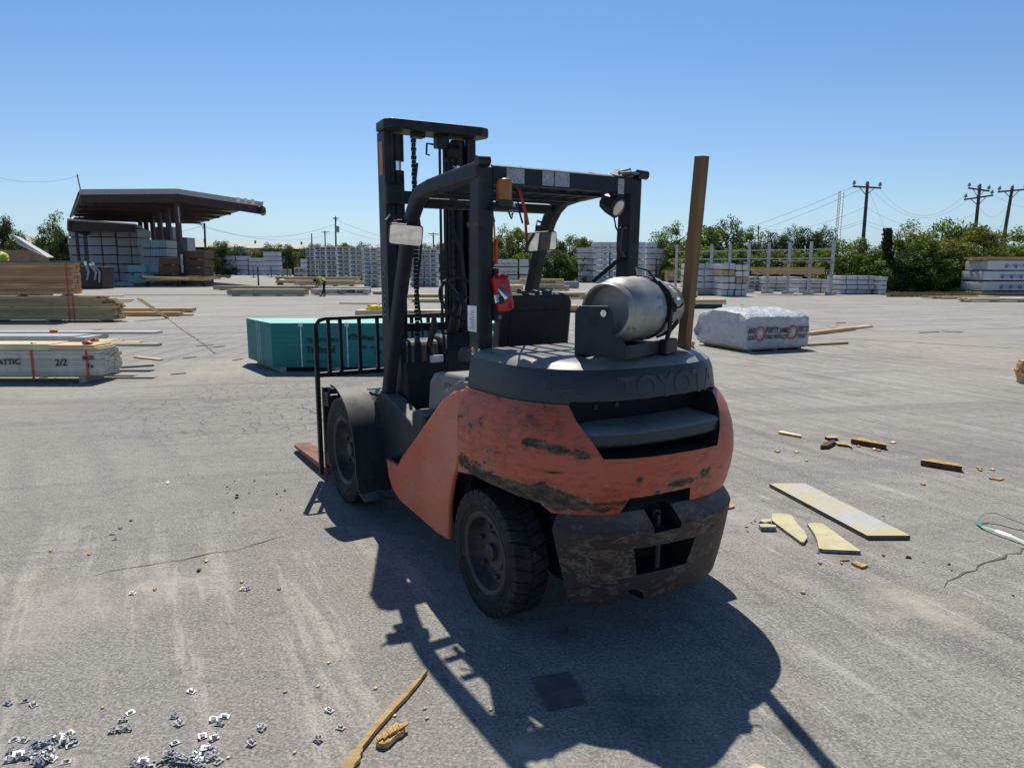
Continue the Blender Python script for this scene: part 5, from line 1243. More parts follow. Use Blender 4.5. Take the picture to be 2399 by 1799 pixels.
# rusty stake frames
def stake(label, x, yb, yt, w_=.12, name='steel_stake', group=None, mat=maroon, lean=0):
    a_ = ground_at(x, yb); t_ = at(x, yt, a_.y)
    r_ = empty(name, a_, 0, label, 'steel stake', group)
    link('post', MB().beam((0, 0, 0), (lean, 0, t_.z), w_).mesh('post', mat), r_); link('foot', MB().beam((-.6, -.1, .06), (.5, .1, .06), w_*.8).mesh('foot', mat), r_)
    return r_
for i, (x, yb, yt, l_) in enumerate(((394, 650, 565+58, 'leftmost, before the pale pile'), (454, 672, 626, 'nearest, standing alone left of the worker'), (636, 650, 622, 'third from left, before the pale pile'), (674, 655, 627, 'fourth from left'), (689, 652, 628, 'fifth from left'), (714, 650, 627, 'sixth from left'), (724, 655, 607, 'tall one left of the printed stack'))):
    stake('dark rusty steel stake, '+l_, {0: 594, 1: 606}.get(i, x), yb, yt, group='rusty stakes in the yard behind the worker')
stake('pale grey steel stake tall beside the printed stack', 747, 655, 606, .14, mat=galv)
for i, (p, q, z_) in enumerate((((728, 650), (765, 645), 1.2), ((750, 651), (786, 646), 1.0), ((726, 652), (782, 651), .5))):
    board_px('rusty steel beam lying before the printed stack, '+['upper left', 'right sloping', 'lowest'][i], p, q, .25, .25, maroon if i != 1 else galv, z=z_*.3, z2=z_, name='steel_beam', cat='steel beam')
# galvanised cantilever rack
rk = empty('cantilever_rack', ground_at(1945, 692), 0, 'galvanised steel cantilever rack with nine uprights before the trees', 'storage rack')
o0 = Vector(rk.location); RL = at(1583, 660, 56.5); RL = Vector((RL.x, 56.5, 0)); RR = ground_at(1945, 690.5)
rk.location = RR; dR = (RL-RR); HR = at(1949, 565, RR.y).z; nR = Vector((dR.y, -dR.x, 0)).normalized()
if nR.y > 0: nR = -nR
for i in range(9):
    b_ = dR*(i/8)
    link('upright', MB().beam(b_, b_+Vector((0, 0, HR)), .17, .15).mesh('upright', galv), rk)
    link('base_beam', MB().beam(b_+nR*.8+Vector((0, 0, .10)), b_-nR*1.0+Vector((0, 0, .10)), .2, .2).mesh('base_beam', galv), rk)
    for z_ in (1.25, 2.15): link('arm', MB().beam(b_+Vector((0, 0, z_)), b_+nR*.8+Vector((0, 0, z_+.03)), .1, .12).mesh('arm', galv), rk)
for z_ in (.9, 1.65, 2.45, 3.05): link('brace_beam', MB().beam(Vector((0, 0, z_)), dR+Vector((0, 0, z_)), .06, .08).mesh('brace_beam', galv), rk)
Yk = RR.y+1.2; a_ = at(1753, 646, Yk); b_ = at(1918, 646, Yk)
bundle('brown timber bundle resting on the arms of the steel rack', (a_.x, Yk-1.4, 1.33), (b_.x-a_.x)*.97, .7, .52, 4, 3, orange_wood, base=.05, jit=.1)
a_ = at(1800, 608, Yk); b_ = at(1930, 608, Yk); tag(MB().box(a_.x, b_.x, Yk-1.2, Yk-.8, 2.23, 2.29).build('loose_board', pine), 'thin board lying on the upper arms of the steel rack', 'board')
px_bundle('brown block stack left of the low white stack', 1562, 1598, 663, 634, 5, 3, orange_wood, D=1.2, base=.3)
px_bundle('low brown boards under the steel rack, left', 1860, 1935, 684, 679, 1, 3, orange_wood, D=.8, base=.1, jit=.2)

# ------------------------------------------------------------------ open shed
_rf, _lf, _rr, _bl = at(414, 448, 74), at(189, 450, 69.2), at(617, 479, 78.9), at(167, 506, 101)
SH = empty('open_shed', (_rf.x, _rf.y, 0), 0, 'open lumber shed with a broad low gable roof on one row of dark steel columns', 'shed')
ed = (_rr-_lf); ed.z = 0; HW = ed.length/2; ed.normalize(); rd_ = _bl-_lf; rd_.z = 0; DP = rd_.length; rd_.normalize()
ZE, ZR = _lf.z, _rf.z
def SW(t, s_, z): return ed*t+rd_*s_+Vector((0, 0, z))
def quadbox(name, pts, th, mat):
    n_ = (Vector(pts[1])-Vector(pts[0])).cross(Vector(pts[3])-Vector(pts[0])).normalized()*th
    vs = [Vector(p) for p in pts]+[Vector(p)+n_ for p in pts]
    return MB().add(vs, [(0, 1, 2, 3), (7, 6, 5, 4), (0, 4, 5, 1), (1, 5, 6, 2), (2, 6, 7, 3), (3, 7, 4, 0)]).build(name, mat, SH)
quadbox('roof_sheet', [SW(-HW, 0, ZE), SW(0, 0, ZR), SW(0, DP, ZR), SW(-HW, DP, ZE)], .08, soffit)
quadbox('roof_sheet', [SW(0, 0, ZR), SW(HW, 0, _rr.z), SW(HW, DP, _rr.z), SW(0, DP, ZR)], .08, soffit)
for t0, z0, t1, z1_ in ((-HW, ZE, 0, ZR), (0, ZR, HW, _rr.z)):
    MB().beam(SW(t0, -.08, z0-.02), SW(t1, -.08, z1_-.02), .10, .50).build('fascia', fascia_m, SH)
    MB().beam(SW(t0, .15, z0-.60), SW(t1, .15, z1_-.70), .3, .75).build('gable_girder', maroon, SH)
MB().beam(SW(-HW, 0, ZE-.1), SW(-HW, DP, ZE-.1), .10, .42).build('fascia', fascia_m, SH)
for i in range(6):
    s_ = .5+i*7.2
    if s_ > DP: break
    MB().beam(SW(0, s_, 0), SW(0, s_, ZR-.3), .42, .5, up=(0, 1, 0)).build('column', maroon, SH)
    for sg in (-1, 1):
        a_ = SW(0, s_, ZR-.75); b_ = SW(sg*(HW-.3), s_, ZE-.42)
        mb = MB(); vs = [a_+Vector((0, 0, .45))+rd_*.12, a_-Vector((0, 0, .45))+rd_*.12, b_-Vector((0, 0, .12))+rd_*.12, b_+Vector((0, 0, .2))+rd_*.12]
        vs += [v-rd_*.24 for v in vs]; mb.add(vs, [(0, 1, 2, 3), (7, 6, 5, 4), (0, 4, 5, 1), (1, 5, 6, 2), (2, 6, 7, 3), (3, 7, 4, 0)]); mb.build('rafter', maroon, SH)
for i in range(8):
    for sg in (-1, 1):
        t_ = sg*(1.0+i*1.08); z_ = ZR-(ZR-ZE)*abs(t_)/HW-.12
        MB().beam(SW(t_, .2, z_), SW(t_, DP, z_), .10, .22).build('purlin', maroon, SH)
MB().beam(SW(.0, -.30, ZR-1.6), SW(0, -.30, ZR-3.2), .08).build('white_conduit', fascia_m, SH)
for k in range(3): MB().beam(SW(5.7+k*.75, -.35, ZE+.0-.16*k*.3), SW(6.05+k*.75, -.35, ZE-.0-.16*k*.3), .05, .5).build('notice_board', white_ink, SH)
fl_ = MB().lathe([(.10, -.3), (.34, -.2), (.42, .2), (.36, .34)], 12, Matrix.Translation(SW(HW-.1, -.2, ZE-1.0)) @ Matrix.Rotation(R(50), 4, 'X')).build('floodlight', black_steel, SH, smooth=30)
MB().lathe([(.30, .0), (.30, .02)], 12, Matrix.Translation(SW(HW-.1, -.45, ZE-1.3)) @ Matrix.Rotation(R(60), 4, 'X')).build('lamp_glass', lens_m, fl_)
pl_ = SW(-HW+.1, 0, ZE)+Vector(SH.location)
MB().tube([pl_-Vector(SH.location), pl_-Vector(SH.location)+Vector((-.2, 0, 1.6))], .05, 6).build('service_mast', wire_m, SH)
for i, (x, z0, z1_) in enumerate(((419, 1.3, 2.1), (420, 2.0, 3.2))):
    MB().beam(SW(0.0, .20, z0), SW(0.05, .20, z1_), .22, .05).build('column_notice', white_ink, SH)
# second low roof behind
S2 = empty('low_shed', (at(160, 640, 86).x, 86, 0), 0, 'lower dark fascia shed roof over the wall of white packs beside the big shed', 'shed'); L2 = Vector(S2.location)
def s2(px_, py_, Y): return at(px_, py_, Y)-L2
BK = Vector((-7, 17, 0))
v_ = [s2(160, 517, 84), s2(318, 527, 86), s2(318, 545, 86), s2(160, 541, 84)]; b_ = [v+Vector((-.2, .4, 0)) for v in v_]
BX = [(0, 1, 2, 3), (7, 6, 5, 4), (0, 4, 5, 1), (1, 5, 6, 2), (2, 6, 7, 3), (3, 7, 4, 0)]
MB().add(v_+b_, BX).build('roof_fascia', maroon, S2)
w_ = [s2(157, 512, 83.6), s2(318, 524.5, 85.6), s2(318, 527, 85.6), s2(157, 516.5, 83.6)]; b_ = [v+BK for v in w_]
MB().add(w_+b_, BX).build('roof_sheet', fascia_m, S2)
v_ = [s2(157, 517, 83.7), s2(157, 541, 83.9), s2(157, 541, 83.9)+BK, s2(157, 517, 83.7)+BK]; b_ = [v+Vector((.3, 0, 0)) for v in v_]
MB().add(v_+b_, BX).build('roof_fascia', maroon, S2)
for x_, y_ in ((s2(165, 541, 99).x, 13.5), (s2(240, 541, 99).x, 13.5), (s2(310, 541, 99).x, 13.5), (s2(163, 541, 85).x, .3)):
    MB().beam((x_, y_, 0), (x_, y_, s2(160, 541, 84).z+L2.z), .25).build('column', maroon, S2)
# packs under the shed
S_ = 'pack wall under shed'
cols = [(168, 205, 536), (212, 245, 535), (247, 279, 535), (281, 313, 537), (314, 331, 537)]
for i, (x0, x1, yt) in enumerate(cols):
    column(S_, ordn(i+1)+' column from left', x0, x1, 660+i*.25, yt, 6, w_shade_grey, D=3.5)
S_ = 'mixed stack beside the shed columns'
Ys = 78
def spack(label, x0, x1, yb, yt, Y, mat, D=2.5, **k):
    a_ = at(x0, yb, Y); b_ = at(x1, yb, Y); t_ = at(x0, yt, Y)
    return pack(label, (a_.x, Y, max(0, a_.z)), b_.x-a_.x, D, t_.z-max(0, a_.z), mat, 1, **k)
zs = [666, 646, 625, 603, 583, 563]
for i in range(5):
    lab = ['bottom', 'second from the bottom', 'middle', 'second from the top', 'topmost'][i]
    spack(f'grey-green pack, {lab}, left column of mixed stack under the shed', 331, 353, zs[i], zs[i+1], 77, w_shade_grey)
    m_ = [teal_edge, w_shade_grey, w_shade_grey, striped, striped][i]
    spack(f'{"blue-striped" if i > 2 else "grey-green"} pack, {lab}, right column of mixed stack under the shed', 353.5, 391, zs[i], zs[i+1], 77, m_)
for i, (yb, yt) in enumerate(((667, 646), (645, 624), (623, 604))):
    spack(f'brown end-grain lumber pack, {["bottom", "middle", "topmost"][i]} beside the nearest shed column', 373, 415, yb, yt, 73.5, striped if i == 0 and False else end_grain, D=2.0)
for i, (yb, yt) in enumerate(((668, 650), (649.5, 629), (628.5, 609), (608.5, 588))):
    spack(f'orange-brown lumber pack, {["bottom", "second from the bottom", "second from the top", "topmost"][i]} right of the shed columns', 430, 479, yb, yt, 75, end_grain, D=2.5)
for i, (x0, x1, yb, yt) in enumerate(((300, 330, 668, 645), (315, 345, 667, 640), (300, 342, 640, 622), (343, 372, 642, 622))):
    spack(['pale teal pack low before the wall of packs', 'second pale teal pack standing right of the low one', 'pale teal pack upper left', 'blue-green pack upper right, by the mixed stack'][i], x0, x1, yb, yt, 72+i*.5, striped if i == 3 else simple('pale_teal_wrap', (.22, .40, .40), .6) if 'pale_teal_wrap' not in MATS else MATS['pale_teal_wrap'], D=1.6)
for i in range(3):
    spack(['tall pack behind the shed columns, left', 'tall pack behind the shed columns, middle', 'tall pack behind the shed columns, right'][i], (372, 396, 428)[i], (394, 413, 445)[i], 658, (531, 531, 556)[i], 100, w_shade_grey)
for i in range(9):
    A_ = at(330+rnd.uniform(0, 20), 661-rnd.uniform(0, 16), 68+i*.25); B2 = at(430+rnd.uniform(0, 100), 652+rnd.uniform(-4, 4), 68+i*.25); A_.z = max(.15, A_.z); B2.z = max(.15, B2.z)
    mb = MB().beam((0, 0, 0), B2-A_, .22, .14); o = mb.build('long_timber', treated if i % 2 else pine); o.location = A_
    tag(o, ['brownish', 'pale'][i%2]+' long timber, '+ordn(i+1)+' from the front in the fanned pile before the shed', 'timber', 'long timbers fanned across trestles before the shed')
for i, x in enumerate((336, 409, 470)):
    a_ = at(x, 668, 69.5); tag(MB().beam((a_.x, 70.4, 0), (a_.x, 70.4, 1.0), .25).beam((a_.x-.6, 70.4, .9), (a_.x+.6, 70.4, .9), .2).build('trestle', maroon), 'dark trestle under the fanned timbers, '+['left', 'middle', 'right'][i], 'trestle')
# dark bin with draped wrap
a_ = at(183, 672, 62)
BN = empty('scrap_bin', (a_.x, 62, 0), 0, 'dark scrap bin with torn striped wrap hanging over it, under the shed edge', 'bin')
MB().prism([(0, 0), (2.1, 0), (2.25, 1.9), (-.1, 1.9)], 0, 1.8).build('bin_body', maroon, BN, bevel=.05)
for i in (0, 2, 3):
    x_ = .9+i*.22; q = [Vector((x_-.5, .6, 1.95)), Vector((x_-.3, .3, 2.35+.25*math.sin(i*2))), Vector((x_, -.12, 2.0)), Vector((x_+.2+.1*i, -.18, 1.45)), Vector((x_+.05+.12*i, -.22, .75-.2*(i % 2)))]
    mb = MB(); vs = []
    for k, p_ in enumerate(q): vs += [p_-Vector((.13-.015*k, .0, 0)), p_+Vector((.13-.015*k, .05, .04))]
    mb.add(vs, [(2*k, 2*k+1, 2*k+3, 2*k+2) for k in range(4)]); o = mb.build('torn_wrap', [striped, w_shade_grey, striped, w_shade_grey, striped][i], BN); o.modifiers.new('s', 'SOLIDIFY').thickness = .01
# dark ground cover of the shed scrap
px_bundle('low scrap timber pile before the wall of packs', 262, 310, 671, 660, 2, 4, grey_wood, D=1.2, base=.1, jit=.3)

# ------------------------------------------------------------------ long warehouse far behind
WL, WR = Vector((-175, 205, 0)), Vector((-40, 330, 0))
wd_ = (WR-WL).normalized(); wn = Vector((wd_.y, -wd_.x, 0)); 
if wn.y > 0: wn = -wn
WH = empty('warehouse', WL, 0, 'very long low warehouse with cream metal roof far behind the yard', 'warehouse'); Lw = (WR-WL).length
ze, zr = 9.3, 12.2
def WW(s_, n_, z): return wd_*s_-wn*n_+Vector((0, 0, z))
def qd(name, pts, mat):
    return MB().add(pts, [(0, 1, 2, 3)]).build(name, mat, WH)
MB().add([WW(0, 0, 0), WW(Lw, 0, 0), WW(Lw, 0, ze), WW(0, 0, ze), WW(0, 40, 0), WW(Lw, 40, 0), WW(Lw, 40, ze), WW(0, 40, ze)], [(0, 1, 2, 3), (1, 5, 6, 2), (5, 4, 7, 6), (4, 0, 3, 7)]).build('wall', wall_metal, WH)
MB().add([WW(-1, -1, ze), WW(Lw+1, -1, ze), WW(Lw+1, 20, zr), WW(-1, 20, zr), WW(-1, 41, ze), WW(Lw+1, 41, ze)], [(0, 1, 2, 3), (3, 2, 5, 4), (0, 3, 4), (1, 5, 2)]).build('roof', cream_metal, WH)
MB().beam(WW(-1, -1.1, ze-.5), WW(Lw+1, -1.1, ze-.5), .3, 1.0).build('eave', dark, WH)
for i in range(9):
    p_ = WW(12+i*20, 16, 11.7); MB().tube([p_, p_+Vector((0, 0, 1.1))], .4, 8).build('roof_vent', wall_metal, WH)

# ------------------------------------------------------------------ trees
def crown_mesh(name, seed, nclump, nleaf, leaf, mat, flat=.8):
    r = random.Random(seed); vs = []; fs = []
    cl = []
    for i in range(nclump):
        while True:
            p = Vector((r.uniform(-1, 1), r.uniform(-1, 1), r.uniform(0, 1)))
            q = Vector((p.x, p.y, (p.z-.42)*1.6))
            if q.length < 1: break
        p.x *= .5*(1.05-.35*p.z); p.y *= .5*(1.05-.35*p.z)
        cl.append((p, r.uniform(.08, .19)))
    for p, rad in cl:
        for k in range(nleaf//nclump):
            d = Vector((r.gauss(0, 1), r.gauss(0, 1), r.gauss(0, 1))).normalized()*rad*r.random()**.45
            c = p+Vector((d.x, d.y, d.z*flat))
            if c.z < .01: c.z = r.uniform(.01, .06)
            s_ = leaf*r.uniform(.6, 1.4)
            a_ = Vector((r.gauss(0, 1), r.gauss(0, 1), r.gauss(0, .7))).normalized(); b_ = a_.cross(Vector((r.gauss(0, 1), r.gauss(0, 1), r.gauss(0, 1)))).normalized()
            n0 = len(vs); vs += [c-a_*s_, c-b_*s_*.45, c+a_*s_, c+b_*s_*.45]; fs.append((n0, n0+1, n0+2, n0+3))
    me = bpy.data.meshes.new(name); me.from_pydata([tuple(v) for v in vs], [], fs); me.materials.append(mat); me.update(); return me
CR = {'olive': [crown_mesh('crown', 11+i, 60, 9000, .022, leaf_olive) for i in range(2)],
      'green': [crown_mesh('crown', 31+i, 60, 9000, .022, leaf_green) for i in range(2)],
      'dark': [crown_mesh('crown', 51+i, 45, 9000, .021, leaf_dark, .9) for i in range(2)],
      'airy': [crown_mesh('crown', 71+i, 60, 6000, .021, leaf_green) for i in range(2)]}
def trunk_mesh(seed):
    r = random.Random(seed); mb = MB(); mb.tube([(0, 0, 0), (.01, .0, .25), (-.01, .02, .55), (.0, .0, .85)], [.035, .026, .016, .004], 7)
    for i in range(7):
        a = r.uniform(0, 6.28); z0 = r.uniform(.12, .6); l_ = r.uniform(.22, .4)
        mb.tube([(0, 0, z0), (math.cos(a)*l_*.5, math.sin(a)*l_*.5, z0+l_*.45), (math.cos(a)*l_, math.sin(a)*l_, z0+l_*.75)], [.013, .008, .002], 5)
    return mb.mesh('trunk', bark, 60)
TR = [trunk_mesh(i) for i in range(3)]
tn = [0]
def tree(label, px_, yt, wpx, Y, kind, group=None, name='tree', depth=None):
    b_ = at(px_, 640, Y); t_ = at(px_, yt, Y); wd = wpx/FPX*Y; H = t_.z
    tn[0] += 1; r = random.Random(tn[0]*3)
    root = empty(name, (b_.x, Y, 0), 0, label, 'tree' if name != 'bush' else 'bush', group)
    sc = (wd, depth or wd, H)
    link('trunk', TR[tn[0] % 3], root, scale=(H*.9, H*.9, H))
    c = link('crown', CR[kind][tn[0] % 2], root, rot=(0, 0, r.uniform(-.5, .5)), scale=(wd*1.02, (depth or wd)*1.02, H*1.0))
    return root
# right scrub
defs = [(1960, 556, 110, 50, 'green'), (2010, 560, 110, 48, 'airy'), (2046, 572, 100, 47, 'green'), (2092, 548, 100, 47.5, 'airy'), (2125, 528, 130, 48, 'olive'), (2160, 552, 120, 45.5, 'green'), (2200, 506, 130, 50, 'green'), (2235, 560, 130, 46, 'olive'), (2260, 516, 120, 49, 'green'), (2300, 530, 130, 47, 'olive'), (2320, 575, 120, 45, 'green'), (2368, 536, 130, 49, 'airy'), (2420, 545, 140, 47, 'green'), (2085, 600, 110, 45.3, 'green'), (2130, 596, 110, 44.8, 'dark'), (2190, 600, 120, 44.5, 'green'), (2265, 590, 130, 44.8, 'dark'), (2235, 536, 100, 52, 'green')]
desc = ['leafy scrub tree behind the right end of the steel rack', 'airy scrub tree just right of the rack', 'low green scrub tree at the vine-covered pole', 'airy shrubby tree around the vine-covered stump', 'yellow-olive scrub tree right of the vine-covered stump', 'green bushy tree low in the right thicket, left part', 'tallest bright green tree of the right thicket', 'olive bush in front of the tallest tree of the right thicket', 'green crown right of the tallest tree', 'yellowish tree at the double-armed utility pole', 'low green bush left of the blue-logo stack', 'airy tree at the rightmost utility pole', 'green tree cut by the right picture edge', 'low bush right of the white stack by the rack', 'dark low bush at the left foot of the right thicket', 'green low bush at the middle foot of the right thicket', 'dark low bush at the right foot of the thicket', 'green crown behind the tallest tree of the right thicket']
for d, l_ in zip(defs, desc): tree(l_, d[0], d[1], d[2], d[3]+6.5, d[4])
defs = [(1545, 545, 90, 97, 'airy'), (1572, 522, 90, 98, 'airy'), (1612, 548, 80, 92, 'olive'), (1655, 520, 110, 74, 'green'), (1700, 522, 100, 76, 'dark'), (1745, 534, 80, 73, 'airy'), (1775, 548, 90, 74, 'airy'), (1812, 546, 70, 70, 'dark'), (1850, 541, 70, 71, 'dark'), (1888, 536, 75, 70, 'dark'), (1926, 542, 80, 69, 'dark'), (1575, 570, 80, 93, 'green'), (1640, 572, 110, 68, 'green'), (1720, 575, 110, 68, 'green'), (1800, 580, 120, 66, 'green'), (1880, 582, 120, 64, 'green'), (1600, 590, 90, 90, 'olive')]
desc = ['airy tree left of the wooden post top', 'airy light tree seen beside the wooden post', 'olive bush right of the wooden post', 'round green tree behind the rack, left', 'dark dense tree behind the rack, left of centre', 'thin airy tree behind the rack', 'thin tree between the dark trees behind the rack', 'small dark juniper behind the rack centre', 'dark juniper second from the right behind the rack', 'tallest dark juniper behind the rack right part', 'dark juniper nearest the ivy-clad pole', 'green bush low behind the wooden post', 'green low bush behind the rack, left end', 'green low bush behind the rack, centre left', 'green low bush behind the rack, centre right', 'green low bush behind the rack, right end', 'olive low bush behind the low white stack']
for d, l_ in zip(defs, desc): tree(l_, *d)
defs = [(1140, 548, 70, 96, 'olive'), (1175, 536, 80, 98, 'olive'), (1215, 534, 80, 97, 'olive'), (1255, 552, 70, 95, 'olive'), (1300, 560, 60, 96, 'dark'), (1335, 545, 70, 98, 'green'), (1370, 556, 60, 96, 'olive'), (1160, 585, 90, 92, 'dark'), (1230, 588, 90, 92, 'green'), (1300, 590, 90, 92, 'dark'), (1360, 592, 80, 92, 'green'), (1075, 556, 60, 110, 'olive'), (1040, 562, 70, 112, 'green'), (990, 566, 80, 114, 'green'), (940, 568, 70, 114, 'green'), (900, 575, 60, 112, 'airy')]
desc = ['olive tree left of the seat back view gap', 'tall olive tree between rear pillar and right mirror', 'olive tree just left of the right mirror', 'olive crown below the right mirror', 'dark tree right of the right mirror', 'green tree right of the right mirror, tallest there', 'yellow-olive tree left of the tall white stack', 'dark bush behind the text-printed stack', 'green bush behind the text-printed stack, right', 'dark low bush right of the mirror arm', 'green low bush left of the tall white stack', 'olive tree seen between mast hoses and rear pillar', 'green tree right behind the mast hoses', 'green tree seen through the mast', 'green tree between the mast rails, left', 'airy tree just left of the mast']
for d, l_ in zip(defs, desc): tree(l_, *d)
defs = [(15, 508, 90, 104, 'dark'), (50, 535, 60, 101, 'green'), (112, 520, 60, 100, 'airy'), (140, 505, 70, 102, 'airy'), (150, 545, 50, 98, 'dark'), (-30, 520, 80, 104, 'green'), (100, 575, 80, 97, 'dark')]
desc = ['dark tree at the left picture edge', 'green tree beside the warehouse roof at far left', 'sparse tree left of the shed', 'sparse tall tree touching the shed roof corner', 'dark bush at the left foot of the shed', 'tree cut by the left picture edge', 'dark low bush behind the left lumber stack']
for d, l_ in zip(defs, desc): tree(l_, *d)
hx = [(494, 588, 50), (522, 566, 62), (560, 580, 56), (598, 584, 50), (632, 576, 56), (670, 573, 60), (705, 582, 56), (740, 572, 55), (775, 578, 60), (812, 570, 56), (850, 574, 60), (885, 580, 50)]
for i, (x, yt, w_) in enumerate(hx):
    tree('dark hedge tree behind the pale pile, '+['first', 'second', 'third', 'fourth', 'fifth', 'sixth', 'seventh', 'eighth', 'ninth', 'tenth', 'eleventh', 'twelfth'][i]+' from the left in the row', x, yt, w_*1.15, 182+i*2.5, 'dark' if i % 3 else 'olive', depth=9)
# dry grass strip along the yard edge on the right
mb = MB(); r = random.Random(5)
for i in range(7000):
    px_ = r.uniform(2078, 2290); p_ = ground_at(px_, r.uniform(691.5, 696)); h_ = r.uniform(.06, .30); a = r.uniform(0, 6.28); dx, dy = math.cos(a)*.03, math.sin(a)*.03
    lx, ly = r.uniform(-.1, .1), r.uniform(-.1, .1)
    mb.add([(p_.x-dx, p_.y-dy, 0), (p_.x+dx, p_.y+dy, 0), (p_.x+lx, p_.y+ly, h_)], [(0, 1, 2)])
tag(mb.build('dry_grass', simple('dry_grass', (.30, .26, .12), .8, var=.4)), 'strip of dry yellow grass along the yard edge below the thicket', 'grass', kind='stuff')

# ------------------------------------------------------------------ poles, wires, tower
def upole(label, base, top, Y, arms, ins=True, wpx=8, name='utility_pole'):
    b_ = at(*base, Y); t_ = at(*top, Y); root = empty(name, (b_.x, Y, 0), 0, label, 'utility pole')
    rr2 = wpx/FPX*Y/2; T = Vector((t_.x-b_.x, 0, t_.z))
    link('pole', MB().tube([(0, 0, 0), T*.5, T], [rr2*1.15, rr2, rr2*.8], 10).mesh('pole', pole_wood, 40), root)
    for (x0, y0, x1, y1, dyy) in arms:
        A_ = at(x0, y0, Y+dyy)-Vector((b_.x, Y, 0)); B2 = at(x1, y1, Y-dyy)-Vector((b_.x, Y, 0))
        am = link('crossarm', MB().beam(A_, B2, rr2*.7, rr2*.9).mesh('crossarm', pole_wood), root)
        m_ = (A_+B2)/2
        link('arm_brace', MB().beam(A_.lerp(B2, .22), m_-Vector((0, 0, rr2*4.5)), .05).beam(A_.lerp(B2, .78), m_-Vector((0, 0, rr2*4.5)), .05).mesh('arm_brace', pole_wood), root)
        if ins:
            for f_ in (.04, .5, .96):
                p_ = A_.lerp(B2, f_)+Vector((0, 0, rr2*.5)); link('insulator', MB().lathe([(.03, 0), (.05, .08), (.16, .12), (.16, .2), (.08, .3), (.15, .34), (.05, .45)], 8, Matrix.Translation(p_)).mesh('insulator', porcelain), am)
    return root
upole('ivy-clad utility pole with one crossarm above the right part of the rack', (2016, 640), (2033, 427), 66, [(1998, 437, 2064, 441, .0)])
upole('utility pole with two crossarms rising from the right thicket', (2277, 620), (2296, 432), 70, [(2268, 441, 2318, 448, .4), (2259, 468, 2326, 458, -.3)])
upole('rightmost utility pole with one wide crossarm', (2338, 620), (2372, 438), 68, [(2338, 450, 2404, 444, .2)])
upole('thin utility pole with transformer left of the mast', (786, 600), (786, 507), 160, [(780, 512, 793, 512, 0)], False, 4)
tr_ = at(791, 540, 159.5); tag(MB().tube([(tr_.x, tr_.y, tr_.z-.4), (tr_.x, tr_.y, tr_.z+.9)], .38, 12).build('transformer', porcelain, smooth=40), 'grey transformer drum hanging on the thin utility pole left of the mast', 'transformer')
upole('short distant pole with crossarm left of the transformer pole', (762, 600), (761, 541), 200, [(753, 544, 771, 544, 0)], False, 3)
upole('tiny distant pole stub above the warehouse roof', (730, 600), (730, 547), 220, [], False, 3)
upole('dark pole standing at the right end of the shed', (480, 600), (479, 523), 120, [(468, 526, 481, 525, 0)], False, 5)
upole('small distant T-shaped pole seen through the mast', (1016, 600), (1015, 545), 150, [(1003, 548, 1029, 549, 0)], False, 3.5)
upole('small distant pole top above the trees behind the rack', (1777, 600), (1777, 529), 110, [(1771, 533, 1783, 533, 0)], False, 3)
tw = empty('radio_tower', (at(1958, 600, 210).x, 210, 0), 0, 'slender lattice radio tower behind the trees', 'tower'); ht = at(1971, 448, 210).z; tx = at(1971, 448, 210).x-tw.location.x
def leg_at(k, f_): a = k*2.094; return Vector((tx*f_+.75*math.cos(a), .75*math.sin(a), ht*f_))
for k in range(3): link('leg', MB().beam(leg_at(k, 0), leg_at(k, 1), .12).mesh('leg', galv), tw)
mb = MB(); nn2 = 26
for i in range(nn2):
    for k in range(3): mb.beam(leg_at(k, i/nn2), leg_at((k+1) % 3, (i+1)/nn2), .07)
o = mb.build('lattice', galv, tw); o['kind'] = 'stuff'
# vines on pole and on the stump
def vines(name, label, px_, yb, yt, wpx, Y, n, parent=None):
    r = random.Random(px_); vs = []; fs = []
    for i in range(n):
        py_ = yb+(yt-yb)*r.random(); c = at(px_+(yb-py_)*.085*(1 if px_ < 2050 else .0)+r.gauss(0, wpx*.35*(.5+.5*(py_-yt)/(yb-yt))), py_, Y); c.y += r.uniform(-.3, .3); s_ = r.uniform(.06, .14)
        a_ = Vector((r.gauss(0, 1), r.gauss(0, 1), r.gauss(0, 1))).normalized(); b_ = a_.cross(Vector((r.gauss(0, 1), r.gauss(0, 1), r.gauss(0, 1)))).normalized()
        n0 = len(vs); vs += [c-a_*s_, c-b_*s_*.6, c+a_*s_, c+b_*s_*.6]; fs.append((n0, n0+1, n0+2, n0+3))
    me = bpy.data.meshes.new(name); me.from_pydata([tuple(v) for v in vs], [], fs); me.materials.append(leaf_dark if px_ > 2050 else leaf_olive); me.update()
    o = link(name, me); return tag(o, label, 'vine')
vines('ivy', 'ivy climbing the lower half of the single-armed utility pole', 2014, 660, 560, 13, 65.6, 2600)
st_ = at(2078, 640, 52); sr = empty('dead_tree', (st_.x, 52, 0), 0, 'tall vine-wrapped dead trunk standing left in the right thicket', 'tree')
zt2 = at(2081, 540, 52).z
link('trunk', MB().tube([(0, 0, 0), (.05, 0, zt2*.6), (.08, 0, zt2)], [.16, .12, .10], 8).mesh('trunk', bark, 50), sr)
me = vines('foliage', '', 2079, 650, 536, 17, 52, 4200); me.parent = sr; me.matrix_parent_inverse = Matrix.Translation((-st_.x, -52, 0))
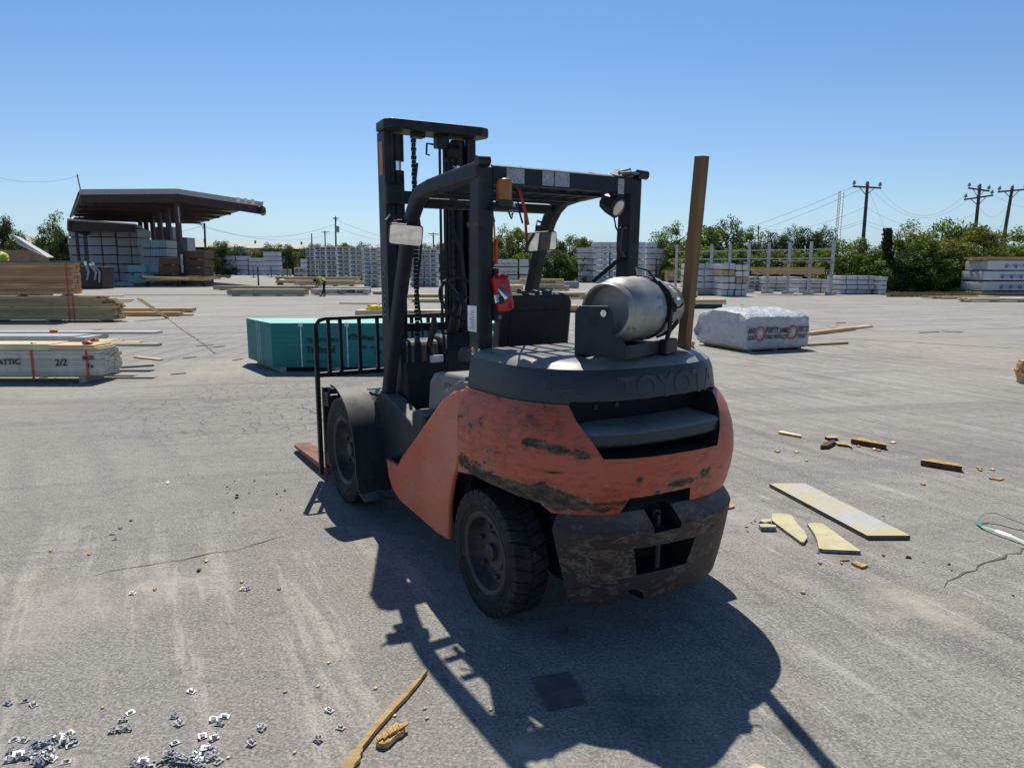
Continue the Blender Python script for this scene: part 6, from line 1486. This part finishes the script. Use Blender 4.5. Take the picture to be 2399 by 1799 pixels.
wires = [((2032, 438, 66), (1300, 548, 150), 5), ((2000, 438, 66), (1250, 540, 150), 5), ((2062, 443, 66), (2262, 455, 70), 2.2), ((2040, 441, 66), (2270, 466, 70), 2.2), ((2030, 485, 66), (2290, 497, 70), 1.6), ((2028, 517, 66), (2288, 521, 70), 1.0), ((2028, 526, 66), (2284, 531, 70), 1.0),
         ((2026, 486, 66), (1780, 534, 110), 1), ((2026, 516, 66), (1560, 575, 120), 1.6), ((2024, 522, 66), (1560, 583, 120), 1.6), ((2318, 449, 70), (2480, 470, 90), 1.2), ((2296, 487, 70), (2362, 480, 68), 1), ((2288, 521, 70), (2350, 528, 68), .6), ((2350, 528, 68), (2440, 560, 60), .4), ((2352, 535, 68), (2440, 575, 60), .4), ((2370, 450, 68), (2460, 480, 60), .3),
         ((2036, 447, 66), (2095, 590, 66), 0), ((2372, 455, 68), (2330, 575, 68), 0), ((0, 417, 72), (186, 412, 72), .5), ((-200, 408, 72), (0, 417, 72), .5), ((450, 522, 160), (786, 525, 160), 3), ((786, 515, 160), (1200, 560, 200), 4), ((786, 530, 160), (1015, 552, 150), 2), ((480, 530, 120), (786, 545, 160), 2), ((260, 560, 170), (480, 527, 120), 1), ((1140, 566, 120), (1780, 527, 110), 3), ((1140, 572, 120), (1780, 536, 110), 3)]
for i, (a_, b_, sag) in enumerate(wires):
    A_, B2 = at(*a_), at(*b_); pts = [A_.lerp(B2, t/14)-Vector((0, 0, 4*sag*(t/14)*(1-t/14))) for t in range(15)]
    rr2 = .00022*(A_.y+B2.y)/2*.55
    tag(MB().tube(pts, rr2, 4, False).build('wire', wire_m), 'thin overhead wire sagging between utility poles', 'wire', 'overhead wires between the utility poles')

# ------------------------------------------------------------------ the worker
def skin_body(name, verts, edges, radii, mat, parent, root=0, sub=1):
    me = bpy.data.meshes.new(name); me.from_pydata(verts, edges, []); me.materials.append(mat); o = link(name, me, parent)
    o.modifiers.new('skin', 'SKIN'); 
    for i, r_ in enumerate(radii): me.skin_vertices[0].data[i].radius = (r_, r_)
    for i in range(len(radii)): me.skin_vertices[0].data[i].use_root = (i == root)
    s_ = o.modifiers.new('sub', 'SUBSURF'); s_.levels = sub; s_.render_levels = sub
    bpy.context.view_layer.update(); dg = bpy.context.evaluated_depsgraph_get(); m2 = bpy.data.meshes.new_from_object(o.evaluated_get(dg), depsgraph=dg); o.modifiers.clear(); o.data = m2
    m2.polygons.foreach_set('use_smooth', [True]*len(m2.polygons)); m2.name = name; return o
wp = ground_at(760, 694); PE = empty('person', wp, 0, 'worker in a lime hi-vis vest and black trousers bending over the timber', 'person')
# bending toward -x: pelvis, spine forward, head low left, arms reaching down left
sk_v = [(.02, 0, .93), (-.10, 0, 1.06), (-.27, 0, 1.12), (-.40, 0, 1.09), (-.48, 0, 1.04), (-.57, 0, .99), (-.60, 0, .93),
        (-.36, .17, 1.05), (-.36, .19, .80), (-.44, .17, .60), (-.49, .16, .53), (-.36, -.17, 1.05), (-.40, -.19, .80), (-.50, -.17, .62), (-.56, -.16, .56),
        (.02, .10, .86), (-.05, .12, .47), (.03, .13, .10), (-.12, .14, .05), (.02, -.10, .86), (.03, -.14, .47), (-.12, -.16, .10), (-.28, -.17, .05)]
sk_e = [(0, 1), (1, 2), (2, 3), (3, 4), (4, 5), (5, 6), (3, 7), (7, 8), (8, 9), (9, 10), (3, 11), (11, 12), (12, 13), (13, 14), (0, 15), (15, 16), (16, 17), (17, 18), (0, 19), (19, 20), (20, 21), (21, 22)]
sk_r = [.125, .12, .13, .12, .055, .085, .075, .06, .046, .036, .03, .06, .046, .036, .03, .085, .06, .042, .04, .085, .06, .042, .04]
skin_body('body', sk_v, sk_e, sk_r, skin, PE, 0, 2)
skin_body('vest', [(.0, 0, .98), (-.10, 0, 1.07), (-.27, 0, 1.13), (-.40, 0, 1.10), (-.36, .17, 1.06), (-.36, -.17, 1.06)], [(0, 1), (1, 2), (2, 3), (3, 4), (3, 5)], [.145, .145, .152, .13, .078, .078], hivis, PE, 1, 2)
skin_body('shirt_sleeves', [(-.36, .20, 1.0), (-.36, .195, .80), (-.40, .18, .70)], [(0, 1), (1, 2)], [.065, .055, .045], cloth_black, PE, 0, 1)
skin_body('shirt_sleeves', [(-.37, -.20, 1.0), (-.40, -.195, .80), (-.45, -.18, .70)], [(0, 1), (1, 2)], [.065, .055, .045], cloth_black, PE, 0, 1)
skin_body('trousers', [(.0, 0, .98), (.02, 0, .92), (.02, .10, .84), (-.05, .12, .47), (.03, .13, .10), (.02, -.10, .84), (.03, -.14, .47), (-.12, -.16, .10)], [(0, 1), (1, 2), (2, 3), (3, 4), (1, 5), (5, 6), (6, 7)], [.135, .142, .10, .078, .068, .10, .078, .068], cloth_black, PE, 1, 2)
skin_body('shoe', [(.05, .13, .05), (-.14, .14, .045)], [(0, 1)], [.055, .045], cloth_black, PE, 0, 1); skin_body('shoe', [(-.10, -.16, .05), (-.30, -.17, .045)], [(0, 1)], [.055, .045], cloth_black, PE, 0, 1)
skin_body('hair', [(-.50, 0, 1.06), (-.575, 0, 1.03), (-.61, 0, .985)], [(0, 1), (1, 2)], [.08, .10, .085], cloth_black, PE, 1, 2)
MB().box(-.12, -.09, -.155, .155, 1.0, 1.22).build('reflective_stripe', tape_m, PE, rot=(0, 0, 0))
PE.scale = (1.0, 1.0, 1.0)

# ------------------------------------------------------------------ debris on the ground
def slabpx(label, pts, th, mat, name='board_piece', cat='board piece', z0=.003, core=None, group=None):
    P_ = [ground_at(x, y, z0+th) for x, y in pts]; n = len(P_); c = sum((Vector((p.x, p.y, 0)) for p in P_), Vector())/n
    if sum((P_[i].x*P_[(i+1) % n].y-P_[(i+1) % n].x*P_[i].y) for i in range(n)) < 0: P_.reverse()
    vs = [Vector((p.x-c.x, p.y-c.y, z0)) for p in P_]+[Vector((p.x-c.x, p.y-c.y, z0+th)) for p in P_]
    mb = MB(); mb.add(vs, [tuple(range(2*n-1, n-1, -1))[::-1]]); mb.cur = 1; mb.add(vs, [tuple(range(n-1, -1, -1))]+[(i, (i+1) % n, (i+1) % n+n, i+n) for i in range(n)])
    o = mb.build(name, [mat, core or mat], loc=c); return tag(o, label, cat, group)
m = NT('painted_board_face'); n1 = m.noise(2.2, 4, .6, dist=.8); n2 = m.noise(9, 4, .6, m.mapping((1, 3, 1), (0, 0, R(-40))))
m.col(m.mix(m.ramp(n2, .45, .62, 0, .65), m.mix(m.ramp(n1, .38, .62), (.58, .50, .24), (.50, .50, .50)), (.46, .46, .46))); m.set(.75); board_face = m.m
yellow_face = simple('yellow_board_face', (.60, .54, .30), .75, var=.12, scale=9, dirt=(.50, .46, .32))
def CD(x, y): return (1700+x/3.1645, 950+y/3.1645)
slabpx('long cream and grey plank lying on the asphalt at right', [CD(325, 578), CD(400, 574), CD(592, 577), CD(1370, 962), CD(1050, 962)], .028, board_face, 'plank', 'plank', core=simple('plank_edge', (.13, .115, .09), .8))
slabpx('broken cream board piece left of the other, with crumbs beside it', [CD(342, 797), CD(420, 798), CD(490, 812), CD(520, 860), CD(588, 935), CD(604, 975), CD(582, 1010), CD(560, 1010), CD(343, 850)], .02, yellow_face, core=gypsum)
slabpx('broken cream board piece with curved broken edge, right of its twin', [CD(605, 872), CD(640, 866), CD(720, 872), CD(1002, 1076), CD(725, 1064), CD(690, 1055), CD(680, 1000), CD(660, 950)], .022, yellow_face, core=gypsum)
slabpx('small broken cream chunk behind the left crumbs', [CD(252, 852), CD(275, 838), CD(338, 838), CD(338, 855), CD(290, 865)], .03, yellow_face, core=gypsum)
slabpx('small broken cream chunk lying in front of the crumbs', [CD(247, 878), CD(300, 872), CD(372, 885), CD(374, 898), CD(262, 898)], .03, yellow_face, core=gypsum)
slabpx('brown splintered chip below the broken boards', [CD(930, 1160), CD(970, 1152), CD(1058, 1178), CD(1010, 1196)], .012, leafbrown, 'wood_chip', 'wood chip')
slabpx('thin brown stick left of the brown chip', [CD(845, 1138), CD(915, 1134), CD(918, 1140), CD(850, 1146)], .008, leafbrown, 'wood_chip', 'wood chip')
slabpx('dark rotten timber block, larger one at right', [CD(930, 238), CD(1000, 236), CD(1195, 282), CD(1190, 292), CD(932, 246)], .05, leafbrown, 'timber_block', 'timber block', core=simple('rotten_wood', (.10, .06, .035), .9, var=.4, scale=20))
slabpx('dark rotten timber block lying farther right and nearer', [CD(1447, 396), CD(1520, 392), CD(1740, 432), CD(1755, 452), CD(1450, 404)], .05, leafbrown, 'timber_block', 'timber block', core=MATS['rotten_wood'])
slabpx('pale wood sliver left of the splinter cluster', [CD(388, 188), CD(420, 184), CD(556, 214), CD(560, 226), CD(395, 196)], .022, pale_wood, 'wood_chip', 'wood chip', core=leafbrown)
slabpx('yellow chip at the back of the splinter cluster', [CD(735, 228), CD(780, 218), CD(832, 226), CD(830, 238), CD(760, 238)], .03, pine, 'wood_chip', 'wood chip', core=MATS['rotten_wood'])
slabpx('dark chunk at the left of the splinter cluster', [CD(702, 298), CD(735, 272), CD(805, 250), CD(808, 268), CD(760, 295)], .035, MATS['rotten_wood'], 'wood_chip', 'wood chip')
slabpx('long curved splinter at the front of the splinter cluster', [CD(806, 266), CD(870, 268), CD(915, 280), CD(940, 308), CD(905, 292), CD(830, 284)], .02, leafbrown, 'wood_chip', 'wood chip', core=MATS['rotten_wood'])
slabpx('orange chip with pink tape at far right', [CD(1950, 534), CD(1990, 530), CD(2066, 538), CD(2030, 548)], .01, leafbrown, 'wood_chip', 'wood chip')
slabpx('orange shredded chip beside the forklift right side', [CD(0, 700), CD(40, 712), CD(68, 745), CD(20, 758), CD(-10, 740)], .012, leafbrown, 'wood_chip', 'wood chip')
for i, (x, y, s_) in enumerate(((1240, 268, 26), (985, 296, 16), (1100, 318, 22), (1135, 326, 18), (600, 402, 14), (1465, 576, 22), (1880, 456, 22), (1888, 472, 18), (1980, 468, 20), (385, 334, 22), (525, 338, 18), (1170, 1100, 14), (860, 1160, 12), (700, 1160, 16), (575, 1376, 20))):
    a = i*1.7; slabpx('small tan wood chip scattered on the asphalt at right', [CD(x-s_, y), CD(x, y-s_*.28), CD(x+s_, y+s_*.1), CD(x+s_*.1, y+s_*.35)], .009, leafbrown if i % 2 else pine, 'wood_chip', 'wood chip', group='small tan wood chips scattered at right')
for i, (x, y, s_) in enumerate(((1355, 1130, 50), (1655, 1180, 30), (1675, 1224, 18), (1465, 1160, 12), (1168, 822, 16), (2130, 1410, 24), (275, 706, 16), (685, 1095, 30), (300, 775, 8), (215, 935, 8), (290, 972, 9), (230, 978, 6), (1832, 118, 8), (1105, 170, 8), (1210, 115, 7), (640, 1020, 12), (400, 940, 10))):
    p_ = ground_at(*CD(x, y)); o = lump('asphalt_crumb', gypsum if i in (6, 7, 9, 10, 11, 15, 16) else black_pl, (p_.x, p_.y, .0), s_/3.16/FPX*p_.y*.5, s_/3.16/FPX*p_.y*.35, s_/3.16/FPX*p_.y*.35, i+20, 5, .7)
    tag(o, 'small grey gypsum crumb near the broken boards' if i in (6, 7, 9, 10, 11, 15, 16) else 'small black crumb lying on the asphalt at right', 'crumb', 'gypsum crumbs near the broken boards' if i in (6, 7, 9, 10, 11, 15, 16) else 'black crumbs on the asphalt at right')
for k in range(26):
    p_ = ground_at(*CD(rnd.uniform(150, 430), rnd.uniform(850, 945))); s_ = rnd.uniform(.004, .012); o = lump('crumb', gypsum, (p_.x, p_.y, 0), s_, s_, s_*.7, k, 4, .6); tag(o, 'tiny gypsum crumb beside the broken boards', 'crumb', 'gypsum crumbs near the broken boards')
# green banding
pts = [ground_at(*CD(x, y), .01) for x, y in ((2330, 930), (2212, 912), (2100, 888), (2000, 858), (1920, 848), (1875, 858), (1862, 872), (1900, 905), (2000, 945), (2110, 985), (2215, 1022), (2330, 1060))]
zz = [.01, .03, .05, .06, .05, .02, .01, .01, .02, .02, .01, .01]; mb = MB(); vs = []
for i, p_ in enumerate(pts):
    d = (pts[min(i+1, 11)]-pts[max(i-1, 0)]).normalized(); n_ = Vector((-d.y, d.x, .6)).normalized(); vs += [p_+n_*.010+Vector((0, 0, zz[i])), p_-n_*.010+Vector((0, 0, zz[i]))]
o = mb.add(vs, [(2*i, 2*i+1, 2*i+3, 2*i+2) for i in range(11)]).build('banding_strap', teal_strap); o.modifiers.new('s', 'SOLIDIFY').thickness = .001
tag(o, 'loop of green plastic banding lying at the right picture edge', 'strap')
# cardboard in the shadow, damp patch
slabpx('square of dark grooved board lying in the forklift shadow', [(1243, 1586), (1333, 1572), (1344, 1590), (1372, 1643), (1284, 1661)], .006, cardboard, 'scrap_board', 'scrap board')
slabpx('pale flat scrap at the lower picture edge right of centre', [(1750, 1799), (1770, 1786), (1800, 1799), (1800, 1812), (1750, 1812)], .006, pale_wood, 'scrap_board', 'scrap board')
# long splinter and chunk
A_ = [(1002, 1566), (985, 1580), (940, 1626), (915, 1648), (900, 1668), (880, 1686), (862, 1712), (838, 1745), (832, 1752), (822, 1758), (812, 1775), (802, 1788), (795, 1805), (778, 1835), (806, 1835), (816, 1812), (826, 1800), (832, 1786), (845, 1772), (843, 1764), (850, 1756), (849, 1748), (862, 1732), (880, 1708), (905, 1680), (930, 1652), (955, 1626), (985, 1590)]
sp1 = slabpx('long yellow split timber sliver pointing toward the forklift, at bottom centre', A_, .018, wood('split_pine', (.62, .46, .22), (.44, .26, .09), grain=30), 'splinter', 'splinter', core=leafbrown)
sp2 = slabpx('brown shredded wood chunk beside the long sliver', [(880, 1735), (884, 1722), (898, 1715), (905, 1706), (918, 1700), (930, 1690), (938, 1697), (949, 1702), (944, 1712), (930, 1718), (915, 1734), (900, 1742), (888, 1740)], .022, leafbrown, 'wood_chunk', 'wood chunk')
for k_ in range(5):
    u_, v_ = 884+k_*13, 1732-k_*7
    o = slabpx('', [(u_-4, v_-8-k_%2*3), (u_+14+k_%3*4, v_-16), (u_+20, v_-10), (u_+2, v_+2+k_%2*3)], .006+.003*(k_ % 3), leafbrown, 'fibre', None, z0=.0255); o.parent = sp2; o.matrix_parent_inverse = Matrix.Translation(-sp2.location)
# black rubber bits at left
bits = [(970, 382, 16), (1680, 130, 10), (1755, 192, 18), (1752, 212, 20), (1885, 85, 12), (1845, 177, 10), (2110, 160, 15), (2050, 183, 12), (1730, 320, 12), (1560, 318, 8), (2078, 300, 10), (1472, 752, 28), (1735, 88, 8), (1500, 62, 7), (1650, 50, 6), (1945, 155, 7), (1900, 163, 6), (1700, 147, 7), (1680, 178, 8), (2080, 206, 8), (2180, 240, 7), (1395, 40, 8), (1970, 42, 8), (2190, 97, 6), (840, 213, 6)]
for i, (x, y, s_) in enumerate(bits):
    p_ = ground_at(x/3.16, 1100+y/3.16); k = s_/3.16/FPX*p_.y*.62; mb = MB().box(-k, k, -k*.7, k*.7, 0, k*.9); o = mb.build('rubber_chunk', black_pl, loc=(p_.x, p_.y, .001), rot=(0, 0, i*1.3)); add_bevel(o, k*.2, 1)
    big = s_ > 19
    if s_ == 28: tag(o, 'largest black rubber chunk, lying alone on the asphalt at left', 'rubber chunk')
    else: tag(o, 'small black rubber chunk scattered on the asphalt left of the forklift', 'rubber chunk', 'black rubber chunks scattered left of the forklift')
for i, (x, y, c_) in enumerate(((375, 592, leafbrown), (660, 618, leafbrown), (1145, 878, leafbrown), (1790, 822, pine), (1528, 670, pale_wood), (1240, 92, white_ink), (2065, 875, gypsum), (890, 426, gypsum))):
    u, v = x/3.16, 1100+y/3.16; s_ = 5
    slabpx('tiny wood flake lying on the asphalt at left', [(u-s_, v+1), (u, v-3), (u+s_, v-1), (u+1, v+3)], .006, c_, 'wood_chip', 'wood chip', group='tiny flakes on the asphalt at left')
for i, (u, v) in enumerate(((1150, 1660), (1000, 1680), (880, 1610), (745, 1605), (668, 1618), (995, 1657), (925, 1674), (240, 1655), (770, 1550), (690, 1760), (535, 1772))):
    s_ = 5; slabpx('tiny wood flake lying near the bottom sliver', [(u-s_, v+2), (u, v-3), (u+s_, v-2), (u+1, v+2)], .004, pine, 'wood_chip', 'wood chip', group='tiny flakes around the bottom sliver')
# sheathing clips
def clip_mesh(seed):
    mb = MB(); a, b, t = .022, .016, .0016
    mb.box(-a, a, -b, -b*.55, 0, t).box(-a, a, b*.55, b, 0, t).box(-a, -a*.55, -b*.55, b*.55, 0, t).box(a*.55, a, -b*.55, b*.55, 0, t)
    mb.box(-a*.5, a*.5, -b*.3, b*.3, .010, .010+t).box(-a*.5, -a*.42, -b*.3, b*.3, t, .010).box(-a*.1, a*.4, b*.55, b*.55+t, t, .012)
    return mb.mesh('clip', NTclip)
m = NT('zinc_clip'); m.col(m.mix(m.ramp(m.rand(), 0, 1), (.28, .30, .33), (.56, .57, .59))); m.set(.45, .15); NTclip = m.m
CM = clip_mesh(0)
cl = [(40, 420), (125, 405), (165, 425), (645, 465), (610, 500), (560, 555), (605, 545), (632, 548), (860, 485), (885, 520), (1055, 500), (1110, 485), (1085, 520), (1000, 585), (1060, 580), (1058, 592), (865, 615), (1240, 620), (1240, 600), (1295, 545), (1292, 535), (1625, 455), (1680, 540), (1570, 600), (945, 360), (70, 597), (120, 600), (340, 570), (290, 585), (370, 615), (350, 628), (975, 650), (1010, 660)]
solo = {(1240, 620): 'metal clip standing alone in the bottom middle, near the tab pair', (945, 360): 'metal clip lying alone farthest from the piles', (1625, 455): 'metal clip left of the long sliver, farthest of three', (1680, 540): 'metal clip left of the long sliver, middle of three', (1570, 600): 'metal clip left of the long sliver, nearest of three'}
r = random.Random(77)
def clip(u, v, z, lab=None, tilt=.25, sc=1.0):
    p_ = ground_at(u, v)
    o = link('metal_clip', CM, None, (p_.x, p_.y, .001+z), (r.uniform(-tilt, tilt), r.uniform(-tilt, tilt), r.uniform(-.7, 1.2)), (sc*r.uniform(.72, .86), sc*r.uniform(.72, .86), sc))
    o.location.z += abs(math.sin(o.rotation_euler.x))*.016+abs(math.sin(o.rotation_euler.y))*.022
    if lab: tag(o, lab, 'metal clip')
    else: tag(o, 'small zinc sheathing clip spilled on the asphalt at the bottom left', 'metal clip', 'zinc clips spilled at the bottom left')
for x, y in cl: clip(x/2.107, 1450+y/2.107, 0, solo.get((x, y)))
for cx_, cy_, sx_, sy_, n_ in ((170, 690, 110, 50, 20), (225, 640, 70, 34, 9), (330, 608, 55, 26, 5), (700, 722, 90, 30, 13), (930, 708, 140, 34, 21), (845, 690, 40, 24, 4), (1010, 655, 50, 20, 4)):
    for k in range(n_):
        x = r.gauss(cx_, sx_*.5); y = r.gauss(cy_, sy_*.5); clip(x/2.107, 1450+y/2.107, r.choice((0, 0, 0, .008)), None, .4)
for x, y in ((832, 478), (855, 518), (983, 922), (1800, 892), (1830, 888)):
    clip(x/3.16, 1100+y/3.16, 0, 'zinc clip lying apart on the open asphalt at left' if False else None)
clip(328/2.107, 1450+705/2.107, 0)
bpy.context.view_layer.update()
